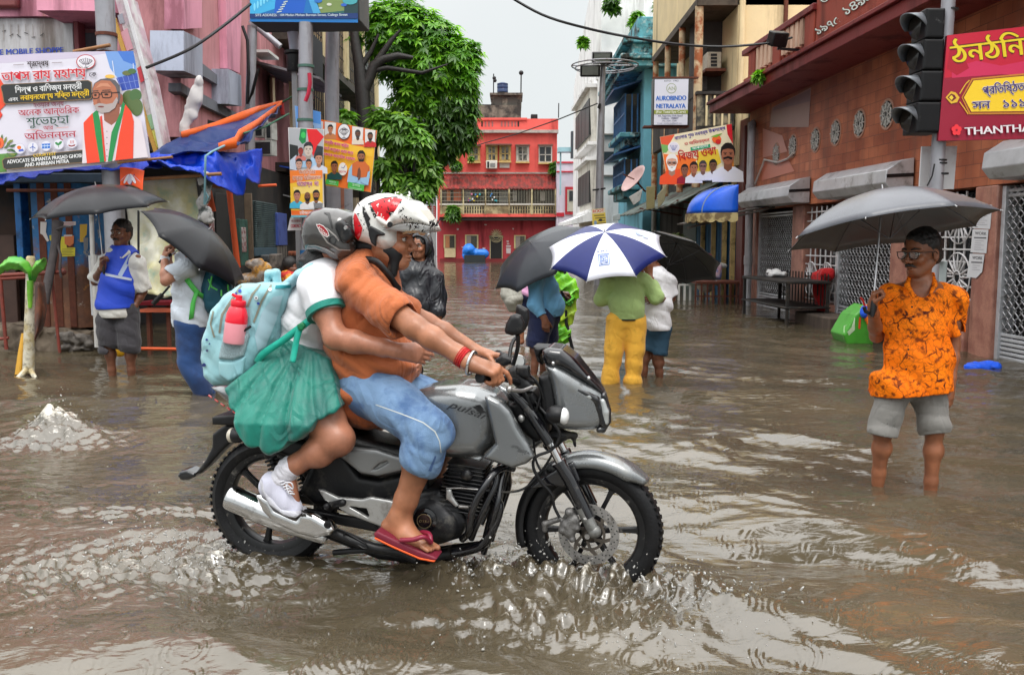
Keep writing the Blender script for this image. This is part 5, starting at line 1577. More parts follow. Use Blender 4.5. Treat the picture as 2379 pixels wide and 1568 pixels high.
def batik():
 m=bpy.data.materials.new('orange_batik_cotton');m.use_nodes=True;N,L=m.node_tree.nodes,m.node_tree.links;b=N['Principled BSDF']
 tc=N.new('ShaderNodeTexCoord');w=N.new('ShaderNodeTexNoise');sv(w,'Scale',9);sv(w,'Detail',4);L.new(tc.outputs['Object'],w.inputs['Vector'])
 vm=N.new('ShaderNodeVectorMath');vm.operation='MULTIPLY_ADD';sv(vm,1,(.1,.1,.1));L.new(w.outputs['Color'],vm.inputs[0]);L.new(tc.outputs['Object'],vm.inputs[2])
 def cracks(scale,lo,hi):
  v=N.new('ShaderNodeTexVoronoi');v.feature='DISTANCE_TO_EDGE';sv(v,'Scale',scale);L.new(vm.outputs[0],v.inputs['Vector'])
  r=N.new('ShaderNodeMapRange');sv(r,1,lo);sv(r,2,hi);sv(r,3,1);sv(r,4,0);L.new(v.outputs['Distance'],r.inputs[0]);return r.outputs[0]
 c1=cracks(13,.02,.065);c2=cracks(24,.02,.07)
 n2=N.new('ShaderNodeTexNoise');sv(n2,'Scale',14);sv(n2,'Detail',3);L.new(tc.outputs['Object'],n2.inputs['Vector'])
 r2=N.new('ShaderNodeMapRange');sv(r2,1,.44);sv(r2,2,.6);L.new(n2.outputs['Fac'],r2.inputs[0])
 n4=N.new('ShaderNodeTexNoise');sv(n4,'Scale',26);sv(n4,'Detail',4);L.new(tc.outputs['Object'],n4.inputs['Vector'])
 r4=N.new('ShaderNodeMapRange');sv(r4,1,.55);sv(r4,2,.64);L.new(n4.outputs['Fac'],r4.inputs[0])
 mu=N.new('ShaderNodeMath');mu.operation='MULTIPLY';L.new(c1,mu.inputs[0]);L.new(r2.outputs[0],mu.inputs[1])
 mu2=N.new('ShaderNodeMath');mu2.operation='MULTIPLY';sv(mu2,1,.35);L.new(c2,mu2.inputs[0])
 mxx=N.new('ShaderNodeMath');mxx.operation='MAXIMUM';L.new(mu.outputs[0],mxx.inputs[0]);L.new(mu2.outputs[0],mxx.inputs[1])
 mx3=N.new('ShaderNodeMath');mx3.operation='MAXIMUM';mu3=N.new('ShaderNodeMath');mu3.operation='MULTIPLY';sv(mu3,1,.8);L.new(r4.outputs[0],mu3.inputs[0]);L.new(mxx.outputs[0],mx3.inputs[0]);L.new(mu3.outputs[0],mx3.inputs[1])
 n3=N.new('ShaderNodeTexNoise');sv(n3,'Scale',5);L.new(tc.outputs['Object'],n3.inputs['Vector'])
 base=N.new('ShaderNodeMixRGB');L.new(n3.outputs['Fac'],base.inputs[0]);sv(base,1,rgb(255,104,0));sv(base,2,rgb(255,142,8))
 mx=N.new('ShaderNodeMixRGB');L.new(mx3.outputs[0],mx.inputs[0]);L.new(base.outputs[0],mx.inputs[1]);sv(mx,2,rgb(70,16,8))
 L.new(mx.outputs[0],b.inputs['Base Color']);sv(b,'Roughness',.75);sv(b,'Specular IOR Level',.25)
 return m
m_batik=batik()
def open_neck(g,s):
 g.ell(s.J(712,500,-.08),(.05,.1,.075),k=.01,op='sub')
 g.cap(s.J(712,480,-.16),s.J(700,590,-.16),.045,.012,.008,op='sub')
A.shirt(m_batik,[(712,575,0,.115),(700,700,0,.132),(685,850,0,.15),(662,985,0,.163),(662,1110,0,.163)],.72,'shirt',.069,0,.0058,5,extra=open_neck,hem=[((655,1016,0),(.1,0,-1))],fdir=(.8,.2,.4),vox=.0055,flat=((1,0,0),1.34))
A.pants(cloth('grey_shorts',(128,126,122),wet=True),.93,'shorts',.098,.088,.085,[(610,960,0,.1),(710,965,0,.1)],.0045,6,.045,.0055)
g=SDF(.004)
for sg,pts in((-1,[(655,462,-.02),(645,500,-.1),(676,562,-.155)]),(1,[(768,448,-.01),(778,500,-.09),(752,552,-.155)])):
 g.chain([A.J(*p)for p in pts],[.011,.015,.007],.006)
g.cap(A.J(655,462,-.02),A.J(712,452,.06),.011,.012,.006);g.cap(A.J(712,452,.06),A.J(768,448,-.01),.012,.011,.006)
g.obj('collar',m_batik,A.root)
t=MB()
for(x,y)in((668,605),(664,665),(662,730),(650,810),(640,905)):t.lathe([(0,.003),(.0055,.003),(.0055,0)],A.J(x,y,-.185),(0,-1,0),10)
t.obj('buttons',m_black,A.root)
um,_c=umbrella('large wet grey umbrella held by the man in the orange shirt',cM(528,45,5.28),(-.1,.2,.97),.565,.235,[(84,86,92)],A.J(482,590,-.2)+A.o,roll=.2,rough=.3)
pts=[cM(x,y,5.36-.2)for x,y in((492,600),(488,625),(470,640),(445,628),(436,605))]
MB().tube([p-V3(um.location)for p in pts],.011,8).obj('crook',m_black,um,60)
MB().tube([cM(x,y,5.16)-V3(um.location)for x,y in((440,600),(432,575),(420,560))],.006,6).obj('wrist_loop',M('red_cord',(190,40,30),.6),um,60)
B=Person('man in white shirt and bright blue reflective vest with rolled dark trousers',c6,9.82,1.08,sk_deep,(790,1415))
B.body((793,478,-.02),(-.25,-1,-.03),(0,0,1),.265,(795,585,0),[((690,655,0),(622,795,.03),(672,690,-.2)),((905,660,0),(935,860,.06),(862,985,-.04))],[(795,640,0,.13),(775,800,0,.15),(765,980,0,.15)],[((715,1000,0),(712,1200,-.03),(735,1400,0)),((825,1000,0),(848,1210,-.03),(860,1400,0))],[dict(w=(672,700,-.2),d=(.1,-.1,1),n=(-.9,.3,0),t=(.2,-.8,.5),curl=(1.1,1.2,1.2,1.3),thumb=.5,tc=.9),dict(w=(870,965,-.03),d=(-.5,-.1,-1),n=(.5,-.8,0),t=(-.6,-.6,0))],1,.006,1)
B.face(moustache=m_hair,hair=m_hair)
m_wshirt=cloth('off_white_shirt',(214,212,206))
B.shirt(m_wshirt,[(795,640,0,.145),(780,800,0,.175),(770,985,0,.185)],.85,'shirt',.078,.06,.004,11,hem=[((765,1025,0),(0,0,-1))],collar=(795,570,-.05))
g=SDF(.005)
g.chain([B.J(760,575,-.03),B.J(752,610,-.1),B.J(790,640,-.14)],[.012,.016,.008],.006);g.chain([B.J(838,572,-.03),B.J(842,605,-.1),B.J(800,640,-.15)],[.012,.016,.008],.006)
g.obj('collar',m_wshirt,B.root)
def vest_cut(g,s):
 for sg,x in((-1,655),(1,930)):g.ell(s.J(x,690,0),(.105,.3,.19),k=.01,op='sub')
 g.cap(s.J(795,560,-.2),s.J(775,690,-.2),.11,.02,.01,op='sub');g.cap(s.J(795,560,0),s.J(795,600,0),.1,.09,.01,op='sub')
m_vest=M('blue_mesh_vest',(34,72,200),.55,var=.08,bump=.3,bscale=300)
vo=B.shirt(m_vest,[(795,650,0,.168),(780,800,0,.2),(765,930,0,.212)],.05,'vest',.086,0,.004,12,extra=vest_cut,hem=[((770,968,0),(.05,0,-1))],arms=(0,1))
BI=Matrix.Translation(-B.o)
drape(vo,[([c6(*q)for q in p_],c)for p_,c in(([(655,742),(690,740),(860,775),(880,790),(878,800),(858,790),(690,757),(650,762)],(196,204,220)),([(850,600),(876,612),(795,765),(770,752)],(170,186,214)),([(705,590),(690,600),(668,640),(676,650)],(170,186,214)))],BI,'reflective_tape',B.root,m_clothprint,off=.004,sub=.03)
B.pants(cloth('dark_grey_shorts',(62,60,64),wet=True),1.08,'trousers',.118,.105,.098,[(725,960,0,.13),(820,960,0,.13)],.006,13,.04)
umbrella('black umbrella held low over the man in the blue vest',c6(625,165,9.7),(-.1,-.14,.98),.67,.235,[(22,23,27)],B.J(676,700,-.22)+B.o,roll=.35,droop=.1,rough=.28)
C=Person('man in pale t-shirt and blue jeans with a teal backpack raising one hand',c6,8.55,1.05,sk_fair,(1310,1525))
C.body((1168,492,0),(-.96,-.05,-.1),(.12,0,1),.232,(1235,590,0),[((1225,680,-.19),(1085,790,-.26),(1078,640,-.17)),((1270,680,.17),(1150,800,.22),(1100,660,.12))],[(1250,660,0,.13),(1262,820,0,.14),(1265,1040,0,.14)],[((1235,1080,-.08),(1235,1290,-.09),(1325,1520,-.06)),((1290,1080,.09),(1290,1290,.09),(1345,1520,.1))],[dict(w=(1078,640,-.17),d=(.15,0,1),n=(-.9,-.4,0),t=(.3,-.8,0),curl=(.9,1,1.1,1.1),thumb=.7,tc=.8),dict(w=(1100,660,.12),d=(.1,0,1),n=(-.9,.3,0),t=(.3,-.8,0),curl=(1.1,1.2,1.2,1.2))],1.1,.006,1.15)
C.face(hair=m_greyhair,glasses=True)
C.shirt(cloth('pale_blue_white_tee',(200,208,218)),[(1250,680,0,.15),(1258,830,0,.17),(1262,1000,0,.18),(1264,1050,0,.178)],.62,'t_shirt',.085,.07,.005,21,hem=[((1264,1085,0),(0,0,-1))],collar=(1225,590,-.02),flat=((0,1,0),1.12))
C.pants(M('blue_denim',(30,66,118),.75,var=.2,bump=.4,bscale=240,two=((24,50,92),4),sheen=.1),1.98,'jeans',.125,.098,.078,[(1245,1075,-.05,.145),(1280,1075,.05,.145)],.005,22)
t=MB();d=U3(.15,0,1).normalized();t.lathe([(.036,-.02),(.042,-.018),(.042,.018),(.036,.02)],C.J(1078,640,-.17),d,20);t.obj('wristwatch',M('white_strap',(224,226,228),.35),C.root,40)
packC=thing('backpack','teal and green daypack on the back of the man in jeans','backpack',C.o)
g=SDF(.006);m_tealpack=M('dark_teal_nylon',(8,74,92),.55,var=.2,bump=.3,bscale=160)
g.ell(C.J(1415,850,-.02),(.135,.17,.22),k=.02);g.ell(C.J(1430,920,-.02),(.13,.16,.15),k=.05);g.cap(C.J(1370,660,-.08),C.J(1390,740,-.08),.035,.05,.04)
g.disp=folds(24,.006,22);g.obj('bag_body',m_tealpack,packC)
t=MB();m_lime=M('lime_trim',(82,190,84),.6)
for pts in([(1205,760,-.21),(1250,820,-.215),(1290,870,-.2),(1340,900,-.16)],[(1285,860,-.21),(1262,930,-.215),(1248,1040,-.215)]):
 P_=[C.J(*p)for p in pts];t.ribbon(P_,U3(.045,0,.02))
o=t.obj('strap',m_lime,packC,179);o.modifiers.new('t','SOLIDIFY').thickness=.006
t=MB()
for pts in([(1362,780,-.19),(1385,830,-.2),(1420,850,-.2)],[(1385,760,-.19),(1375,820,-.2),(1365,850,-.2)],[(1490,815,-.14),(1492,860,-.13)],[(1447,850,-.19),(1447,890,-.19)]):t.tube([C.J(*p)for p in pts],.008,6)
t.obj('zip_pull',m_lime,packC,60)
umC,_=umbrella('black umbrella tilted back over the shoulder of the man in jeans',c6(1365,455,8.5),(.66,-.02,.75),.56,.21,[(20,21,25)],C.J(1085,640,-.18)+C.o,roll=.5,rough=.3)
D=Person('boy in a hooded black raincoat standing behind the motorcycle rider',cS,9.4,1,sk_mid,(1640,1560))
D.body((1735,498,0),(-.3,-.95,-.03),(0,0,1),.235,(1745,640,.02),[((1650,720,-.02),(1600,880,-.06),(1640,980,-.14)),((1840,720,0),(1880,880,-.02),(1885,1030,-.1))],[(1745,730,0,.12),(1735,900,0,.14),(1720,1050,0,.14)],[((1690,1080,0),(1650,1300,0),(1640,1540,0)),((1740,1080,.08),(1680,1300,.08),(1680,1540,.08))],[dict(w=(1885,1030,-.1),d=(-.05,-.1,-1),n=(.6,-.7,0),t=(-.7,-.6,0)),dict(w=(1640,980,-.14),d=(.5,-.5,-.4),n=(0,-.4,.9),t=(.6,.5,.2))])
D.face(hair=m_hair)
m_rain=M('black_rain_vinyl',(22,24,30),.32,var=.2,bump=.2,bscale=60,wrinkle=.8)
def hood(g,s):
 c=s.hc;f=s.f.normalized()
 g.ell(c-f*.03+U3(0,0,.015),(.125,.125,.16),k=.04);g.cap(c+U3(0,0,-.1)-f*.02,s.J(1745,690,0),.1,.13,.05)
 g.ell(c+f*.14+U3(0,0,-.005),(.15,.135,.14),k=.01,op='sub');g.ell(c+f*.03+U3(0,0,-.01),(.095,.095,.135),k=.008,op='sub')
D.shirt(m_rain,[(1745,720,0,.14),(1740,880,0,.19),(1725,1080,0,.2),(1700,1200,0,.2)],1.75,'raincoat',.085,0,.011,31,extra=hood,fdir=None)
D.pants(m_rain,1.9,'trousers',.12,.1,.09,None,.008,32)
E=Person('man in light blue shirt and rolled navy trousers seen from the side with moustache',c8,10.15,1.05,sk_deep,(610,1350))
E.body((697,512,0),(.98,-.15,-.16),(.1,0,1),.245,(640,590,0),[((610,665,-.18),(598,860,-.2),(672,985,-.22)),((640,665,.17),(700,810,.2),(790,790,.1))],[(635,660,0,.12),(680,800,0,.14),(690,940,0,.13)],[((650,950,-.08),(615,1130,-.09),(595,1345,-.08)),((680,950,.09),(680,1130,.1),(660,1330,.1))],[dict(w=(672,975,-.22),d=(.12,-.05,-1),n=(0,-1,.1),t=(.9,.2,0),curl=(.5,.6,.6,.7)),dict(w=(785,790,.1),d=(1,-.1,.1),n=(-.1,-.3,.9),t=(.1,-.9,0),curl=(1.1,1.2,1.2,1.2))],1.05,.006,1)
E.face(moustache=m_hair,hair=m_hair)
E.shirt(cloth('sky_blue_shirt',(112,172,214)),[(640,660,0,.135),(672,780,0,.155),(700,880,0,.165),(690,930,0,.15)],1.55,'shirt',.082,.055,.005,41,hem=[((690,955,0),(.1,0,-1))],fdir=(.8,0,-.6))
g=SDF(.005);g.cap(E.J(605,585,0),E.J(672,600,-.02),.055,.05,.02,flat=((0,1,0),1.3));g.cap(E.J(640,530,0),E.J(640,580,0),.06,.05,.01,op='sub');g.obj('collar',MATS['sky_blue_shirt'],E.root)
E.pants(cloth('navy_cotton',(24,32,66)),1.05,'trousers',.128,.118,.105,[(660,925,-.03,.14),(700,930,.03,.145)],.006,42,.03)
MB().lathe([(.158,-.018),(.164,-.018),(.164,.018),(.158,.018)],E.J(693,918,0),(.25,0,1),30).obj('belt',m_black,E.root,40)
umbrella('black umbrella tilted over the man in the light blue shirt',c8(572,418,10.1),(-.52,-.36,.78),.6,.2,[(44,47,52)],E.J(812,800,.05)+E.o,roll=1.05,rough=.28)
F=Person('figure in a pink top half hidden behind the man in light blue',c8,12.5,.95,sk_mid,(520,1000))
F.body((560,520,0),(-.2,.98,0),(0,0,1),.225,(555,590,0),[((490,640,0),(478,730,0),(490,810,-.02)),((610,640,0),(625,730,0),(620,810,0))],[(550,640,0,.12),(540,760,0,.13)],[((520,800,0),(510,900,0),(505,1000,0)),((570,800,0),(570,900,0),(570,1000,0))],[],vox=.008)
F.face(hair=m_hair)
F.shirt(cloth('pink_cotton',(214,158,196)),[(550,640,0,.14),(540,770,0,.16)],.8,'top',.075,.05,.005,51,vox=.008)
F.pants(cloth('navy_cotton',(24,32,66)),.98,'shorts',.12,.1,.1,[(530,790,0,.14),(560,790,0,.14)],.004,52,vox=.008)
g=SDF(.008);sk_o=c8(435,760,12.4);g.ell(U3(0,0,0),(.13,.1,.24));g.ell(U3(0,0,-.14),(.15,.12,.13),k=.05);g.cap((0,0,.2),(.04,0,.33),.04,.02,.05);g.disp=folds(53,.012,16)
sack=g.obj('sack',cloth('dirty_white_sack',(160,158,148),wet=True));sack.location=sk_o;tag(sack,'dirty white plastic sack carried beside the pink top','sack')
G=Person('man in pale green shirt and yellow rolled trousers seen from behind',c8,9.13,1,sk_dark,(1240,1450))
G.body((1352,540,-.02),(.72,.58,-.15),(.05,0,1),.235,(1300,620,0),[((1150,680,0),(1085,830,.05),(1150,740,.28)),((1400,690,0),(1490,815,-.02),(1440,640,.12))],[(1285,690,0,.125),(1275,820,0,.135),(1275,950,0,.13)],[((1210,990,0),(1180,1200,-.02),(1150,1440,.02)),((1335,990,0),(1335,1200,-.02),(1318,1440,0))],[dict(w=(1440,650,.12),d=(0,-.1,1),n=(.4,-.9,0),t=(-.8,-.2,.3),curl=(.15,.2,.25,.3),spread=.2),dict(w=(1150,740,.28),d=(.2,.2,1),n=(-.9,0,0),t=(0,1,0),curl=(1.1,1.2,1.2,1.2))],1,.006)
G.face(hair=m_hair)
G.shirt(cloth('pale_green_shirt',(164,190,122)),[(1285,700,0,.145),(1275,820,0,.162),(1275,900,0,.165),(1278,935,0,.155)],1.5,'shirt',.08,.055,.005,61,fdir=(.4,.2,.9),hem=[((1278,968,0),(0,0,-1))])
G.pants(cloth('yellow_trousers',(226,170,60),wet=True),1.94,'trousers',.118,.092,.082,[(1235,985,0,.125),(1320,985,0,.125)],.0032,66,.03)
t=MB().lathe([(.15,-.018),(.156,-.018),(.156,.018),(.15,.018)],G.J(1278,965,0),(0,0,1),30);b_=t.obj('belt',m_black,G.root,40);b_.scale=(1.06,.92,1);c_=G.J(1278,965,0);b_.location=(c_.x*(1-1.06),c_.y*(1-.92),0)
umG,cano=umbrella('blue and white panelled umbrella with square blue crest',c8(1112,335,9),(-.12,-.44,.89),.6,.215,[(214,216,226),(34,42,98)],G.J(1160,700,.25)+G.o,roll=-PI/8-PI/2+2*PI/8*0,rough=.35)
UI=Matrix.Translation(-V3(umG.location))
LG=(96,124,180)
pcs=[text_piece(c8,'K.M.C',(1060,488),(1142,478),16,(52,70,130),.03)]
def frame_px(x0,y0,x1,y1,w,c):return[([(c8(*q))for q in p_],c)for p_ in([(x0,y0),(x1,y0-6),(x1,y0-6+w),(x0,y0+w)],[(x0+6,y1-w),(x1+4,y1-10-w),(x1+4,y1-10),(x0+6,y1)],[(x0,y0),(x0+w,y0),(x0+6+w,y1),(x0+6,y1)],[(x1-w,y0-6),(x1,y0-6),(x1+4,y1-10),(x1+4-w,y1-10)])]
pcs+=frame_px(1064,498,1146,584,5,LG)+frame_px(1076,510,1134,572,4,LG)
for k in range(10):
 a0,a1=k*.628,k*.628+.42
 pcs.append(([c8(1105+r_*cos(a),537+r_*sin(a))for r_,a in((18,a0),(18,a1),(12,a1),(12,a0))],LG))
pcs.append(([c8(1105+6*cos(a),537+8*sin(a))for a in np.linspace(0,5.6,8)],LG))
for yy in(520,548,560):pcs.append(([c8(1082,yy),(c8(1096,yy-1)),c8(1096,yy+5),c8(1082,yy+6)],LG));pcs.append(([c8(1118,yy-3),(c8(1132,yy-5)),c8(1132,yy+1),c8(1118,yy+3)],LG))
for(x,y,w_)in((1330,330,34),(1345,352,60),(1390,370,40),(1340,342,24)):pcs.append(([c8(x,y),c8(x+w_,y+8),c8(x+w_,y+17),c8(x,y+10)],(170,184,214)))
drape(cano,pcs,UI,'crest',umG,m_clothprint,off=.004,sub=.06)
H_=Person('man in white polo shirt and denim shorts standing behind the green shirt',c8,9.75,1.02,sk_deep,(1480,1385))
H_.body((1445,520,0),(-.8,-.5,-.1),(0,0,1),.235,(1480,600,0),[((1400,680,0),(1380,830,0),(1440,800,-.2)),((1570,680,0),(1605,820,.02),(1520,830,-.2))],[(1485,680,0,.125),(1475,850,0,.15),(1470,1010,0,.15)],[((1430,1060,0),(1405,1200,-.02),(1400,1370,0)),((1505,1060,0),(1500,1240,-.03),(1515,1385,0))],[dict(w=(1520,830,-.2),d=(-1,-.2,0),n=(0,-.9,.3),t=(0,.2,1))],1.05,.007,1.05)
H_.face(hair=m_hair)
H_.shirt(cloth('white_polo',(222,222,226)),[(1485,690,0,.15),(1478,860,0,.185),(1475,1010,0,.185)],.78,'polo_shirt',.085,.055,.004,71,hem=[((1475,1050,0),(0,0,-1))],vox=.007)
H_.pants(M('teal_denim',(36,70,92),.8,var=.15,bump=.3,bscale=200),.88,'shorts',.125,.1,.1,[(1440,1045,0,.145),(1500,1045,0,.145)],.005,72,.03,.007)
umbrella('dark grey umbrella leaning away behind the panelled umbrella',c8(1640,420,10.1),(.34,.4,.85),.56,.19,[(46,46,47)],H_.J(1490,800,-.15)+H_.o,roll=.3,rough=.4)
c1,c2,c3,c4,c5=crop(0,0,960,2091),crop(900,0,1860,2091),crop(1600,0,2560,2091),crop(2200,0,3160,2091),crop(2880,0,3840,2091)
cB,cX,cW,cL,cK,cT,cP=crop(1620,420,2160,1460),crop(2080,560,2800,2091),crop(2680,900,3300,2315),crop(0,560,640,1195),crop(560,560,1200,1858),crop(880,0,1400,1699),crop(1000,400,1800,2379)
cD=lambda x,y:(x,y)
class Wall:
 def __init__(s,name,label,cat,p0,d,group=None,root=None):
  d=U3(d[0],d[1],0).normalized();s.d=d;s.p0=U3(p0[0],p0[1],0);s.n=U3(-d.y,d.x,0)
  s.ang=math.atan2(d.y,d.x)
  s.root=root or thing(name,label,cat,s.p0,s.ang,group)
  s.Mi=(Matrix.Translation(s.p0)@Matrix.Rotation(s.ang,4,'Z')).inverted()
 def pt(s,u,v,o=0):return s.Mi@hit(u,v,s.p0+s.n*o,s.n)
 def rect(s,mb,fn,x0,y0,x1,y1,o0,o1,ref=None):
  r=o1 if ref is None else ref
  a,b=s.pt(*fn(x0,y0),r),s.pt(*fn(x1,y1),r)
  mb.span((a.x,o0,a.z),(b.x,o1,b.z))
 def art(s,fn,o=.01):
  return Art(s.p0+s.n*o,s.n,fn,s.Mi)
def wallmat(name,c,dirt=(60,55,50),damt=.35,rough=.85,dscale=1.6,var=.12,bump=.35):
 return M(name,rgb(*c),rough,var=var,vscale=1.3,bump=bump,bscale=25,dirt=rgb(*dirt),damt=damt,dscale=dscale,streak=True,spec=.3)
def tile_mat(name,tones,size=(.34,.17),mortar=(118,72,54)):
 m=bpy.data.materials.new(name);m.use_nodes=True;N,L=m.node_tree.nodes,m.node_tree.links;b=N['Principled BSDF']
 tc=N.new('ShaderNodeTexCoord');sp=N.new('ShaderNodeSeparateXYZ');L.new(tc.outputs['Object'],sp.inputs[0])
 cb=N.new('ShaderNodeCombineXYZ');ad=N.new('ShaderNodeMath');L.new(sp.outputs['X'],ad.inputs[0]);L.new(sp.outputs['Y'],ad.inputs[1]);L.new(ad.outputs[0],cb.inputs[0]);L.new(sp.outputs['Z'],cb.inputs[1])
 br=N.new('ShaderNodeTexBrick');sv(br,'Scale',1);sv(br,'Brick Width',size[0]);sv(br,'Row Height',size[1])
 sv(br,'Mortar Size',.004);sv(br,'Bias',0);L.new(cb.outputs[0],br.inputs['Vector'])
 sv(br,'Color1',rgb(*tones[0]));sv(br,'Color2',rgb(*tones[1]));sv(br,'Mortar',rgb(*mortar))
 n=N.new('ShaderNodeTexNoise');sv(n,'Scale',.9);sv(n,'Detail',6);L.new(tc.outputs['Object'],n.inputs['Vector'])
 r=N.new('ShaderNodeMapRange');sv(r,1,.4);sv(r,2,.62);L.new(n.outputs['Fac'],r.inputs[0])
 mx=N.new('ShaderNodeMixRGB');mx.blend_type='MULTIPLY';L.new(r.outputs[0],mx.inputs[0]);L.new(br.outputs['Color'],mx.inputs[1]);sv(mx,2,rgb(*tones[2]))
 mp=N.new('ShaderNodeMapping');sv(mp,'Scale',(2.2,2.2,.25));L.new(tc.outputs['Object'],mp.inputs['Vector'])
 n2=N.new('ShaderNodeTexNoise');sv(n2,'Scale',1.4);sv(n2,'Detail',7);L.new(mp.outputs[0],n2.inputs['Vector'])
 r2=N.new('ShaderNodeMapRange');sv(r2,1,.52);sv(r2,2,.72);sv(r2,4,.7);L.new(n2.outputs['Fac'],r2.inputs[0])
 m2=N.new('ShaderNodeMixRGB');L.new(r2.outputs[0],m2.inputs[0]);L.new(mx.outputs[0],m2.inputs[1]);sv(m2,2,rgb(104,66,52))
 L.new(m2.outputs[0],b.inputs['Base Color']);sv(b,'Roughness',.55)
 bp=N.new('ShaderNodeBump');sv(bp,'Strength',.5);sv(bp,'Distance',.006);L.new(br.outputs['Fac'],bp.inputs['Height']);bp.invert=True;L.new(bp.outputs[0],b.inputs['Normal'])
 return m
m_dark=M('dark_interior',(.012,.011,.01),.8,var=.3)
m_zinc=M('wet_galvanised_steel',(.52,.53,.55),.36,.25,var=.18,vscale=4,bump=.1,bscale=40,dirt=(.12,.1,.08),damt=.22,dscale=3)
m_grille=M('steel_grille',(.42,.42,.43),.38,.6,var=.15,dirt=(.12,.09,.07),damt=.3,dscale=8)
m_pane=M('dark_pane',(.03,.035,.04),.08,var=.2)
m_rust=M('rusty_iron',(96,50,34),.75,.2,var=.35,vscale=12,bump=.4,bscale=60)
m_tile=tile_mat('terracotta_cladding',[(200,122,84),(168,96,66),(190,166,156)])
m_maroon=wallmat('maroon_fascia',(112,34,34),(50,22,22),.3,.5)
m_pink_stone=M('pink_granite',(172,122,104),.5,var=.16,vscale=40,two=((150,100,86),3),dt=(84,60,52,.35,2.2),streak=True,bump=.15,bscale=90)
m_redpar=wallmat('brick_red_parapet',(140,62,46),(70,38,32),.35,.7)
G0,G1=ground(2290,828),ground(1740,707)
BW=Wall('arcade_building','long terracotta tiled building with oval vents and steel shutters on the right','building',G0,G1-G0)
R_=BW.root
X0,X1=-7.5,9.75
ZU=2.1
MB().span((X0,-6,ZU),(X1,0,4.46)).span((X0,-6,-.4),(X1,-1.1,ZU)).obj('wall',m_tile,R_)
for a,b_ in((6.28,6.88),(2.12,2.68),(-.08,.42),(9.1,X1),(-3.2,-2.6)):
 MB().span((a,-1.12,-.4),(b_,.004,ZU-.004)).obj('pillar',m_pink_stone,R_,bevel=.02)
MB().span((X0,-.3,4.28),(X1+.25,.86,4.46)).span((X0,-.3,4.465),(X1+.3,.92,4.53)).obj('eaves',m_maroon,R_,bevel=.01)
MB().span((4.2,.5,4.53),(X1-1.6,.66,4.72)).span((X0,.48,4.53),(4.2,.68,6.3)).obj('parapet',m_redpar,R_,bevel=.012)
for a in(4.24,5.85,7.3):MB().span((a,.46,4.54),(a+.42,.7,5.16)).obj('parapet_pier',m_redpar,R_,bevel=.012)
MB().span((4.2,.44,5.16),(X1-1.7,.74,5.27)).obj('parapet_coping',m_maroon,R_,bevel=.015)
for a,b_ in((4.7,5.83),(6.3,7.28)):
 bal=MB();k=int((b_-a)/.21)
 for i in range(k):
  x=a+(i+.5)*(b_-a)/k
  bal.span((x-.065,.6,4.722),(x+.065,.705,5.158))
 bal.obj('balustrade',wallmat('pale_balusters',(206,176,152),(110,70,56),.3),R_,bevel=.012)
art=BW.art(c5,.69)
for bd,a,b_,h in(('১৯৭৫',(405,290),(590,190),62),('ভবন',(440,40),(600,-50),52),('১৪৯৫',(640,130),(860,-10),74),('সন',(920,-20),(1000,-70),60)):
 art.t(bd,a[0],a[1],b_[0],b_[1],h,(60,80,60),.03);art.t(bd,a[0]+6,a[1]-4,b_[0]+6,b_[1]-4,h,(214,222,214),.015)
art.obj('parapet_lettering',R_)
for(x,y)in((975,935),(750,1010),(555,1085),(390,1145),(205,1195),(70,1260)):
 p=BW.pt(*c5(x,y));t=MB()
 t.lathe([(.2,-.03),(.235,-.02),(.235,.012),(.2,.012)],(p.x,0,p.z),(0,1,0),28,closed_prof=True)
 fr=t.obj('vent',M('pale_stone_ring',(168,130,112),.7),R_,40)
 MB().lathe([(0,.004),(.2,.004)],(p.x,0,p.z),(0,1,0),24).obj('vent_opening',m_dark,fr,None)
 t=MB()
 t.lathe([(.045,.01),(.06,.02),(.045,.03)],(p.x,0,p.z),(0,1,0),12,closed_prof=True)
 for k in range(8):
  a=k*PI/4;q0=V3((p.x+cos(a)*.05,.018,p.z+sin(a)*.05));q1=V3((p.x+cos(a)*.2,.018,p.z+sin(a)*.2))
  t.beam(q0,q1,.02,.022,(0,1,0));a2=a+PI/8
  t.lathe([(.028,.008),(.045,.02),(.028,.03)],(p.x+cos(a2)*.135,0,p.z+sin(a2)*.135),(0,1,0),8,closed_prof=True)
 t.obj('vent_tracery',M('white_tracery',(178,176,170),.8,var=.3,vscale=20),fr,40)
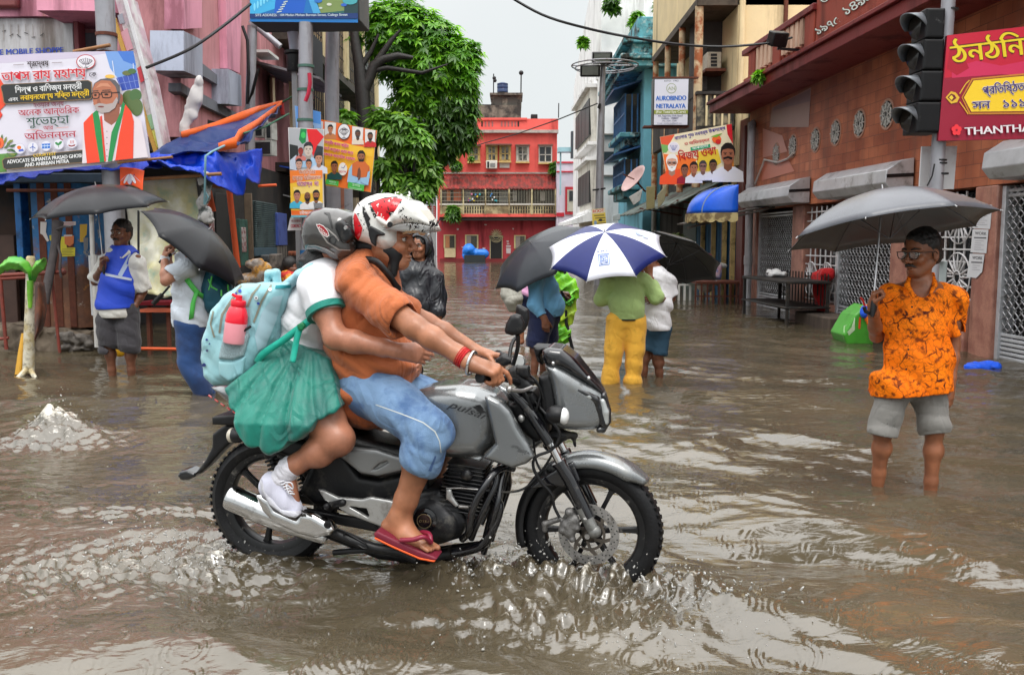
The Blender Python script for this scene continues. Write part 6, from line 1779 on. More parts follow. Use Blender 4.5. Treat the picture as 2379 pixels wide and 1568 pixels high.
def shutter(xa,xb,hood=True,zt=2.06,hx=None,slats=.32,y_=-.1):
 s_=thing('roller_shutter',None,None);s_.parent=R_
 MB().span((xa,y_-.16,-.4),(xb,y_-.14,zt)).obj('backing',m_dark,s_)
 g_=MB();nx_=int((xb-xa)/.125);dz=.135;nz=int((zt-slats)/dz)
 for i in range(nx_+1):
  for sgn in(-1,1):
   pts=[]
   for k in range(nz*4+1):
    zz=slats+k*dz/4;ph=(k%4)/4*2*PI
    off=sgn*.058*cos(ph*1)
    pts.append((min(max(xa+(i+.5*(sgn>0))*(xb-xa)/nx_+off*.9,xa),xb),y_+sgn*.006,zz))
   g_.tube(pts,.0105,4,cap=False)
 g_.obj('diamond_grille',m_grille,s_,179)
 mb=MB();k=int((slats+.4)/.055)
 for i in range(k):mb.box(((xa+xb)/2,y_+.005,-.4+.055*(i+.5)),(xb-xa,.03,.043))
 mb.obj('slats',m_zinc,s_,bevel=.012);mb=MB()
 for z_ in(zt-.12,zt-.06):mb.box(((xa+xb)/2,y_,z_),(xb-xa,.03,.043))
 mb.obj('top_slats',m_zinc,s_,bevel=.012)
 MB().span((xa-.02,y_-.14,-.4),(xa+.055,y_+.05,zt)).obj('guide_rail',m_zinc,s_,bevel=.006);MB().span((xb-.055,y_-.14,-.4),(xb+.02,y_+.05,zt)).obj('guide_rail',m_zinc,s_,bevel=.006)
 if hx:
  pr=[(.02,2.6),(.2,2.57),(.42,2.43),(.44,2.25),(.34,2.13),(.02,2.12)]
  h_=MB();A=[U3(hx[0],y,z)for y,z in pr];h_.prism(A,(hx[1]-hx[0],0,0));ho=h_.obj('shutter_hood',m_zinc,s_,bevel=.012)
  MB().beam((hx[0]-.004,.03,2.36),(hx[0]-.004,.42,2.34),.012,.05).obj('hood_seam',m_black,ho)
shutter(6.9,9.08,hx=(5.95,9.1))
shutter(2.7,4.78,hx=(2,4.75))
shutter(-2.58,-.1,hx=(-3.4,-.45),zt=2.08)
def window_grille(xa,xb,zb,zt,lower):
 w=thing('window',None,None);w.parent=R_
 MB().span((xa,-.34,-.4),(xb,-.3,zt)).obj('dark_glass',m_pane,w)
 if zb>0:MB().span((xa,-.3,-.4),(xb,.06,zb)).obj('sill_wall',m_pink_stone,w,bevel=.02)
 t=MB();y=-.06
 zs=np.arange(zb+.05,zt,.16)
 for z_ in zs:t.box(((xa+xb)/2,y,z_),(xb-xa,.014,.022))
 for i in range(int((xb-xa)/.24)+1):
  x=xa+.06+i*.24;t.box((x,y-.012,(zb+zt)/2),(.028,.016,zt-zb))
 for zc in lower:
  for xc in np.arange(xa+.4,xb-.2,.75):
   for k in range(16):
    a=k*PI/8;d=V3((cos(a),0,sin(a)))
    t.tube([U3(xc,y+.016,zc)+d*q for q in(.08,.16,.24,.31)],[.008,.016,.014,.006],6)
   t.lathe([(.075,-.01),(.09,0),(.075,.01)],(xc,y+.016,zc),(0,1,0),18,closed_prof=True)
   t.lathe([(.31,-.01),(.325,0),(.31,.01)],(xc,y+.016,zc),(0,1,0),26,closed_prof=True)
 t.obj('white_grille',M('white_enamel',(206,204,204),.4,dt=(120,96,84,.25,9)),w,60)
window_grille(4.8,6.26,.3,2.05,[.72])
window_grille(.44,2.1,.62,2.06,[1.7,.95])
def cloth_thing(name,label,cat,fn_pts,mat,thick=.05,seed=3,o=.08,wall=BW,parent=None,fn=cW):
 g_=SDF(.02);P_=[wall.pt(*fn(x,y),o)for x,y,r in fn_pts]
 for i in range(len(P_)-1):g_.cap(P_[i],P_[i+1],fn_pts[i][2],fn_pts[i+1][2],.03)
 g_.disp=folds(seed,.02,22);ob=g_.obj(name,mat);ob.location=wall.p0;ob.rotation_euler=(0,0,wall.ang)
 return tag(ob,label,cat)
m_redcloth=cloth('red_cloth',(176,18,22))
cloth_thing('red_cloth','red cloth knotted on the white window grille above the wall ledge','cloth',[(1590,480,.1),(1480,540,.14),(1480,720,.12),(1500,930,.1)],m_redcloth)
art=BW.art(c7,.006)
for(x,y,w_,h_)in((1838,290,116,160),(1828,452,104,156),(1812,612,96,120)):
 art.p([(x,y),(x+w_,y+4),(x+w_-14,y+h_+2),(x-14,y+h_-4)]if y<600 else[(x,y),(x+w_,y+4),(x+w_-16,y+h_),(x+40,y+h_+40),(x-20,y+h_+30)],(212,212,214))
 art.t('WORK',x+16,y+36,x+w_-14,y+40,20,(52,52,56),.03)
 art.l([(x+10,y+56),(x+w_-14,y+58)],9,(96,96,100))
 for k in range(5):
  yy=y+76+k*14
  if yy<y+h_-12:art.l([(x+18-k*2,yy),(x+w_-30-(k%2)*18,yy+2)],2.2,(140,140,146))
art.obj('pasted_notices',R_)
art=BW.art(c4,.004)
art.p([(1515,880),(1835,715),(1815,1040),(1495,1040)],(150,112,100));art.p([(1530,880),(1830,730),(1825,830),(1525,905)],(122,92,96));art.p([(1440,1050),(1600,1110),(1640,1240),(1440,1290)],(186,122,104));art.p([(1440,1330),(1640,1290),(1700,1400),(1430,1480)],(190,108,84))
art.obj('faded_wall_painting',R_)
wbp=thing('flood_lamp','black flood lamp on an arm fixed to the balustrade','lamp',c4(1560,330,16.2))
MB().beam((0,0,-.14),(1.1,.1,-.2),.04,.04).obj('arm',m_black,wbp);t=MB();t.box((0,0,.02),(.3,.2,.24),Euler((.4,0,.3)).to_matrix());t.obj('lamp_head',m_black,wbp,bevel=.02)
dp=thing('drain_pipe','grey drain pipe standing in the water at the far end of the tiled building','pipe',BW.p0,BW.ang)
A,B=BW.pt(*cW(480,40),.14),BW.pt(*cW(450,930),.14);x_=(A.x+B.x)/2
MB().tube([(x_,.14,-.3),(x_,.14,3.75),(x_+.15,.1,3.95),(x_+.3,0,4)],.085,14).obj('pipe',M('grey_pvc',(168,168,172),.4,dt=(90,84,80,.3,4),streak=True),dp,50)
t=MB();
for z_ in(.95,1.05,2.6):t.tube([(x_,.14,z_-.05),(x_,.14,z_+.05)],.098,14)
t.obj('pipe_joint',MATS['grey_pvc'],dp,40)
t=MB().tube([BW.pt(*c4(x,y),.05)for x,y in((1360,1540),(1440,1340),(1450,1305),(1560,1330),(1640,1300),(1690,1250))],.022,6);cd=t.obj('conduit',M('white_conduit',(196,190,184),.5),None,60);cd.location=BW.p0;cd.rotation_euler=(0,0,BW.ang);tag(cd,'white electric conduit looping under the oval vents','conduit')
MB().span((X1,-.5,-.4),(X1+.9,-.02,4.2)).span((X1+.04,-.02,-.4),(X1+.16,.1,4)).obj('end_pier',M('brown_painted_iron',(92,48,42),.5,dt=(48,26,24,.4,3),streak=True),R_,bevel=.015)
def place(name,label,cat,p,group=None,rz=0):return thing(name,label,cat,p,rz,group)
tb=place('table','black iron table frame with slatted sides standing in the flood by the shutter','table',BW.p0,None,BW.ang)
def cWp(x,y,o):return BW.pt(*cW(x,y),o)
a,b_=cWp(520,530,.75),cWp(1160,545,.75);zt=(a.z+b_.z)/2
xa,xb=min(a.x,b_.x),max(a.x,b_.x)
m_soot=M('sooty_iron',(42,40,38),.6,.3,var=.3,bump=.4,bscale=40,dt=(90,76,62,.25,9))
MB().span((xa,.15,zt-.05),(xb,.95,zt)).obj('table_top',m_soot,tb,bevel=.01)
for x in(xa+.04,xb-.04):
 for y in(.2,.9):MB().beam((x,y,-.3),(x,y,zt-.05),.05,.05).obj('leg',m_soot,tb)
mb=MB();z2=cWp(830,880,.75).z;mb.span((xa,.15,z2-.03),(xb,.95,z2));mb.obj('shelf',m_soot,tb,bevel=.01)
t=MB()
for i in range(16):x=xa+(xb-xa)*(i+.5)/16;t.beam((x,.18,z2),(x,.18,zt+.12),.018,.018)
t.obj('bars',m_soot,tb)
g_=SDF(.012);g_.ell((xa+(xb-xa)*.72,.5,zt+.05),(.22,.16,.06));g_.ell((xa+(xb-xa)*.8,.5,zt+.08),(.12,.12,.06),k=.04);g_.disp=folds(91,.02,25)
o=g_.obj('plastic_bag',cloth('white_plastic',(214,214,212),.35));o.location=BW.p0;o.rotation_euler=(0,0,BW.ang);tag(o,'crumpled white plastic bag on top of the black iron table','bag')
bx=place('wall_ledge','low dark masonry ledge below the white window grille','ledge',BW.p0,None,BW.ang)
A,B=cWp(1160,990,.5),cWp(1640,1190,.5);MB().span((A.x,0,-.3),(B.x,.55,A.z)).obj('ledge',wallmat('dark_concrete',(92,80,70),(44,38,34),.5),bx,bevel=.03)
bn=place('dustbin','bright green plastic dustbin lying tilted in the water beside the orange shirt','bin',ground(*c7(1080,1180)))
g_=SDF(.012);PB=lambda x,y,dy=0:c7(x,y,bn.location.y+dy)-V3(bn.location)
def yz(pts,y):return[(PB(x,yv).x,PB(x,yv).z)for x,yv in pts]
g_.poly(yz([(1095,940),(1120,985),(1130,1200),(960,1195),(935,1130),(1010,1000)],0),-.28,.28,.03)
bo=g_.obj('bin_body',M('green_plastic_bin',(70,156,44),.4,dirt=rgb(48,90,30),damt=.3),bn)
g_=SDF(.012);g_.poly(yz([(1100,950),(1235,1010),(1225,1190),(1125,1200)],0),-.22,.22,.02);g_.obj('bin_mouth',M('black_bin_inside',(.01,.01,.01),.6),bn)
drape(bo,[([c7(*q)for q in p_],c)for p_,c in(([(1088,955),(1100,960),(1090,1105),(1076,1100)],(206,74,40)),([(1035,1035),(1055,1030),(1055,1110),(985,1175),(980,1150),(1035,1090)],(186,210,170)),([(985,1085),(1025,1070),(1025,1110),(985,1130)],(186,210,170)))],Matrix.Translation(-V3(bn.location)),'bin_marking',bn,off=.004,sub=.05)
for i,(x,y,c,r,nm,lb)in enumerate(((1890,1352,(24,92,232),.12,'plastic_sheet','small blue plastic bag floating near the right pillar'),(1145,1010,(226,110,30),.1,'rag','orange rag hanging out of the green dustbin'),(1120,990,(30,90,220),.06,'rag','blue rag on the rim of the green dustbin'))):
 p=ground(*c7(x,y))if i==0 else c7(x,y,bn.location.y-.3)
 g_=SDF(.012);g_.ell((0,0,0),(r*1.6,r,r*.45)if i==0 else(r*.9,r*.6,r*1.3));g_.disp=folds(60+i,.012,30);o=g_.obj(nm,cloth('plastic_%d'%i,c,.4));o.location=p;tag(o,lb,nm.replace('plastic_sheet','bag'))
cg=place('cage','dark brown iron cage stand with a flat top in front of the blue shops','cage',at(2650*.6195,0,21.5)*0+ground(1650,703))
cY=cg.location.y
def cp(x,y,dy=0):return cX(x,y,cY+dy)-V3(cg.location)
A,B=cp(1530,1440),cp(2040,1440);MB().span((A.x,-.1,A.z-.05),(B.x,1,A.z)).obj('top',m_rust,cg)
t=MB()
for i in range(9):
 x=A.x+(B.x-A.x)*i/8;t.beam((x,-.08,-.3),(x,-.08,A.z-.05),.035,.035)
for z_ in(.15,.45):t.beam((A.x,-.08,z_),(B.x,-.08,z_),.03,.03)
t.obj('bars',m_rust,cg)
gd=place('goods_stall','stack of printed sacks and sheets on a white railing behind the brown cage','stall',V3(cg.location)+U3(0,1.3,0))
gp=lambda x,y:cX(x,y,gd.location.y)-V3(gd.location)
g_=SDF(.03);g_.poly([(gp(x,y).x,gp(x,y).z)for x,y in((1540,1240),(1800,1260),(1790,1400),(1500,1390))],-.2,.3,.06);g_.disp=folds(77,.03,12)
g_.obj('printed_sacks',M('printed_sack',(196,150,166),.6,two=((90,110,170),6),dt=(226,220,220,.45,5)),gd)
t=MB();A,B=gp(1330,1470),gp(1520,1560)
for i in range(8):x=A.x+(gp(1790,0).x-A.x)*i/7;t.beam((x,-.3,-.3),(x,-.3,A.z),.05,.03)
t.beam((A.x,-.3,A.z),(gp(1790,0).x,-.3,A.z),.04,.04);t.obj('railing',M('white_rail',(206,206,200),.5),gd)
vd=thing('person','vendor with a red cap bent behind the printed sacks','person',V3(gd.location)+U3(0,.35,0))
g_=SDF(.012);h_=cX(1665,1200,gd.location.y+.35)-V3(vd.location);head_sdf(g_,h_,U3(-.4,-.9,-.3),Z1,.23);g_.cap(h_+U3(0,.05,-.12),h_+U3(0,.15,-.6),.08,.2,.1);g_.obj('body',sk_deep,vd)
g_=SDF(.012);g_.ell(h_+U3(0,0,.08),(.11,.11,.08));g_.obj('cap',cloth('red_cap_cloth',(150,40,60)),vd)
g_=SDF(.012);g_.cap(h_+U3(0,.1,-.22),h_+U3(0,.15,-.6),.16,.24,.1);g_.cap(h_+U3(.1,-.05,-.1),h_+U3(.42,-.05,-.16),.07,.06,.05);g_.obj('shirt',cloth('pale_shirt',(210,206,196)),vd)
SW0=ground(1712,700);
BS=Wall('blue_shop_row','row of blue painted wooden shop fronts under rusty awnings beyond the tiled building','shop',(5.25,21.2),(-.03,1))
MB().span((0,-3,-.4),(11.5,-.3,4.6)).obj('wall',wallmat('soot_wall',(70,66,62),(30,28,26),.5),BS.root)
m_blueboard=M('weathered_blue_boards',(46,104,146),.75,var=.2,vscale=5,bump=.3,bscale=30,dt=(26,52,70,.45,4),streak=True)
m_yellowpost=M('faded_yellow_post',(186,162,104),.7,var=.2,dt=(90,76,52,.35,4))
for i,(a,b_)in enumerate(((.2,1.1),(1.35,1.9),(2.15,3),(3.3,4.2),(4.6,5.3))):
 mb=MB();n_=int((b_-a)/.14)
 for k in range(n_):mb.span((a+k*.14,-.3,-.4),(a+k*.14+.128,-.18+.006*(k%3),2.9))
 mb.obj('board_panel',m_blueboard,BS.root,bevel=.006)
for x in(1.22,2.02,3.12,4.3):MB().beam((x,-.12,-.4),(x,-.12,3),.12,.1).obj('post',m_yellowpost,BS.root)
MB().span((5.5,-.28,-.4),(7.2,-.2,2.7)).obj('green_door',M('dark_green_door',(34,66,50),.6),BS.root)
aw=Wall('sheet_awning','long sagging corrugated awning over the blue shops','awning',BS.p0,BS.d)
mb=MB();P_=[]
for i in range(41):
 x=i*.26+1.2;r_=[]
 for j in range(7):y=-.25+j*.24;r_.append((x,y,3.06-.075*i/40-.12*j+.02*sin(i*2.1)+.02*sin(x*1.3)))
 P_.append(r_)
mb.grid(P_);o=mb.obj('awning_sheet',M('rusty_green_tin',(104,118,110),.6,.3,var=.3,two=((84,70,58),1.5),dt=(50,44,38,.4,3)),aw.root,179);o.modifiers.new('t','SOLIDIFY').thickness=.03
for x in(2,4.5,7.5):MB().beam((x,-.2,2.2),(x,1.1,2.42),.04,.04).obj('strut',m_rust,aw.root)
da=Wall('dome_awning','blue folding dome awning with a yellowed scalloped edge over a shop','awning',cX(1780,600,19.6),(-.03,1))
PA=lambda x,y,o:da.pt(*cX(x,y),o)
cen=PA(1900,700,0);mb=MB();P_=[]
W2=abs(PA(1560,700,0).x-cen.x)*1;H2=PA(1800,430,0).z-cen.z
for i in range(13):
 t_=i/12;a=t_*PI/2;r_=[]
 for j in range(17):
  b_=PI*j/16
  r_.append((cen.x+.3-cos(b_)*.95,sin(b_)*(.75*cos(a)+.02),cen.z+H2*sin(a)*(1-0*abs(cos(b_)))))
 P_.append(r_)
mb.grid(P_);o=mb.obj('dome_canvas',M('blue_tarpaulin',(18,92,214),.35,var=.12,bump=.3,bscale=12,spec=.6),da.root,179);o.modifiers.new('t','SOLIDIFY').thickness=.01
mb=MB();r0=[];r1=[]
for j in range(49):b_=PI*j/48;r0.append((cen.x+.3-cos(b_)*.96,sin(b_)*.79,cen.z));r1.append((cen.x+.3-cos(b_)*.97,sin(b_)*.8,cen.z-.15-.04*abs(sin(j*PI/4))))
mb.grid([r0,r1]);mb.obj('valance',M('yellowed_valance',(176,160,112),.8,two=((110,92,60),5)),da.root,179)
t=MB()
for b_ in(PI*.3,PI*.62):t.tube([(cen.x+.3-cos(b_)*.955,sin(b_)*(.757*cos(a)),cen.z+H2*sin(a)+.012)for a in np.linspace(0,PI/2,10)],.016,6)
t.obj('hoop',M('grey_hoop',(120,134,150),.5),da.root)
pr_=thing('plank_roof','narrow ragged plank roof sticking out below the dome awning','roof',cX(1900,720,19.2))
MB().beam((-1,0,-.18),(.95,.2,.22),.5,.03).beam((-.9,-.2,-.26),(.9,-.1,.16),.1,.04).obj('planks',M('wet_grey_planks',(78,72,66),.7,bump=.4,bscale=30),pr_)
CY=22
CH=Wall('cream_house','cream house with a dark railed balcony on rusty posts above the shops','house',(at(1850,0,CY).x,CY),(-1,0))
m_cream=wallmat('cream_stucco',(226,208,164),(120,104,78),.28)
m_soot=MATS['soot_wall']
def CR(mb,x0,y0,x1,y1,o0,o1,fn=c4,ref=None):CH.rect(mb,fn,x0,y0,x1,y1,o0,o1,ref)
zb=CH.pt(*c4(1300,1000)).z
a=CH.pt(*c4(1240,0)).x;b_=CH.pt(*c4(2000,0)).x
MB().span((b_-4,-8,zb-1),(a,0,11)).obj('wall',m_cream,CH.root)
mb=MB();CR(mb,905,-400,1245,1010,-2.4,-1.6,ref=-1.6);mb.obj('balcony_back_wall',M('dark_louvre',(62,58,56),.7,var=.2),CH.root)
mb=MB()
for k in range(34):
 y0=380+k*12;
 if y0<740:CR(mb,1125,y0,1235,y0+7,-1.6,-1.5,ref=-1.5);CR(mb,930,y0,985,y0+7,-1.6,-1.5,ref=-1.5)
mb.obj('louvre_slats',M('grey_slats',(84,80,78),.6),CH.root)
mb=MB();A=CH.pt(*c4(905,760),0);B=CH.pt(*c4(1205,1000),0)
CR(mb,900,745,1205,770,-1.6,.12);mb.obj('balcony_rail',m_soot,CH.root)
mb=MB();CR(mb,905,770,1200,1030,-.12,.06);mb.obj('balcony_front',M('mouldy_concrete',(58,56,52),.85,two=((150,138,112),2.5),var=.4,vscale=9,bump=.5,bscale=30,dt=(22,22,22,.5,4),streak=True),CH.root)
mb=MB();CR(mb,905,1030,1205,1060,-1.7,.16);mb.obj('balcony_slab',m_soot,CH.root)
for x in(975,1040,1105,1160):mb=MB();CR(mb,x,780,x+10,1028,.06,.1);mb.obj('front_rib',MATS['cream_stucco'],CH.root)
xL=CH.pt(*c4(905,0),0).x;zs=CH.pt(*c4(905,40),0).z;zq=CH.pt(*c4(900,1000),0).z
pL=7
MB().span((xL+0,-pL,zs-.02),(xL-4.4,0,zs+.16)).obj('upper_slab',M('sooty_slab',(76,66,54),.8,dt=(36,32,28,.4,3)),CH.root,bevel=.01)
MB().span((xL-.02,-pL,zs+.16),(xL-4.4,-.05,zs+4)).obj('upper_wall',m_cream,CH.root)
m_post=M('flaking_posts',(196,176,140),.7,.1,var=.2,two=((150,82,42),3.5),bump=.3,bscale=40)
for k,yy in enumerate((-.15,-2.3,-4.5,-6.7)):
 MB().tube([(xL-.08,yy,zq-1.5),(xL-.08,yy,zs)],.085 if k else .1,12).obj('post',m_post,CH.root,60)
MB().span((xL-.02,-pL,zq-.1),(xL-.2,-.2,zq+1)).obj('side_parapet',m_soot,CH.root)
ac=thing('air_conditioner','boxy white air conditioner on a bracket in the dark balcony','air conditioner',CH.p0+U3(0,0,0),CH.ang)
mb=MB();CH.rect(mb,c4,985,425,1100,560,-1.55,-.9,ref=-.9);mb.obj('casing',M('ac_casing',(186,178,160),.5,dt=(110,92,72,.3,6)),ac,bevel=.02)
mb=MB()
for k in range(4):CH.rect(mb,c4,1015,440+k*28,1065,460+k*28,-.9,-.885,ref=-.885)
mb.obj('grille',m_black,ac);mb=MB();CH.rect(mb,c4,970,560,1140,582,-1.6,-.8,ref=-.8);mb.obj('bracket',m_rust,ac)
t=MB();p=CH.pt(*c4(1630,0),.08);t.tube([(p.x,.08,zb-1),(p.x,.08,9.5)],.05,10);t.obj('rusty_pipe',m_rust,CH.root,60)
t=MB();p=CH.pt(*c4(1275,0),.08);t.tube([(p.x,.08,zb-1),(p.x,.08,9.5)],.07,10);t.obj('cream_pipe',m_cream,CH.root,60)
SY=19.8
sb=Wall('sign_box','white and blue eye clinic light box sign hanging below the balcony','sign',(c4(830,0,SY).x,SY),(-1,0))
mb=MB();sb.rect(mb,c4,548,645,835,1022,-.32,0);mb.obj('box',M('sign_box_black',(.02,.02,.02),.4),sb.root,bevel=.01)
mb=MB();sb.rect(mb,c4,540,628,916,640,-.4,-.3);sb.rect(mb,c4,470,1026,835,1040,-.4,-.1);mb.obj('hanger',m_rust,sb.root)
art=sb.art(c4,.002)
art.p([(556,652),(832,648),(822,1022),(548,1022)],(206,206,216));art.t('ESTD : 1962',635,670,750,668,13,(60,60,70),.02)
art.e(692,724,42,42,(150,160,130),28);art.e(692,724,36,36,(206,206,212),28);art.t('AN',664,740,722,738,30,(150,160,130),.03)
art.t('AUROBINDO',566,824,812,820,38,(16,96,186),.05);art.t('NETRALAYA',570,886,806,884,36,(16,96,186),.05)
art.p([(550,902),(828,900),(827,932),(549,934)],(132,140,58));art.t('(For Total Eye Care)',566,926,806,924,19,(232,234,220),.03)
for(a0,y,w_,h)in((582,954,200,13),(612,974,136,13),(620,994,116,11)):art.t({954:'4A, Rajendra Deb Road',974:'Kolkata - 700007',994:'Ph: 2241 2241'}[y],a0,y,a0+w_,y-1,h,(70,76,110),.02)
art.t('E-mail : aurobindo@gmail.com',578,1014,776,1013,10,(90,96,120),.01)
art.obj('sign_face',sb.root)
bnr=Wall('banner','tilted vinyl banner with moustached portrait and red Bengali writing over the blue shops','banner',c4(900,1250,19),(-1,-.12))
mb=MB();A=[bnr.pt(*c4(x,y),0)for x,y in((597,1120),(1185,1012),(1205,1392),(660,1505))];mb.prism(A,(0,-.012,0));mb.obj('vinyl',M('vinyl_back',(190,170,140),.5),bnr.root)
art=bnr.art(c4,.001)
art.p([(599,1122),(1184,1014),(1204,1390),(662,1503)],(236,224,190));art.p([(599,1122),(720,1100),(640,1240),(625,1260)],(226,92,60));art.p([(606,1180),(690,1190),(650,1250),(622,1250)],(120,176,96))
art.p([(625,1260),(760,1270),(900,1300),(840,1440),(662,1503)],(244,120,50));art.p([(900,1240),(1070,1220),(1100,1330),(1000,1400),(900,1400)],(230,196,60));art.p([(1140,1022),(1184,1014),(1194,1180),(1150,1100)],(214,40,50));art.p([(1180,1240),(1196,1236),(1204,1390),(1180,1396)],(240,150,60))
art.e(710,1205,48,46,(236,232,236));art.e(710,1205,40,38,(226,220,230))
for k in range(-2,3):art.l([(710+k*4,1230),(710+k*14,1188)],4,(110,120,170))
art.t('বাংলার শুভ নববর্ষ উপলক্ষে',720,1146,1134,1060,28,(74,60,150),.03);art.t('ও অভিনন্দন',800,1190,1004,1156,26,(206,60,70),.03)
art.p([(846,1206),(1006,1178),(1010,1206),(850,1234)],(40,160,110));art.t('আপনাদের',862,1226,994,1200,20,(236,244,236),.02)
art.t('বিজয় ওঝা',754,1316,1062,1262,66,(196,24,40),.02)
art.e(1060,1140,38,32,(240,110,50));art.e(1072,1160,22,20,(206,40,40));art.p([(1010,1120),(1060,1100),(1110,1090),(1060,1125)],(120,170,60))
art.p([(640,1400),(760,1380),(760,1470),(664,1496)],(240,84,44))
art.face(694,1330,88,(214,160,136),(236,232,228),(240,84,44),(240,240,238),True,bald=False)
art.face(798,1388,56,(140,90,70),(30,26,26),(150,30,50));art.face(872,1372,62,(176,110,80),(40,30,28),(226,226,230));art.face(946,1360,58,(150,108,96),(60,58,64),(222,222,228),glasses=True);art.face(1028,1352,60,(120,82,60),(26,24,24),(226,226,230))
art.face(1148,1262,112,(166,104,76),(26,22,22),(230,230,234));art.p([(1108,1290),(1150,1278),(1186,1290),(1180,1308),(1148,1296),(1112,1306)],(24,20,20))
art.obj('print',bnr.root)
BH=Wall('blue_house','turquoise house with mossy cornice and barred bay windows','house',(at(1500,0,33).x,33),(0,1))
m_turq=wallmat('turquoise_wash',(112,176,196),(60,84,92),.3)
m_moss=M('mossy_turquoise',(92,158,170),.85,two=((30,32,30),2.2),var=.3,vscale=5,bump=.5,bscale=20,dt=(196,206,200,.25,6))
zc=BH.pt(*c3(1795,545)).z
MB().span((0,-7,-.4),(7.5,0,zc)).obj('wall',m_turq,BH.root)
MB().span((-.5,-7,zc),(7.7,.75,zc+.22)).span((-.6,-7,zc+.24),(7.8,.9,zc+.42)).span((-.35,-7,zc+.42),(7.5,.5,zc+.8)).span((-.5,-7,zc+.8),(7.7,.8,zc+1)).span((-.3,-7,zc+1),(7.4,.3,zc+1.7)).obj('cornice',m_moss,BH.root,bevel=.03)
m_bluebar=M('blue_window_bars',(58,108,160),.6,dirt=rgb(40,50,60),damt=.3)
for zlo,zhi,nm in((BH.pt(*c3(1640,1070),.5).z,BH.pt(*c3(1640,760),.5).z,0),(BH.pt(*c3(1640,1500),.5).z,BH.pt(*c3(1640,1290),.5).z,1)):
 w=thing('bay_window',None,None);w.parent=BH.root
 MB().span((1,0,zlo),(4.6,.5,zhi)).obj('bay_box',m_pane,w)
 t=MB()
 for i in range(15):x=1+3.6*i/14;t.beam((x,.54,zlo),(x,.54,zhi),.05,.05)
 for z_ in(zlo,(zlo+zhi)/2,zhi):t.beam((1,.54,z_),(4.6,.54,z_),.06,.06)
 for y_ in(.1,.3):t.beam((.96,y_,zlo),(.96,y_,zhi),.05,.05)
 t.obj('bars',m_bluebar,w)
 MB().beam((2.8,-.05,zhi+.45),(2.8,1,zhi+.12),4.2,.06).obj('window_hood',M('blue_tin',(44,84,132),.5,var=.2),w)
 MB().span((.8,0,zlo-.2),(4.8,.75,zlo-.02)).span((1,0,zlo-.5),(4.6,.55,zlo-.2)).obj('window_ledge',m_moss,w,bevel=.04)
mb=MB();
MB().tube([(-.05,-.4,-.3),(-.05,-.4,zc)],.09,10).obj('white_pipe',M('white_pipe',(206,210,210),.5),BH.root,60)
sd=thing('satellite_dish','pinkish satellite dish on the wall of the blue house','dish',cX(890,350,30))
t=MB();ax=U3(-.75,-.3,.6);t.lathe([(0,0),(.2,.02),(.4,.09),(.52,.16),(.5,.17),(.38,.1),(.2,.04),(0,.02)],(0,0,0),ax,24);t.obj('dish',M('dish_pink',(206,170,166),.5),sd,60);MB().tube([(0,0,0),(.3,.2,-.3),(.45,.5,-.3)],.03,8).tube([U3(0,0,0)+ax.normalized()*.1,ax.normalized()*.6+U3(0,0,-.15)],.02,6).obj('dish_arm',m_rust,sd)
for i,(pts,c,lb)in enumerate(((((810,520),(960,430),(930,560),(860,610)),(196,196,192),'torn white plastic sheet hanging under the satellite dish'),(((1000,410),(1095,400),(1090,640),(1000,660)),(150,140,96),'faded yellow shop signboard beside the torn sheet'),(((1120,500),(1220,380),(1200,560),(1130,640)),(160,152,120),'second faded signboard hanging slanted nearer the portrait banner'),(((640,720),(715,700),(715,770),(640,780)),(150,160,160),'small grey shop sign under the green awning end'))):
 Yp=27-i;p0_=cX(*pts[0],Yp);mb=MB().prism([cX(*q,Yp)-p0_ for q in pts],(0,.06,0));o=mb.obj('signboard' if i else 'plastic_sheet',M('sheet_%d'%i,rgb(*c),.6,var=.25,vscale=3,dt=(90,84,60,.35,3)),None,bevel=.01);o.location=p0_;tag(o,lb,'sign' if i else 'sheet')
sh_=Wall('shanty','grey weathered two storey shop front below the signboards','shop',(5.1,26.6),(0,1))
MB().span((0,-3,-.4),(6.4,-.35,5.6)).obj('wall',wallmat('grey_weathered',(120,116,110),(50,46,42),.5),sh_.root)
for a,b_,c in((.3,1.5,(30,60,100)),(1.7,2.9,(90,70,58)),(3.1,4.3,(40,70,60)),(4.5,5.8,(110,104,96))):MB().span((a,-.35,3.2),(b_,-.28,4.6)).obj('shutter_panel',M('panel_%d'%int(a*10),rgb(*c),.6,dt=(40,36,32,.4,3),streak=True),sh_.root)
for a,b_,c in((.3,1.6,(28,70,120)),(2,3.2,(60,54,50)),(3.5,5.2,(96,60,56))):MB().span((a,-.35,-.4),(b_,-.28,2.3)).obj('door_panel',M('door_%d'%int(a*10),rgb(*c),.6,dt=(30,28,26,.4,3),streak=True),sh_.root)
WH=Wall('white_house','tall stained white house with slanting bay windows and plants on its wall','house',(at(1397,0,43).x,43),(-.02,1))
m_whitewash=wallmat('stained_whitewash',(238,237,236),(140,136,130),.28,dscale=1.1)
mb=MB()
zN,zF=15.2,10.6;L_=14.2
mb.prism([U3(0,-11,-.4),U3(L_,-11,-.4),U3(L_,-11,zF),U3(7,-11,13.2),U3(0,-11,zN)],(0,11,0));mb.obj('wall',m_whitewash,WH.root)
def front(fn,x0,y0,x1,y1,nm,mat,o=(-.05,.06),bev=0):
 A,B=hit(*fn(x0,y0),(0,43-o[1],0),U3(0,-1,0)),hit(*fn(x1,y1),(0,43-o[1],0),U3(0,-1,0))
 a,b_=WH.Mi@A,WH.Mi@B;mb=MB().span((-o[1],a.y,a.z),(-o[0],b_.y,b_.z));return mb.obj(nm,mat,WH.root,bevel=bev)
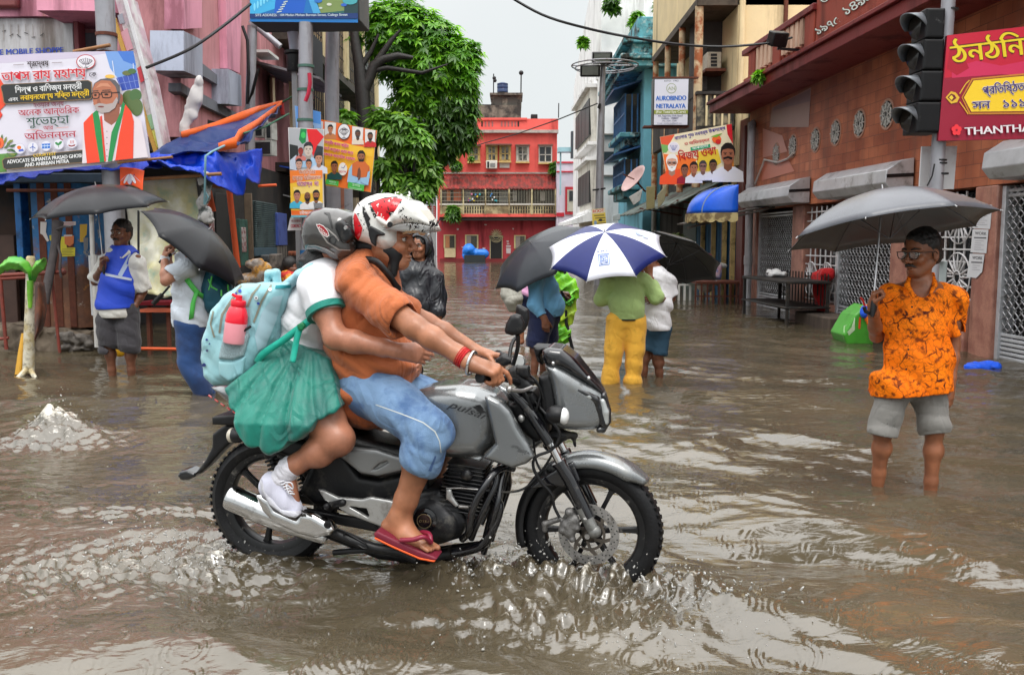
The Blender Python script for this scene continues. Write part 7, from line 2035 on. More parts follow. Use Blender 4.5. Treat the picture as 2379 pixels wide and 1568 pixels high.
front(c3,1520,470,1635,525,'window',M('brown_window',(88,78,70),.5));front(c3,1470,450,1640,470,'window_hood',m_whitewash,(-.05,.5));front(c3,1450,1240,1570,1330,'window',m_pane);front(c3,1440,1100,1600,1240,'screen_panel',M('grey_screen',(176,174,172),.8,var=.25,vscale=3),(-.05,.03))
for(x0,y0,x1,y1)in((1450,775,1600,788),(1440,1430,1600,1444),(1440,1092,1610,1104)):front(c3,x0,y0,x1,y1,'ledge',MATS['grey_weathered'],(-.05,.18))
front(c3,1545,905,1620,940,'wall_bracket',m_whitewash,(-.05,.5));front(c3,1560,830,1620,870,'wall_bracket',m_whitewash,(-.05,.4))
for(zlo,zhi,a,b_)in((6.1,8.6,1.5,9.2),(2.9,5.2,1.2,7.5)):
 w=thing('bay_window',None,None);w.parent=WH.root
 MB().prism([U3(a,0,zlo),U3(a,.22,zlo),U3(a,.32,zhi),U3(a,0,zhi)],(b_-a,0,0)).obj('bay_box',M('beige_bay',(220,216,206),.7,dirt=rgb(110,100,90),damt=.3,streak=True),w)
 mb=MB()
 for k in range(4):x=a+.2+k*(b_-a-.3)/4;mb.span((x,.22,zlo+.35),(x+(b_-a)/4-.2,.345,zhi-.45))
 mb.obj('glazing',M('dusty_dark_glass',(.035,.035,.035),.5,var=.3),w)
 MB().span((a-.2,0,zhi),(b_+.2,.55,zhi+.16)).span((a-.1,0,zlo-.14),(b_+.1,.4,zlo)).obj('bay_ledge',m_whitewash,w)
MB().prism([U3(1,0,2.4),U3(1,1.2,2.2),U3(1,1.2,2.4),U3(1,0,2.9)],(9,0,0)).obj('porch_canopy',m_whitewash,WH.root)
MB().span((2,.01,-.4),(6.5,.05,2.2)).obj('entrance',M('grey_entrance',(96,90,86),.7),WH.root)
for i in range(5):MB().span((1+i*2.6,-.2,8.9+(i%2)*.4),(1.5+i*2.6,.1,9.6)).obj('roof_bracket',m_whitewash,WH.root)
RY=64
RH=Wall('red_house','bright red three storey house with tiled balcony roof closing the street','house',(at(1155,0,RY).x,RY),(-1,0))
m_red=wallmat('red_wash',(226,96,88),(120,40,38),.22,dscale=.7,bump=.1)
def RR(x0,y0,x1,y1,nm,mat,o0=-.05,o1=.08,bev=0,par=None):
 mb=MB();RH.rect(mb,cB,x0,y0,x1,y1,o0,o1);return mb.obj(nm,mat,par or RH.root,bevel=bev)
RR(48,180,1262,1600,'wall',m_red,-9,0);RR(400,70,1280,182,'parapet',m_red,-.4,-.02)
RR(30,182,1282,212,'cornice',M('grey_cornice',(170,158,150),.8,dirt=rgb(90,80,76),damt=.4),-.4,.35)
RR(440,60,965,82,'coping',m_red,-.5,.1)
for x in(500,535,570,605,700,735,768,805,838,868):RR(x,96,x+15,150,'parapet_slot',m_dark if x in(500,868)else M('grey_slot',(150,96,92),.8),-.05,0)
RR(60,612,1260,628,'string_course',M('grey_cornice',(0,0,0)),-.05,.1)
m_wframe=M('ochre_frame',(196,166,104),.7,var=.15);m_curt=M('curtained_pane',(150,146,132),.4,two=((60,60,58),3))
for(x0,y0,x1,y1,c)in((140,360,268,500,0),(360,350,488,505,0),(548,340,665,500,1),(682,340,800,500,1),(852,345,985,505,2),(1082,345,1218,515,3)):
 fm=(m_wframe,m_wframe,M('white_frame',(206,200,190),.7),M('white_frame',(0,0,0)))[c]
 w=RR(x0,y0,x1,y1,'window',fm,-.02,.14);RR(x0+12,y0+14,x1-12,y1-14,'pane',m_curt if c!=3 else m_pane,.1,.16,par=w)
 xm=(x0+x1)/2
 mb=MB();RH.rect(mb,cB,xm-5,y0+12,xm+5,y1-12,.15,.2);RH.rect(mb,cB,x0+12,(y0+y1)/2,x1-12,(y0+y1)/2+9,.15,.2)
 if c<3:RH.rect(mb,cB,x0+10,y0+14,x0+24,y1-14,.15,.2);RH.rect(mb,cB,x1-24,y0+14,x1-10,y1-14,.15,.2)
 mb.obj('mullion',fm,w)
 mb=MB();a,b_=RH.pt(*cB(x0-8,y0-4),.3),RH.pt(*cB(x1+8,y0-22),.3);mb.prism([U3(a.x,0,b_.z),U3(a.x,.75,a.z),U3(a.x,.75,a.z-.06),U3(a.x,0,b_.z-.1)],(b_.x-a.x,0,0));mb.obj('window_shade',M('brown_shade',(96,60,48),.8),w)
 RR(x0-4,y1,x1+4,y1+14,'window_sill',m_wframe,-.02,.4,par=w)
RR(686,500,786,568,'shutter_panel',M('white_frame',(0,0,0)),0,.12)
o=thing('air_conditioner','white window air conditioner on the front of the red house','air conditioner',RH.p0,RH.ang)
mb=MB();RH.rect(mb,cB,548,492,660,575,.05,.6);mb.obj('casing',M('white_frame',(0,0,0)),o,bevel=.03);mb=MB();RH.rect(mb,cB,590,520,640,560,.6,.63);mb.obj('grille',M('grey_grille',(120,120,118),.6),o);mb=MB();RH.rect(mb,cB,560,505,580,568,.6,.62);mb.obj('vent_slit',m_black,o)
tr=MB();a,b_,c_=RH.pt(*cB(90,745),1.1),RH.pt(*cB(1255,775),1.1),RH.pt(*cB(600,690),0)
P_=[]
for i in range(61):
 x=a.x+(b_.x-a.x)*i/60;r_=[]
 for j in range(9):t_=j/8;r_.append((x+(0 if i else-0),1.25*(1-t_),b_.z-.05+(c_.z+.35-b_.z)*t_+.04*cos(i*PI)+.03*(j%2)))
 P_.append(r_)
tr.grid(P_);o=tr.obj('tiled_roof',M('red_roof_tiles',(150,52,46),.8,var=.3,vscale=4,two=((104,50,44),2.5),dt=(70,50,44,.35,2)),RH.root,30);o.modifiers.new('t','SOLIDIFY').thickness=.05
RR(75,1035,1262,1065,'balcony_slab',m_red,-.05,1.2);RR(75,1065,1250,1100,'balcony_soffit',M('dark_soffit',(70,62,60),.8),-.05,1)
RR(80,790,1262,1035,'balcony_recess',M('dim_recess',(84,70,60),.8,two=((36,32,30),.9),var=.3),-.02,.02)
m_stone=M('mouldy_cream',(196,182,140),.8,two=((140,122,90),1.2),var=.2,dt=(70,62,48,.35,1.5))
RR(80,950,1262,1035,'balcony_front',m_stone,1,1.15);RR(76,930,1270,944,'balcony_rail',M('white_frame',(0,0,0)),.98,1.22)
for x in(85,310,535,775,1005,1245):RR(x,780,x+14,1040,'balcony_post',m_stone,1.14,1.24)
mb=MB()
for x in list(range(330,525,26))+list(range(795,1000,26))+list(range(1030,1240,26)):RH.rect(mb,cB,x,960,x+12,990,1.15,1.18);RH.rect(mb,cB,x,998,x+12,1026,1.15,1.18)
mb.obj('balustrade_openings',m_dark,RH.root)
for(x0,y0,x1,y1,c,nm)in((218,790,296,905,(226,112,70),'curtain'),(150,800,185,900,(206,130,80),'curtain'),(330,790,400,900,(160,162,158),'curtain'),(680,795,770,920,(150,152,150),'curtain'),(820,795,862,900,(180,176,170),'curtain'),(868,800,945,925,(30,26,28),'doorway'),(1100,810,1145,900,(196,190,180),'curtain'),(1148,810,1200,930,(36,32,30),'doorway'),(950,800,1010,930,(120,104,90),'screen'),(410,790,530,900,(70,74,60),'screen'),(560,790,660,910,(66,70,56),'screen')):RR(x0,y0,x1,y1,nm,M('%s_%d'%(nm,x0),rgb(*c),.8,var=.25,vscale=1.5),.03,.3+x0*.0002)
mb=MB()
for x in range(90,1260,16):RH.rect(mb,cB,x,785,x+3,932,1.16,1.18)
for y in(820,860,900):RH.rect(mb,cB,90,y,860,y+4,1.16,1.18)
mb.obj('balcony_grille',M('pale_grille',(150,146,130),.6),RH.root)
rr2=random.Random(9)
for i in range(16):
 x,y=rr2.choice([rr2.uniform(360,520),rr2.uniform(570,660)]),rr2.uniform(815,895);mb=MB();RH.rect(mb,cB,x,y,x+rr2.uniform(10,18),y+rr2.uniform(12,22),1.2,1.3);o=mb.obj('flower_pot' if i else 'flower_pot',M('pot_%d'%(i%5),rgb(*[(60,130,190),(226,226,226),(60,160,170),(206,120,150),(214,190,60)][i%5]),.6));o.location=RH.p0;o.rotation_euler=(0,0,RH.ang);tag(o,'tiny coloured pot hung on the balcony grille of the red house','pot','pots hung on the balcony grille')
m_ivy=M('dark_leaf',(.03,.075,.016),.6,var=.5,vscale=3)
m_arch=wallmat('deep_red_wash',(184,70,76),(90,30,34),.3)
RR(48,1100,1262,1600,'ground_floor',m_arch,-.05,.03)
for(x0,x1,ya,yb,lo)in((118,242,1245,1380,1),(335,470,1245,1380,1),(832,950,1250,1385,0),(1060,1180,1250,1385,0)):
 w=RR(x0,ya,x1,yb,'window',M('cream_frame',(206,190,140),.7),.02,.14);RR(x0+16,ya+10,x1-14,yb,'pane',m_dark,.1,.16,par=w)
 RR(x0+18,ya+12,x0+60,yb-2,'curtain',M('orange_curtain',(196,130,90),.8)if x0<200 else M('grey_curtain',(150,136,128),.8),.15,.18,par=w)
 mb=MB()
 for k in range(6):RH.rect(mb,cB,x0+62+k*11,ya+10,x0+65+k*11,yb,.17,.2)
 mb.obj('bars',M('pale_grille',(0,0,0)),w)
 if lo:RR(x0+8,1380,x1-4,1475,'lower_panel',M('cream_panel',(226,204,160),.8),.02,.16)
 t=MB();cc=RH.pt(*cB((x0+x1)/2,ya),.05);r_=abs(RH.pt(*cB(x1+6,ya),.05).x-cc.x);t.lathe([(r_*.82,-.03),(r_*.82,.06),(r_,.06),(r_,-.03)],(cc.x,.05,cc.z),(0,1,0),18,0,PI,ref=(1,0,0));t.obj('arch_moulding',m_arch,RH.root,40)
d_=RR(585,1255,716,1600,'door',M('door_frame_cream',(190,176,140),.7),.02,.1);RR(594,1268,708,1600,'doorway',m_dark,.06,.13,par=d_)
t=MB();cc=RH.pt(*cB(650,1255),.1);r_=abs(RH.pt(*cB(716,1250),.1).x-cc.x);
for k in range(9):a=PI*k/8;t.beam((cc.x,.12,cc.z+.05),(cc.x+cos(a)*r_,.12,cc.z+sin(a)*r_),.06,.05)
for q in(.55,.8,1):t.lathe([(r_*q-.05,0),(r_*q,.05),(r_*q+.05,0)],(cc.x,.1,cc.z),(0,1,0),18,0,PI,ref=(1,0,0))
t.obj('fanlight',m_stone,d_,40)
MB().lathe([(0,.045),(r_,.045)],(cc.x,0,cc.z),(0,1,0),18,0,PI,ref=(1,0,0)).obj('fanlight_glass',m_pane,d_,None)
art=RH.art(cB,.06)
for(x,y,w_,h_)in((755,1305,26,14),(758,1330,28,12),(750,1352,50,18),(752,1378,48,58),(512,1375,30,26),(300,1366,16,14),(250,1180,22,20),(815,1178,16,16),(530,1138,26,12)):art.p([(x,y),(x+w_,y+2),(x+w_-3,y+h_),(x+2,y+h_-1)],(206,190,190))
art.obj('torn_bills',RH.root)
RR(80,1488,1262,1600,'plinth',M('dark_red_plinth',(120,36,38),.7),-.05,.25)
bs=thing('handcart','dark handcart covered with a bright blue sheet before the red house','cart',ground(*cB(440,1520))*1)
bY=RY-1.8;bs.location=(cB(440,1520,bY).x,bY,0)
bp_=lambda x,y:cB(x,y,bY)-V3(bs.location)
mb=MB();a,b_=bp_(330,1450),bp_(540,1560);mb.span((a.x,-.4,-.3),(b_.x,.5,a.z));mb.obj('cart_body',M('dark_cart',(34,40,42),.7),bs)
g_=SDF(.05);g_.chain([bp_(350,1460),bp_(375,1400),bp_(430,1425),bp_(530,1440)],[.3,.35,.25,.28],.2);g_.disp=folds(33,.06,6);g_.obj('sheet',M('blue_sheet',(28,116,214),.45,var=.15),bs)
AX=Wall('white_annexe','white house with red stripes squeezed beside the red house','house',(at(1340,0,62).x,62),(-1,0))
def RA(x0,y0,x1,y1,nm,mat,o0=-.05,o1=.08):mb=MB();AX.rect(mb,cB,x0,y0,x1,y1,o0,o1);return mb.obj(nm,mat,AX.root)
m_lil=wallmat('lilac_white',(216,208,222),(150,140,146),.2)
RA(1268,500,1500,1600,'wall',m_lil,-6,0)
for(x0,y0,x1,y1)in((1264,505,1500,520),(1264,600,1500,614),(1262,1022,1340,1062),(1262,1470,1340,1540)):RA(x0,y0,x1,y1,'red_band',M('red_band',(196,36,54),.7),-.05,.08)
w=RA(1352,760,1500,1040,'window',M('red_frame',(190,44,56),.7),-.05,.1);RA(1372,790,1500,1010,'shutter',M('pale_shutter',(190,186,170),.7),0,.14);RA(1392,800,1500,905,'pane',m_pane,0,.18)
mb=MB();a=cB(1270,375,61);b_=cB(1475,420,61);mb.span((a.x,60,a.z),(b_.x,61,b_.z));mb.span((cB(1300,420,61).x-.05,60.5,a.z-3),(cB(1300,420,61).x+.05,60.6,b_.z));o=mb.obj('tin_roof',M('pale_tin',(150,190,200),.5));tag(o,'pale blue tin roof edge above the white annexe','roof')
mb=MB();a=cB(1410,200,60);b_=cB(1470,470,60);mb.span((a.x,59.8,b_.z),(b_.x,60.4,a.z));o=mb.obj('balcony_screen',M('dark_screen',(60,66,72),.6));tag(o,'dark slatted screen projecting beside the tall white house','screen')
bk2=thing('rooftop_house','grey sooty house with stair head rising behind the red house','house',(at(1170,0,80).x,80,0))
def RK(x0,y0,x1,y1,nm,mat,d0=0,d1=6):
 a,b_=c3(x0,y0,80),c3(x1,y1,80);mb=MB().span((a.x-bk2.location.x,d0,b_.z),(b_.x-bk2.location.x,d1,a.z));return mb.obj(nm,mat,bk2)
m_sooty=M('sooty_plaster',(120,112,100),.85,two=((58,54,50),1),var=.3,dt=(40,38,36,.4,.7),streak=True)
RK(330,860,770,1300,'wall',m_sooty);RK(525,760,775,860,'stair_head',m_sooty,.5,4);RK(515,756,785,775,'roof_slab',m_sooty,.2,4.3);RK(340,855,560,862,'roof_rail',m_dark,0,.1)
for(x0,y0,x1,y1)in((550,790,618,855),(660,790,740,855)):RK(x0,y0,x1,y1,'opening',M('dim_opening',(70,66,60),.8),.45,.6)
tk_=thing('water_tank','dark blue water tank on the stair head roof','tank',c3(620,756,81));t=MB();r_=.47;t.lathe([(0,0),(r_,0),(r_,.25),(r_*.95,.28),(r_,.31),(r_,.55),(r_*.95,.58),(r_,.61),(r_,.72),(r_*.4,.82),(0,.84)],(0,0,0),(0,0,1),20);t.obj('tank',M('blue_tank',(34,54,92),.5),tk_,40)
t=MB().tube([c3(770,760,79),c3(772,595,79)],.06,6);t.ball(c3(772,597,79),.2);o=t.obj('antenna',m_black);tag(o,'thin rooftop mast right of the blue water tank','mast')
t=MB().tube([c3(546,760,79),c3(547,605,79)],.05,6);t.ball(c3(552,640,79),.16);t.ball(c3(557,660,79),.16);o=t.obj('antenna',m_black);tag(o,'thin rooftop mast left of the blue water tank','mast')
t=MB().tube([c3(1077,965,66),c3(1079,845,66)],.04,6);o=t.obj('antenna',m_black);tag(o,'bare mast at the right corner of the red house roof','mast')
mb=MB();a,b_=c3(850,940,66),c3(905,965,66);mb.span((a.x,65.6,b_.z-.3),(b_.x,66.4,a.z));o=mb.obj('roof_box',m_black,None,bevel=.05);tag(o,'small dark box on the parapet of the red house','box')
PY=16.4
m_pinkw=wallmat('pink_wash',(220,152,172),(122,74,84),.42,dscale=1.4)
m_pinkd=wallmat('dusky_pink',(192,134,138),(104,66,68),.45,dscale=1.4)
m_band=wallmat('grey_band',(112,114,122),(60,58,60),.35)
m_lilacb=wallmat('lilac_grey_box',(168,174,190),(70,60,64),.4)
xc=at(1480*.28443,0,PY).x
PF=Wall('pink_building','pink corner building with grey bands, overhanging bay and old shop signboard','building',(xc,PY),(-1,0))
PS=Wall(None,None,None,(xc,PY),(-.05,1),root=PF.root)if False else None
MB().span((0,-12,2.2),(9,0,12)).obj('wall',m_pinkd,PF.root)
def PR(fn,x0,y0,x1,y1,nm,mat,o0=-.1,o1=.1,bev=.01):mb=MB();PF.rect(mb,fn,x0,y0,x1,y1,o0,o1);return mb.obj(nm,mat,PF.root,bevel=bev)
PR(c1,-700,-600,600,138,'upper_panel',m_pinkw,-.1,.5)
for x in(340,):PR(c1,x,-600,x+8,136,'panel_joint',m_pinkd,.5,.506)
PR(c1,-700,150,605,470,'signboard',wallmat('stained_signboard',(196,196,198),(110,100,92),.42),-.1,.42)
PR(c1,598,-600,612,500,'edge_strip',M('rust_strip',(120,62,66),.7),.3,.56)
art=PF.art(c1,.43)
art.t('THE MOBILE SHOPPE',-90,455,520,432,46,(34,66,176),.04)
for i,x in enumerate((20,80,140,200,260,330)):art.l([(x,260+(i*37)%50),(x+30,250+(i*29)%60)],7,(60,58,58));art.l([(x+8,200),(x+12,330-(i*23)%70)],5,(150,142,136))
art.obj('sign_lettering',PF.root)
PR(c1,-100,-120,150,70,'round_sign',M('maroon_sign',(120,60,60),.4),.5,.62,.06)
mb=MB();P0,P1=PF.pt(*c1(610,100),0),PF.pt(*c1(1495,100),0)
zb_=PF.pt(*c1(1060,90),.8).z
prof=[]
zb_=PF.pt(*c1(1495,240),0).z
for i in range(33):
 t_=i/32;x=P0.x+(P1.x-P0.x)*t_;prof.append((x,1.3*min(1,math.sqrt(max(0,1-max(0,(t_-.25)/.75)**2.2)))))
mb.prism([U3(x,y,zb_)for x,y in prof]+[U3(P1.x,-.6,zb_),U3(P0.x,-.6,zb_)],(0,0,6));mb.obj('curved_bay',m_pinkw,PF.root,30)
for(y0,y1)in((250,455),(620,760)):PR(c1,605 if y0<500 else 1150,y0+20,1470,y1-20,'band',m_band,-.05,.22)
PR(c1,1462,258,1500,600,'corner_box',m_lilacb,-1.2,.5)
PR(c1,1270,860,1330,1090,'window',m_dark,-.05,.02)
SD=Wall('x',None,None,(xc,PY+4.3),(.06,-1),root=PF.root)
PI_=PF.root.matrix_world
PFi=(Matrix.Translation(PF.p0)@Matrix.Rotation(PF.ang,4,'Z')).inverted()
def SR(fn,quad,nm,mat,th=.12,o=0,bev=0):
 n_=SD.n;ps=[hit(*fn(x,y),SD.p0+n_*o,n_)for x,y in quad]
 mb=MB().prism([PFi@p for p in ps],PFi.to_3x3()@(n_*-th));return mb.obj(nm,mat,PF.root,bevel=bev)
SR(c1,[(1480,-400),(1985,-400),(1940,980),(1470,1120)],'side_wall',m_pinkd,1,0)
for q in([(1500,-400),(1650,-400),(1650,230),(1500,240)],[(1830,-400),(1985,-400),(1960,600),(1860,560)]):SR(c1,q,'pilaster',m_pinkw,.3,.14)
SR(c1,[(1500,255),(1655,330),(1655,645),(1500,580)],'corner_box',m_lilacb,.5,.34)
SR(c1,[(1865,565),(1970,620),(1975,870),(1865,850)],'side_box',m_lilacb,.4,.3)
SR(c1,[(1655,520),(1870,690),(1865,745),(1655,620)],'band',m_band,.2,.1);SR(c1,[(1640,760),(1940,930),(1900,980),(1640,850)],'band',m_band,.2,.1);SR(c1,[(1480,680),(1640,780),(1640,860),(1480,750)],'band',m_band,.2,.1)
SR(c1,[(1700,980),(1800,1010),(1800,1060),(1700,1040)],'window',m_dark,.1,.01)
KY=12.2
KS=Wall('kiosk','peeling blue painted tin kiosk on a broken concrete plinth with torn posters','kiosk',(cL(632,0,KY).x,KY),(-1,0))
def KR(x0,y0,x1,y1,nm,mat,o0,o1,fn=cL,bev=.01,ref=None):mb=MB();KS.rect(mb,fn,x0,y0,x1,y1,o0,o1,ref);return mb.obj(nm,mat,KS.root,bevel=bev)
def peel():
 m=bpy.data.materials.new('peeling_blue_tin');m.use_nodes=True;N,L=m.node_tree.nodes,m.node_tree.links;b=N['Principled BSDF'];sv(b,'Roughness',.6)
 tc=N.new('ShaderNodeTexCoord');sp=N.new('ShaderNodeSeparateXYZ');L.new(tc.outputs['Object'],sp.inputs[0])
 def nz(s,d=6):t=N.new('ShaderNodeTexNoise');sv(t,'Scale',s);sv(t,'Detail',d);sv(t,'Roughness',.7);L.new(tc.outputs['Object'],t.inputs['Vector']);return t.outputs['Fac']
 def mr(f,a,c,lo=0,hi=1):r=N.new('ShaderNodeMapRange');sv(r,1,a);sv(r,2,c);sv(r,3,lo);sv(r,4,hi);L.new(f,r.inputs[0]);return r.outputs[0]
 def mix(f,a,c):
  x=N.new('ShaderNodeMixRGB');L.new(f,x.inputs[0])
  for s_,v in((x.inputs[1],a),(x.inputs[2],c)):
   if isinstance(v,tuple):s_.default_value=v
   else:L.new(v,s_)
  return x.outputs[0]
 zf=mr(sp.outputs['Z'],.5,2)
 ad=N.new('ShaderNodeMath');ad.operation='ADD';L.new(zf,ad.inputs[0]);L.new(nz(2.2),ad.inputs[1])
 blue=mix(mr(nz(1.3),.4,.6),rgb(40,116,176),rgb(30,84,128))
 rust=mix(mr(nz(3),.4,.6),rgb(132,88,62),rgb(92,62,48))
 c=mix(mr(ad.outputs[0],.92,1.06),rust,blue)
 c=mix(mr(nz(4.5),.6,.66),c,rgb(170,164,156));c=mix(mr(nz(7),.62,.68),c,rgb(176,122,58));c=mix(mr(nz(2.6),.6,.72),c,rgb(44,40,38))
 L.new(c,b.inputs['Base Color'])
 bp=N.new('ShaderNodeBump');sv(bp,'Strength',.4);sv(bp,'Distance',.01);L.new(nz(20),bp.inputs['Height']);L.new(bp.outputs[0],b.inputs['Normal'])
 return m
m_peel=peel()
mb=MB();A,B=KS.pt(*cL(205,175),0),KS.pt(*cL(632,1250),0);w_=A.x-B.x
pr2=[U3(A.x,0,0),U3(B.x+.22,0,0),U3(B.x+.1,-.03,0),U3(B.x+.03,-.1,0),U3(B.x,-.22,0),U3(B.x,-1.2,0),U3(A.x,-1.2,0)]
mb.prism([p+U3(0,0,B.z)for p in pr2],(0,0,A.z-B.z));mb.obj('tin_wall',m_peel,KS.root,50)
for x in(300,395,490):KR(x,180,x+4,1245,'panel_joint',m_rust,0,.012)
g_=SDF(.02);P_=[KS.pt(*cL(x,y),.2)for x,y in((40,1320),(650,1320))]
g_.poly([(KS.pt(*cL(x,y),.1).x,KS.pt(*cL(x,y),.1).z)for x,y in((-200,1245),(400,1255),(480,1270),(560,1290),(655,1270),(650,1480),(-200,1480))],-.6,.16,.04)
f_=folds(71,.03,20);g_.disp=f_;g_.obj('plinth',wallmat('broken_concrete',(112,100,86),(60,52,44),.5,bump=.8),KS.root)
rr3=random.Random(3);g_=SDF(.016)
for i in range(46):
 p=KS.pt(*cL(rr3.uniform(420,640),rr3.uniform(1300,1400)),rr3.uniform(.1,.24));g_.ell(p,(rr3.uniform(.03,.07),rr3.uniform(.03,.06),rr3.uniform(.025,.05)),k=.01)
g_.disp=folds(72,.01,50);ob=g_.obj('rubble',M('grey_rubble',(104,98,92),.8,var=.4,vscale=20,bump=.6,bscale=40),KS.root)
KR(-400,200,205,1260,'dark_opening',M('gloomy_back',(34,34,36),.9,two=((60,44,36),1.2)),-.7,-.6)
KR(90,230,168,790,'blue_post',M('blue_enamel_post',(22,96,160),.5,dt=(24,30,36,.4,4)),-.3,-.1)
KR(-400,600,132,1260,'brown_screen',M('brown_tin',(70,50,42),.7,var=.3),-.5,-.42)
KR(-400,168,720,235,'lintel',M('dark_lintel',(40,56,72),.7,var=.3),-1.2,.06);KR(40,278,560,300,'batten',m_rust,.02,.06)
art=KS.art(cL,.012)
for q,c in(([(284,508),(328,510),(322,580),(344,640),(330,648),(300,600),(282,590)],(206,198,194)),([(424,508),(532,506),(532,532),(460,540),(424,530)],(200,190,188)),([(426,612),(452,612),(470,690),(528,688),(526,748),(424,752)],(214,200,40)),([(452,604),(520,606),(516,660),(490,680),(454,664)],(206,110,50)),([(448,600),(508,598),(508,608),(448,612)],(200,190,186)),([(560,526),(612,524),(608,600),(596,610),(590,650),(560,650)],(190,150,34)),([(346,602),(386,600),(380,640),(350,640)],(180,170,40)),([(585,620),(620,618),(616,700),(590,720)],(110,110,112))):art.p(q,c)
for k in range(5):art.l([(436,700+k*10),(516-12*(k%2),698+k*10)],3,(110,96,40))
for k in range(3):art.l([(432,515+7*k),(520,513+7*k)],2,(176,60,60))
art.obj('torn_posters',KS.root)
mb=MB().span((-9,13.2,2.75),(-5.35,16.2,2.86)).span((-9,16.15,-.4),(-5.2,16.25,2.76)).span((-13,12,2.72),(-9,16.2,2.84));o=mb.obj('shed',M('dark_tin',(44,42,42),.8,var=.3));tag(o,'added dark roof and back wall that keep the stall interior in shade','shed')  # added dark roof and back wall, put in to darken the stalls
o=thing('log','crooked dark branch propped against the blue kiosk','log',cL(310,1080,11.6));Q=lambda x,y,Y:cL(x,y,Y)-V3(o.location)
MB().tube([Q(312,1080,11.5),Q(335,940,11.55),Q(370,760,11.65),Q(392,640,11.7),Q(405,510,11.8)],[.05,.055,.05,.055,.07],10).tube([Q(395,640,11.7),Q(425,740,11.6),Q(418,840,11.6),Q(428,900,11.6)],.016,6).tube([Q(398,560,11.7),Q(450,540,11.6),Q(500,545,11.6)],.014,6).obj('branch',M('dark_bark',(70,64,64),.8,var=.3,vscale=14,bump=.8,bscale=30),o,60)
o=thing('railing','rust red pipe railing in front of the blue kiosk','railing',ground(*cL(200,1390)));RYv=o.location.y-.6
Q=lambda x,y,d=0:cL(x,y,RYv+d)-V3(o.location)
m_redpipe=M('red_oxide_pipe',(120,52,40),.5,dt=(60,34,28,.3,8))
t=MB().tube([Q(-120,890),Q(440,858)],.026,8).tube([Q(-120,915),Q(250,893)],.022,8);t.ball(Q(440,858),.045);t.obj('rail',m_redpipe,o,60)
MB().tube([Q(0,880),Q(45,1400)],.024,8).obj('upright',m_redpipe,o,60);MB().tube([Q(360,865),Q(418,1425)],.02,8).obj('upright',m_redpipe,o,60);MB().tube([Q(-100,1340),Q(60,1320)],.02,8).obj('rail',m_redpipe,o,60)
o=thing('pipe_rack','white plastic pipes and board standing upright by the man in the vest','pipes',cL(660,1390,11.7)*1);o.location.z=0;Q=lambda x,y,d=0:cL(x,y,11.7+d)-V3(o.location)
for(a,b_,r)in(((640,450),(652,900),.028),((655,740),(682,1385),.035),((668,740),(690,1200),.02)):MB().tube([Q(*b_),Q(*a)],r,10).obj('pipe',M('dirty_white_pvc',(190,188,184),.5,dt=(110,100,92,.3,5)),o,60)
MB().prism([Q(618,742,.05),Q(702,742,.05),Q(700,1190,.05),Q(640,1160,.05)],(0,.02,0)).obj('board',M('grey_white_board',(186,188,192),.6,dirt=rgb(110,106,102),damt=.3),o)
m_polegrey=M('galvanised_pole',(150,150,156),.45,.3,var=.12,dt=(96,74,58,.3,5),streak=True)
p0=c1(870,300,11.5);o=thing('pole','thick grey lamp pole carrying the large white portrait banner','pole',(p0.x,p0.y,0))
MB().tube([(0,0,-.3),(0,0,3),(0,0,3.6),(-.02,0,7)],[.125,.125,.115,.11],18).obj('shaft',m_polegrey,o,60)
t=MB()
for z_ in(3.52,3.6,3.68,3.9):t.tube([(0,0,z_-.02),(0,0,z_+.02)],.128,18)
t.obj('rusty_clamp',m_rust,o,40)
for i,(a,b_,Y,r,lb)in enumerate((((c1,600,425),(c1,900,370),11.35,.022,'short bamboo batten tied to the lamp pole above the banner'),((c1,960,1330),(c1,1410,1285),11.1,.016,'thin bamboo along the lower edge of the portrait banner'),((cK,-60,325),(cK,785,268),11.4,.022,'long bamboo pole under the blue tarpaulin'),((cK,640,370),(cK,1040,425),12.6,.05,'thick grey bamboo beam below the tarpaulin hem'),((cK,1185,402),(cK,1385,390),13,.02,'short orange stick beyond the tarpaulin'),((cK,870,450),(cK,962,1290),13.6,.045,'slanting orange painted pole in front of the shutters'),((cK,640,455),(cK,690,680),12.8,.05,'hanging orange plank beside the knotted rope'))):
 A,B=at(*a[0](a[1],a[2]),Y),at(*b_[0](b_[1],b_[2]),Y);t=MB().tube([U3(0,0,0),B-A],r,8);ob=t.obj('bamboo_pole' if i<4 else 'painted_pole',M('bamboo',(140,96,56),.6,var=.2,vscale=12)if i<4 else M('orange_paint',(206,84,36),.6),None,60);ob.location=A;tag(ob,lb,'pole')
m_tarp=M('blue_tarp',(10,58,178),.42,var=.14,vscale=3,bump=.35,bscale=9,spec=.3,bdist=.04)
m_navy=M('navy_tarp',(24,46,96),.5,var=.12,bump=.3,bscale=9,spec=.25,bdist=.03)
m_orange=M('orange_tarp_edge',(236,104,34),.5,var=.08)
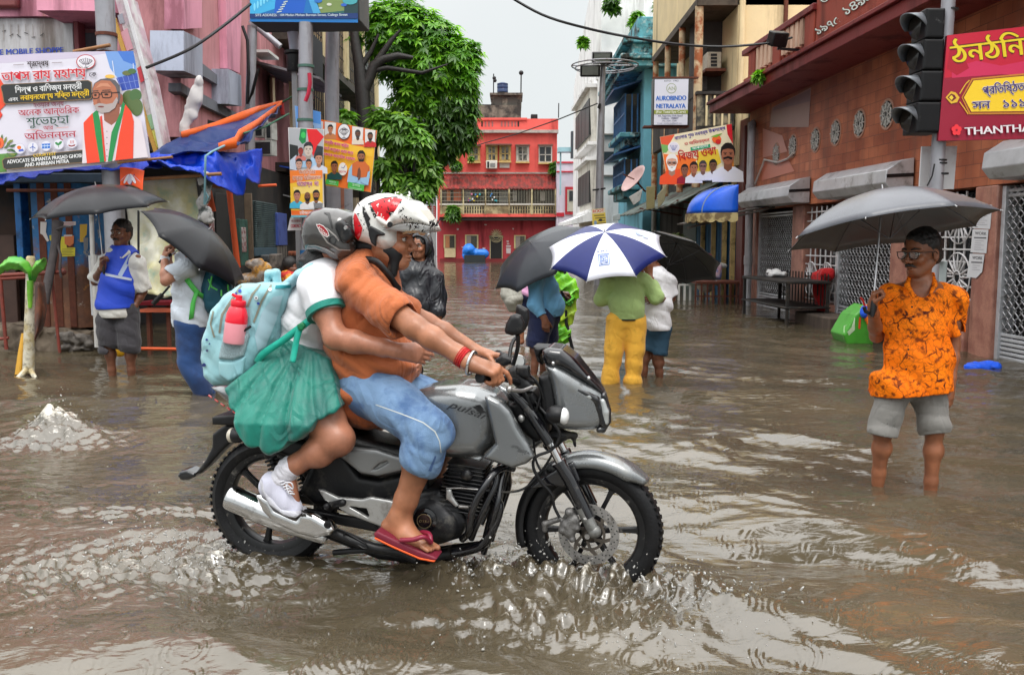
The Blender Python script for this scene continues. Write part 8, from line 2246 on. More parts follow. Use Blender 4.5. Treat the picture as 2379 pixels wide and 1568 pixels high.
def tarp(name,label,top,bot,mat,sag=.05,seed=1,amp=.03,nu=48,nv=18,base=None,group=None,tagit=True):
 f_=folds(seed,amp,7,10);g_=folds(seed+50,amp*.4,22,10)
 def along(P,t_):
  k=t_*(len(P)-1);i=min(int(k),len(P)-2);return lerp(P[i],P[i+1],k-i)
 rows=[]
 for i in range(nu+1):
  a,b_=along(top,i/nu),along(bot,i/nu);r_=[]
  for j in range(nv+1):
   t_=j/nv;p=lerp(a,b_,t_);r_.append(p)
  rows.append(r_)
 flat=np.array([[p.x,p.y,p.z]for r_ in rows for p in r_]);d=f_(flat)+g_(flat)
 base=base or rows[0][0]
 out=[];q=0
 for i,r_ in enumerate(rows):
  o_=[]
  for j,p in enumerate(r_):
   w_=min(1,4*(j/nv)+.15);o_.append(p+V3((0,-d[q]*w_*1.2,d[q]*w_*.8-sag*sin(PI*j/nv)))-base);q+=1
  out.append(o_)
 mb=MB();mb.grid(out);o=mb.obj(name,mat,None,179);o.location=base;m_=o.modifiers.new('t','SOLIDIFY');m_.thickness=.008
 if tagit:tag(o,label,'tarpaulin',group)
 return o
L1=lambda x,y,Y:c1(x,y,Y)
LK=lambda x,y,Y:cK(x,y,Y)
L2=lambda x,y,Y:c2(x,y,Y)
tarp('tarpaulin','blue tarpaulin strip hanging behind the lower edge of the portrait banner',[L1(-120,1330,12),L1(500,1310,12),L1(1300,1240,11.8)],[L1(-120,1500,11.5),L1(300,1440,11.4),L1(800,1385,11.3),L1(1300,1330,11.3)],m_tarp,.03,5,.03)
tarp('tarpaulin','bright blue crumpled tarpaulin hanging over the stalls right of the banner',[LK(-40,60,11.8),LK(300,50,11.8),LK(620,20,11.9),LK(930,30,12.4),LK(1225,-15,13.2)],[LK(-40,105,11.2),LK(230,190,11.1),LK(480,200,11.1),LK(660,380,11.4),LK(1192,392,12.8)],m_tarp,.02,9,.045,70,24)
tn=tarp('tarpaulin','navy tarpaulin with orange border pulled up to a point like a sail',[L1(1225,1250,11.9),L1(1480,1112,13),L1(2000,960,14.4),L2(340,838,15.6)],[L1(1300,1270,11.6),L1(1640,1230,11.7),L1(1960,1200,12.2),L2(345,850,15.5)],m_navy,.05,12,.03,50,16)
for a,nm in(([L1(1480,1108,12.95),L1(1760,1040,13.7),L1(2000,950,14.35),L2(150,900,15),L2(345,836,15.55)],'border'),([L1(1790,1205,11.9),L1(1930,1165,12.1),L2(0,1110,12.9),L2(150,1010,14),L2(345,846,15.5)],'border')):
 mb=MB();mb.ribbon([p-V3(tn.location)for p in a],[U3(0,-.03,w_)for w_ in(.1,.14,.16,.12,.05)]);b_=mb.obj(nm,m_orange,tn,179);b_.modifiers.new('t','SOLIDIFY').thickness=.012
def rope(name,label,pts,r,mat,cat='rope',group=None):
 base=V3(pts[0]);t=MB().tube([V3(p)-base for p in pts],r,6);o=t.obj(name,mat,None,60);o.location=base;return tag(o,label,cat,group)
m_rope=M('teal_rope',(110,150,160),.7);m_grope=M('green_rope',(40,92,66),.7)
rope('rope','pale blue rope tied down from the tarpaulin to the knotted rags',[LK(860,-60,12.2),LK(680,30,11.3),LK(612,75,11.2),LK(608,250,11.25),LK(600,600,11.4),LK(640,520,11.4),LK(610,470,11.4)],.014,m_rope)
rope('rope','dark green rope slanting from the sail tip to the posts',[L2(30,1090,13),L2(200,1040,14),L2(400,930,15)],.014,m_grope)
rope('rope','short green rope from the sail tip up to the lamp post',[L2(345,838,15.5),L2(430,790,15.3)],.014,m_grope)
rope('strap','red strap hanging from the sail tip',[L2(340,840,15.5),L2(345,900,15.5),L2(352,940,15.5)],.035,M('red_strap',(170,30,34),.7),'strap')
g_=SDF(.014);B0=LK(600,640,11.5)
for(x,y,r)in((560,650,.06),(575,600,.05),(545,720,.05),(625,690,.06),(650,720,.05),(600,580,.05),(610,745,.04),(600,480,.045),(590,390,.06),(600,340,.07)):g_.ell(LK(x,y,11.5)-B0,(r,r*.8,r*1.5),k=.03)
g_.disp=folds(81,.02,30);o=g_.obj('rag_bundle',M('grey_white_rags',(170,168,166),.8,two=((60,66,64),9),var=.2));o.location=B0;tag(o,'knot of dirty white rags hanging on the pale blue rope','rags')
C6=lambda x,y,Y:c6(x,y,Y)
m_canvas=M('washed_out_canvas',(206,204,188),.7,two=((196,190,146),2.2),var=.14,vscale=5,bump=.3,bscale=12,dt=(132,176,166,.24,4))
tarp('canvas_sheet','faded pale canvas sheet with yellow and green blotches hanging behind the umbrellas',[C6(830,125,11.7),C6(1000,118,11.7),C6(1282,110,11.8)],[C6(838,830,11.35),C6(1000,842,11.2),C6(1180,852,11.3),C6(1290,700,11.6)],m_canvas,0,17,.04,40,40)
rope('cord','dark vertical cord in front of the pale canvas',[C6(905,330,11.3),C6(905,620,11.3)],.014,m_black,'cord')
mb=MB();A,B=C6(680,330,12),C6(735,900,12);mb.span((A.x,12,-.3),(B.x,12.3,A.z));o=mb.obj('pillar',tile_mat('white_tiles',[(196,194,192),(180,178,178),(200,196,190)],(.3,.3),(120,118,116)),None,bevel=.01);tag(o,'pale tiled pillar half hidden behind the man in the vest','pillar')
for(x0,y0,x1,y1,Y,c,lb)in((905,928,1130,950,11.8,(150,20,44),'crimson bench top behind the two men on the left'),(895,978,1132,996,11.5,(190,92,60),'orange brown bench rail lower in front of the crimson bench')):
 o=thing('bench',lb,'bench',at(*c6((x0+x1)/2,y1),Y));o.location.z=0;A,B=C6(x0,y0,Y),C6(x1,y1,Y);MB().span((A.x-o.location.x,0,B.z),(B.x-o.location.x,.4,A.z)).obj('top',M('bench_%d'%x0,rgb(*c),.5),o)
 for x in(A.x+.1,B.x-.1):MB().beam((x-o.location.x,.1,-.3),(x-o.location.x,.1,B.z),.04,.04).obj('leg',m_rust,o)
t=MB().tube([C6(1000,940,11.2)-C6(1000,940,11.2),C6(1060,880,11.2)-C6(1000,940,11.2)],.03,8).tube([C6(1060,880,11.2)-C6(1000,940,11.2),C6(1110,822,11.2)-C6(1000,940,11.2)],.014,8);ob=t.obj('folded_umbrella',m_black,None,60);ob.location=C6(1000,940,11.2);tag(ob,'small folded black umbrella handle poking out by the raised elbow','umbrella')
rope('pole','orange pole lying on the water behind the man in the vest',[C6(880,1232,11.2),C6(1180,1236,11.2)],.022,MATS['orange_paint'],'pole')
o=SDF(.012);o.ell((0,0,0),(.1,.06,.09));ob=o.obj('packet',M('yellow_packet',(226,170,30),.4));ob.location=C6(780,1238,11);tag(ob,'small yellow packet floating between the legs of the man in the vest','packet')
mb=MB();P_=[];F0=C6(765,60,11.2)
f_=folds(15,.035,9)
for i in range(25):
 r_=[]
 for j in range(15):
  p=C6(765+178*i/24,58+14*i/24+(128-18*sin(i/24*PI))*j/14,11.2);d=f_(np.array([[p.x,p.y,p.z]]))[0];r_.append(p+U3(0,d,d*.3)-F0)
 P_.append(r_)
mb.grid(P_);fl=mb.obj('flag',M('saffron_cloth',(236,84,30),.6,var=.08),None,179);fl.location=F0;fl.modifiers.new('t','SOLIDIFY').thickness=.004;tag(fl,'saffron flag with white flower emblem tied on the lamp pole','flag')
pz=[]
for k in range(-2,3):
 cx,cy=850+k*22,128-abs(k)*4;a=k*.42
 pz.append(([c6(cx+16*cos(t_)*cos(a)-34*sin(t_)*sin(a)*-1,cy+16*cos(t_)*sin(a)+34*sin(t_)*cos(a))for t_ in np.linspace(0,6,12)],(196,190,206)if k%2==0 else(226,222,230)))
pz.append(([c6(800,165),c6(905,165),c6(895,172),c6(810,172)],(30,34,90)))
for k in(-1,1):pz.append(([c6(850+k*30,95),c6(850+k*34,95),c6(850+k*12,165),c6(850+k*8,165)],(40,44,110)))
drape(fl,pz,Matrix.Translation(-F0),'flag_emblem',fl,m_clothprint,off=.006,sub=.06)
LS=Wall('shop_row','gloomy row of small shops with a grey green roller shutter on the left','shop',(-5.15,24.5),(.02,-1))
def LR(x0,y0,x1,y1,nm,mat,o0,o1,fn=cK,bev=.01,par=None):mb=MB();LS.rect(mb,fn,x0,y0,x1,y1,o0,o1);return mb.obj(nm,mat,par or LS.root,bevel=bev)
MB().span((-2,-3,-.4),(8,-.35,3)).obj('wall',M('sooty_shop_wall',(52,46,42),.85,var=.35,vscale=2,two=((28,26,26),1.2)),LS.root)
sh2_=LR(1152,560,1396,1085,'roller_shutter',M('grey_green_shutter',(84,102,102),.5,.3,var=.15,dt=(40,46,46,.35,3)),-.3,-.2)
mb=MB();A,B=LS.pt(*cK(1152,560),-.17),LS.pt(*cK(1396,1085),-.17);n_=24
for k in range(n_):z_=B.z+(A.z-B.z)*(k+.5)/n_;mb.box(((A.x+B.x)/2,-.18,z_),(abs(A.x-B.x),.05,(A.z-B.z)/n_*.72))
mb.obj('slats',MATS['grey_green_shutter'],sh2_,bevel=.008)
LR(1150,1075,1398,1150,'shutter_foot',M('blue_grey_plate',(60,84,96),.5),-.3,-.14)
LR(985,760,1085,1260,'green_frame',M('green_paint',(44,84,72),.6,dirt=rgb(30,40,36),damt=.4),-.3,-.12);LR(1008,850,1062,1120,'pasted_bill',M('pasted_bill',(160,152,150),.7,two=((120,60,60),14)),-.13,-.11)
LR(1112,480,1142,1200,'post',M('bare_wood_post',(96,80,64),.8,var=.3),-.2,-.05);LR(680,750,715,930,'bill_strip',M('pasted_bill',(0,0,0)),-.2,-.15)
LR(1398,690,1505,1045,'blue_panel',M('violet_blue_panel',(70,92,168),.5,var=.1,dirt=rgb(40,50,90),damt=.3),-.3,-.1);LR(1400,1045,1505,1320,'wooden_slats',M('grey_slat_wood',(110,104,98),.8,var=.3),-.3,-.12)
for x in(1425,1455,1482):LR(x,1050,x+6,1310,'slat_gap',m_dark,-.12,-.11)
LR(720,470,905,1300,'dark_doorway',m_dark,-.3,-.28)
MB().beam((1.8,-.3,2.5),(1.8,.9,2.2),1.4,.03).obj('tin_hood',M('pale_tin_hood',(140,140,140),.5,.3),LS.root)
MB().beam((1.2,-.3,3.15),(1.2,1,2.9),3.2,.03).obj('blue_awning',M('blue_tin_awning',(28,66,150),.4),LS.root);MB().beam((.8,1,2.78),(3,1,2.82),.02,.16).obj('awning_valance',M('pale_blue_valance',(80,140,214),.5,two=((30,60,140),14)),LS.root)
g_=SDF(.014);B0=LK(1170,1330,13.8)
for(x,y,r)in((1110,1250,.12),(1180,1230,.1),(1200,1320,.13),(1150,1400,.12),(1240,1300,.1),(1090,1400,.11),(1060,1420,.12)):g_.ell(LK(x,y,13.8)-B0,(r,r,r*.8),k=.06)
g_.disp=folds(82,.03,18);ob=g_.obj('newspaper_bundle',M('newspaper_print',(180,170,160),.7,two=((206,150,60),6),var=.3,vscale=20,dt=(70,60,70,.35,14)));ob.location=B0;tag(ob,'heap of crumpled newspaper and printed plastic by the schoolbag','bundle')
for i,(x0,y0,x1,y1,Y,c,lb)in enumerate(((1300,1140,1390,1300,14.2,(120,112,104),'stack of grey cartons below the grey green shutter'),(1210,1150,1310,1230,14.6,(90,92,92),'dark crate behind the newspaper heap'),(1505,1110,1570,1160,15,(160,90,60),'red and brown parcel left of the striped post'))):
 A,B=LK(x0,y0,Y),LK(x1,y1,Y);mb=MB().span((0,0,B.z-A.z),(B.x-A.x,.4,0));ob=mb.obj(('carton','crate','parcel')[i],M('box_%d'%i,rgb(*c),.8,var=.3,two=(rgb(*[int(k*.6)for k in c]),5)),None,bevel=.02);ob.location=A;tag(ob,lb,('carton','crate','parcel')[i])
wv=thing('person','seated woman with dark bun and red and yellow shawl by the stalls','person',LK(1540,1300,14)-U3(0,0,0))
g_=SDF(.012);h_=LK(1540,1270,14)-V3(wv.location);head_sdf(g_,h_,U3(.5,-.4,-.1),Z1,.23);g_.cap(h_+U3(0,0,-.1),h_+U3(0,0,-.5),.06,.16,.1);g_.obj('body',sk_deep,wv)
g_=SDF(.012);g_.ell(h_+U3(-.02,0,.03),(.115,.11,.12));g_.ell(h_+U3(-.11,.02,-.05),(.06,.06,.07),k=.03);g_.ell(h_+U3(.12,-.1,-.02),(.07,.1,.09),k=.01,op='sub');g_.obj('hair',m_hair,wv)
g_=SDF(.012);g_.cap(h_+U3(-.15,0,-.22),h_+U3(.15,0,-.24),.1,.1,.05);g_.cap(h_+U3(0,0,-.25),h_+U3(0,0,-.7),.18,.25,.06);g_.disp=folds(83,.015,22);g_.obj('shawl',M('red_yellow_shawl',(196,40,40),.7,two=((226,176,50),12),var=.2),wv)
LH=Wall('balcony_house','sooty old house with dark caged balconies and cream pillars on the left','house',(-5.85,38),(0,-1))
def HR_(x0,y0,x1,y1,nm,mat,o0,o1,fn=cT,bev=0):mb=MB();LH.rect(mb,fn,x0,y0,x1,y1,o0,o1);return mb.obj(nm,mat,LH.root,bevel=bev)
m_sootwall=wallmat('dingy_ochre',(150,132,100),(54,48,42),.5)
MB().span((-1,-8,-.4),(17.2,-.5,13)).obj('wall',m_sootwall,LH.root)
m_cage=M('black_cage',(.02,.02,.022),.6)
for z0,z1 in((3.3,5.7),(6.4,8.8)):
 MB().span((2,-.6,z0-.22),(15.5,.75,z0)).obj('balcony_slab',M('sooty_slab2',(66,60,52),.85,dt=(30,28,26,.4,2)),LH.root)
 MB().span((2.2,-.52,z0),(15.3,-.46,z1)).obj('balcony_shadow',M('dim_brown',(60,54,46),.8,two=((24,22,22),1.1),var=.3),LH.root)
 t=MB()
 for i in range(60):x=2.2+13.1*i/59;t.beam((x,.68,z0),(x,.68,z1),.025,.025)
 for z_ in np.arange(z0+.15,z1,.35):t.beam((2.2,.68,z_),(15.3,.68,z_),.02,.02)
 t.obj('balcony_grille',m_cage,LH.root)
 for x in(2.4,5.6,8.8,12,15):MB().span((x-.16,.45,z0),(x+.16,.8,z1)).obj('pillar',MATS['cream_stucco'],LH.root)
HR_(925,380,1085,1000,'black_screen',M('black_mesh',(34,34,40),.8,var=.3),.5,.86)
MB().beam((9.6,.2,5.4),(9.6,1.7,4.9),3.4,.04).obj('green_awning',M('dark_green_awning',(20,96,66),.6,var=.2),LH.root)
MB().beam((15.8,-.4,5.5),(15.8,1.6,5),2.6,.05).obj('grey_awning',M('grey_awning',(120,120,124),.6,dirt=rgb(60,58,56),damt=.4),LH.root)
hb=Wall('hoarding','weathered painted hoarding in yellow and violet under the dark awning','hoarding',cT(500,900,21),(.35,-1))
mb=MB();A=[hb.pt(*cT(x,y),0)for x,y in((90,690),(490,960),(500,1300),(90,1330))];mb.prism(A,(0,-.05,0));mb.obj('board',M('weathered_hoarding',(170,160,130),.7),hb.root)
art=hb.art(cT,.004)
art.p([(92,694),(489,964),(499,1298),(92,1328)],(168,160,140))
for q,c in(([(110,720),(240,800),(230,900),(110,860)],(150,140,60)),([(260,830),(440,960),(440,1030),(270,930)],(190,180,80)),([(250,950),(330,980),(340,1120),(260,1120)],(110,90,150)),([(375,1000),(430,1030),(430,1130),(380,1110)],(90,50,150)),([(300,1050),(380,1080),(400,1230),(310,1240)],(200,196,190)),([(100,880),(160,900),(150,1180),(100,1180)],(190,120,70)),([(440,1060),(490,1070),(496,1290),(450,1290)],(180,170,90)),([(240,1230),(420,1250),(430,1300),(240,1310)],(130,110,170)),([(380,1060),(430,1075),(430,1100),(385,1090)],(190,60,120))):art.p(q,c)
art.obj('painting',hb.root)
for i,(x0,y0,x1,y1)in enumerate(((415,610,540,740),(0,1270,0,0),)[:1]):
 HR_(x0,y0,x1,y1,'white_box',M('white_box',(200,200,196),.6),.2,.6)
WLL=Wall('shutter_window','pale grey louvred windows stacked above the blue awning','window',c2(160,1100,19),(-1,.3))
for(x0,y0,x1,y1)in((110,960,190,1120),(110,1150,260,1270),(30,880,120,940),(200,1000,262,1140)):
 mb=MB();WLL.rect(mb,c2,x0,y0,x1,y1,-.15,.05);f_=mb.obj('frame',M('grey_white_frame',(176,176,172),.7,dirt=rgb(100,96,90),damt=.3),WLL.root);mb=MB();WLL.rect(mb,c2,x0+14,y0+14,x1-14,y1-14,0,.06);mb.obj('pane',m_pane,f_)
o=thing('drain_pipe','tall grey white drain pipe at the edge of the pink building','pipe',(c2(95,0,18.2).x,18.2,0));Q=lambda x,y:c2(x,y,18.2)-V3(o.location)
MB().tube([Q(80,1230),Q(85,800),Q(100,215)],.095,12).tube([Q(100,215),Q(130,190)],.11,12).tube([Q(120,205),Q(330,385)],.06,8).obj('pipe',m_polegrey,o,60)
rope('cable','loose black cable beside the drain pipe',[c2(x,y,18)for x,y in((20,215),(60,330),(70,600),(60,850),(100,760),(150,560))],.03,m_black,'cable')
bn1=Wall('banner','large white portrait banner with red Bengali heading and orange scarf portrait on the left','banner',c1(600,900,11.15),(-1,.04))
out=[(-420,478),(300,440),(700,424),(1090,420),(1140,700),(1180,950),(1226,1290),(850,1345),(400,1390),(-420,1450)]
MB().prism([bn1.pt(*c1(x,y),0)for x,y in out],(0,-.014,0)).obj('vinyl',M('banner_back',(190,190,196),.5),bn1.root)
art=bn1.art(c1,.001)
art.p(out,(222,218,230));art.p([(-420,478),(300,440),(700,424),(1000,421),(600,480),(0,520),(-420,560)],(206,196,216))
art.p([(860,423),(1090,420),(1125,620),(960,640),(900,560)],(120,160,220));art.p([(960,421),(1090,420),(1112,540),(1010,500)],(70,120,205));art.p([(950,640),(1122,600),(1140,720),(1000,745)],(60,84,176))
for k in range(4):art.l([(960+k*42,636-k*10),(1000+k*38,745-k*6)],4,(130,150,214))
art.l([(955,690),(1132,660)],4,(130,150,214));art.l([(920,500),(940,640)],6,(226,230,240));art.l([(1090,520),(1094,600)],5,(226,230,240))
art.e(900,628,40,16,(236,190,90));
for(x,y,rx,ry)in((1040,600,40,20),(1080,585,34,22),(1060,800,60,60),(1110,780,50,50),(1120,880,50,70),(1060,870,40,50)):art.e(x,y,rx,ry,(78+(x%3)*14,112,66))
art.p([(-420,1450),(-420,1290),(0,1260),(160,1250),(40,1350),(60,1404)],(96,146,70));art.p([(-420,560),(0,640),(40,700),(50,860),(0,910),(-420,900)],(236,80,50));art.p([(0,900),(26,940),(0,980),(-60,960)],(226,70,50))
for k in range(14):
 a=-.2+k*.22;x0,y0=20+(k%3)*14,1200+(k%4)*16;art.e(x0+70*cos(a-1.4),y0+90*sin(a-1.4)+20,30,9,((96,124,76),(130,140,70),(66,100,60))[k%3],10,a-1.2)
art.e(8,1170,30,44,(236,110,60));art.e(0,1175,16,22,(214,70,40))
CRM,DK,GR=(176,24,52),(40,28,44),(30,74,58)
art.t('শ্রদ্ধেয়',228,548,404,540,44,(46,26,30),.03);
for x in(116,430):art.l([(x,536 if x<300 else 518),(x+86,530 if x<300 else 514)],5,(150,136,140))
art.e(708,510,78,60,(190,40,50),30);art.e(708,510,71,54,(232,228,236),30);art.p([(640,522),(700,566),(776,520),(700,572)],(60,130,80))
for k in range(-3,4):
 a=k*.34;art.l([(708+6*k,532),(708+18*k,512-18*cos(a)),(708+13*k,478+abs(k)*4)],4.5,(84,70,84))
art.l([(708,530),(710,556)],4,(84,70,84));art.l([(694,556),(726,554)],4,(84,70,84))
art.t('তাপস রায় মহাশয়',26,668,712,632,74,(206,24,44),.035,outline=(236,222,226),ow=.05);art.t('কে',738,632,798,626,34,DK,.03)
art.p([(14,714),(34,694),(730,660),(760,676),(762,800),(742,818),(56,856),(40,840),(28,760)],(150,116,76));art.p([(20,716),(36,698),(728,664),(754,680),(756,798),(740,813),(60,851),(46,836),(34,760)],(48,50,50))
art.t('শিল্প ও বাণিজ্য মন্ত্রী',136,764,680,730,46,(232,232,232),.03);art.t('এবং',84,834,160,828,30,(232,232,232),.03);art.t('নবায়নযোগ্য শক্তি মন্ত্রী',180,826,742,786,42,(236,196,40),.04)
art.t('হওয়ার জন্য',286,882,534,868,36,(120,26,56),.02);art.t('অনেক আন্তরিক',164,952,660,926,50,CRM,.025);art.t('শুভেচ্ছা',232,1032,580,1010,66,GR,.02);art.t('আর',368,1066,448,1062,32,CRM,.02);art.t('অভিনন্দন...',216,1148,636,1124,56,CRM,.02)
art.l([(232,1070),(330,1062)],4,(226,150,140));art.l([(476,1050),(574,1044)],4,(226,150,140))
for i,(x,y,c)in enumerate(((178,1218,(90,110,200)),(284,1206,(60,100,190)),(392,1196,(60,120,210)),(496,1184,(60,140,80)),(604,1174,(150,60,60)))):
 art.e(x,y,44,44,(200,198,214),22);art.e(x,y,40,40,(228,226,236),22)
 if i==0:art.e(x-6,y-8,17,15,(240,120,40));art.p([(x-10,y+26),(x+34,y+20),(x+26,y+2),(x-8,y+8)],c)
 elif i==1:
  for k in range(3):art.l([(x,y-4),(x+26*cos(k*2.09-1.5),y-4+26*sin(k*2.09-1.5))],6,c)
  art.l([(x,y-4),(x+2,y+32)],5,c)
 elif i==2:art.p([(x-34,y-16),(x+34,y-20),(x+34,y+20),(x-32,y+24)],c);art.l([(x-30,y+2),(x+32,y-2)],6,(200,220,240));art.l([(x-10,y-12),(x-10,y+20)],4,(200,220,240));art.l([(x+12,y-12),(x+12,y+18)],4,(200,220,240))
 elif i==3:art.e(x-12,y-4,20,10,c,12,.6);art.e(x+12,y-10,20,10,c,12,-.8);art.l([(x,y+4),(x,y+26)],4,c)
 else:
  art.p([(x-30,y+12),(x,y+20),(x+30,y+8),(x+24,y+24),(x,y+30),(x-24,y+26)],c)
  for k in(-1,0,1):art.l([(x+12*k,y+4),(x+12*k+3,y-22)],4,(210,90,90))
art.p([(36,1316),(56,1296),(690,1228),(716,1250),(720,1310),(700,1332),(70,1392),(46,1376)],(140,110,76));art.p([(42,1318),(58,1301),(688,1233),(711,1252),(714,1308),(698,1327),(72,1387),(52,1373)],(58,58,56))
art.t('COURTESY',294,1288,478,1270,26,(226,190,60),.04);art.t('ADVOCATE SUMANTA PRASAD GHOSH',80,1342,700,1288,30,(236,236,236),.045);art.t('AND ANIRBAN MITRA',224,1368,584,1334,30,(236,236,236),.045)
art.p([(690,1340),(700,1010),(760,930),(860,900),(1020,880),(1100,940),(1170,990),(1226,1288)],(226,214,220));art.p([(860,880),(1000,850),(990,1000),(930,1040),(870,990)],(150,92,72))
art.p([(862,990),(930,1030),(985,985),(950,1320),(880,1330)],(222,204,210))
for k in range(5):art.e(892,1080+k*50,5,5,(150,120,130),8)
art.p([(702,1010),(776,930),(800,1100),(840,1328),(730,1340),(710,1150)],(238,74,44));art.p([(776,935),(816,900),(840,1010),(880,1325),(836,1330),(800,1110)],(40,140,76));art.p([(836,960),(852,950),(886,1320),(872,1326)],(226,66,50))
art.p([(1020,830),(1042,870),(985,1080),(935,1320),(900,1324),(930,1090),(1000,930)],(40,140,76));art.p([(1042,860),(1090,920),(1112,1000),(1105,1300),(960,1316),(990,1120)],(238,74,44))
art.e(1006,820,18,46,(146,86,66),14)
art.p([(776,740),(790,690),(840,656),(900,648),(960,664),(998,710),(1004,800),(990,850),(960,790),(950,720),(840,690),(790,740)],(96,92,96))
art.p([(780,730),(800,690),(850,665),(920,670),(965,720),(985,790),(975,860),(930,910),(860,930),(815,915),(785,860),(776,790)],(182,112,84));art.p([(800,730),(840,690),(900,690),(930,720),(860,712)],(206,142,112))
art.p([(790,868),(830,850),(890,860),(940,850),(975,800),(984,830),(960,890),(910,925),(850,932),(810,912)],(176,164,162));art.e(846,880,26,7,(130,66,60));art.p([(826,790),(846,850),(812,852)],(156,92,70))
for(x,y,w_)in((800,788,30),(890,782,42)):art.l([(x-w_,y-18),(x+w_,y-22),(x+w_,y+16),(x+w_*.5,y+26),(x-w_*.7,y+24),(x-w_,y-18)],7,(30,26,30));art.e(x,y-2,w_*.4,7,(36,26,24));art.l([(x-w_*.8,y-34),(x+w_*.8,y-38)],6,(70,60,60))
art.l([(832,780),(848,778)],6,(30,26,30));art.l([(934,768),(996,762)],6,(30,26,30))
art.obj('print',bn1.root)
lb_=thing('hoarding','tall narrow hoarding leaning sideways behind the portrait banner with yellow wooden edge','hoarding',c1(1290,1250,12.6));Q=lambda x,y,d=0:c1(x,y,12.6+d)-V3(lb_.location)
MB().prism([Q(925,-60),Q(1012,-60),Q(1200,650),Q(1316,1235),Q(1275,1258),Q(1130,700)],(-.02,.5,0)).obj('panel',M('faded_poster_board',(206,202,200),.6,var=.1,two=((190,160,170),2.5),dt=(130,116,110,.3,4)),lb_)
art=Art(c1(1100,600,12.59),(0,-1,0),c1,Matrix.Translation(-V3(lb_.location)))
for q,c in(([(985,270),(1040,230),(1090,400),(1035,420)],(206,150,160)),([(960,130),(1000,110),(1020,190),(980,200)],(150,150,160)),([(1120,560),(1150,540),(1180,660),(1150,680)],(200,60,70)),([(1200,950),(1240,930),(1270,1050),(1230,1060)],(150,190,150)),([(1240,1070),(1280,1050),(1300,1200),(1270,1220)],(210,210,110))):art.p(q,c)
art.obj('faded_print',lb_)
MB().beam(Q(930,150,-.02),Q(1280,1258,-.02),.05,.05).obj('wooden_edge',M('yellow_wood',(190,146,66),.7),lb_);MB().beam(Q(1012,-40,-.03),Q(1200,650,-.03),.05,.04).beam(Q(1200,650,-.03),Q(1318,1235,-.03),.05,.04).obj('white_edge',M('white_batten',(214,212,212),.6),lb_)
BY_=14.2
bb=Wall('billboard','blue green advertising light box on a pole at the top edge','billboard',(c2(965,0,BY_).x,BY_),(-1,.05))
mb=MB();A,B=bb.pt(*c2(80,180),0),bb.pt(*c2(965,-420),0);mb.span((A.x,-.75,A.z),(B.x,0,B.z));mb.obj('box',M('dark_box',(44,46,50),.5,dt=(96,92,88,.4,3),streak=True),bb.root,bevel=.02)
art=bb.art(c2,.002)
art.p([(82,-420),(964,-420),(964,188),(82,180)],(16,110,180));art.p([(82,-420),(500,-420),(330,60),(82,140)],(60,170,220));art.p([(300,-100),(560,-100),(520,110),(280,110)],(20,90,190));art.p([(560,-420),(964,-420),(964,120),(640,115)],(40,96,90));art.p([(600,-100),(860,-100),(860,90),(660,110)],(120,140,80));art.p([(860,-60),(964,-80),(964,120),(850,110)],(26,60,64));art.p([(540,-60),(590,-60),(660,110),(600,114)],(70,160,210))
for k in range(6):art.p([(300+k*14,100-k*20),(340+k*12,92-k*20),(344+k*12,98-k*20),(304+k*14,107-k*20)],(206,220,200));art.e(120+k*26,60-k*18,9,34,(120,206,236),10)
for(x,y,r,c)in((730,40,14,(206,210,190)),(660,70,10,(190,200,190)),(850,44,16,(50,100,190)),(640,10,22,(40,110,190)),(900,10,40,(70,160,170))):art.e(x,y,r*1.5,r*.8,c)
art.p([(82,116),(964,112),(964,156),(82,152)],(14,50,110));art.t('SITE ADDRESS : 104 Madan Mohan Burman Street, College Street',128,138,880,134,20,(206,220,226),.02)
art.obj('print',bb.root)
def pole(lbl,pts,Y,r0,r1,fn,name='pole',base=True,mat=None):
 A=at(*fn(*pts[-1]),Y);o=thing(name,lbl,'pole',(A.x,Y,0));P_=[at(*fn(*q),Y)-V3(o.location)for q in pts]
 if base:P_.append(U3(P_[-1].x,P_[-1].y,-.3))
 n_=len(P_);MB().tube(P_[::-1],[r1+(r0-r1)*i/(n_-1)for i in range(n_)][::1][::-1]if False else[r1+(r0-r1)*i/(n_-1)for i in range(n_)],16).obj('shaft',mat or m_polegrey,o,60);return o
o=pole('grey pole carrying the blue green advertising box and posters',[(540,190),(536,600),(535,1040)],14.3,.105,.118,c2)
t=MB()
for(x,y)in((540,545),(534,738),(532,985)):p=c2(x,y,14.3)-V3(o.location);t.tube([p-U3(0,0,.02),p+U3(0,0,.02)],.125,16)
t.obj('clamp',M('green_wire',(60,96,84),.6),o,40)
mb=MB();A=cK(1690,750,14.3);x_=A.x-o.location.x
MB().tube([(0,0,-.3),(0,0,.9)],.16,16).tube([(0,0,.9),(0,0,.95)],.2,16).obj('concrete_foot',M('pale_concrete_foot',(170,172,172),.8,dt=(96,96,96,.4,5)),o,40)
MB().tube([(0,0,1.02),(0,0,1.28)],.13,16).obj('blue_band',M('blue_paint_band',(28,96,150),.6,dt=(110,130,140,.3,9)),o,40)
rope('ribbon','red ribbon tied on the grey advertising pole',[c2(x,y,14.1)for x,y in((566,600),(572,680),(560,760),(535,830))],.03,M('red_ribbon',(176,30,60),.7),'ribbon')
pole('second grey pole with orange straps right of the advertising pole',[(755,200),(755,340),(752,600),(750,985)],15.5,.11,.125,c2)
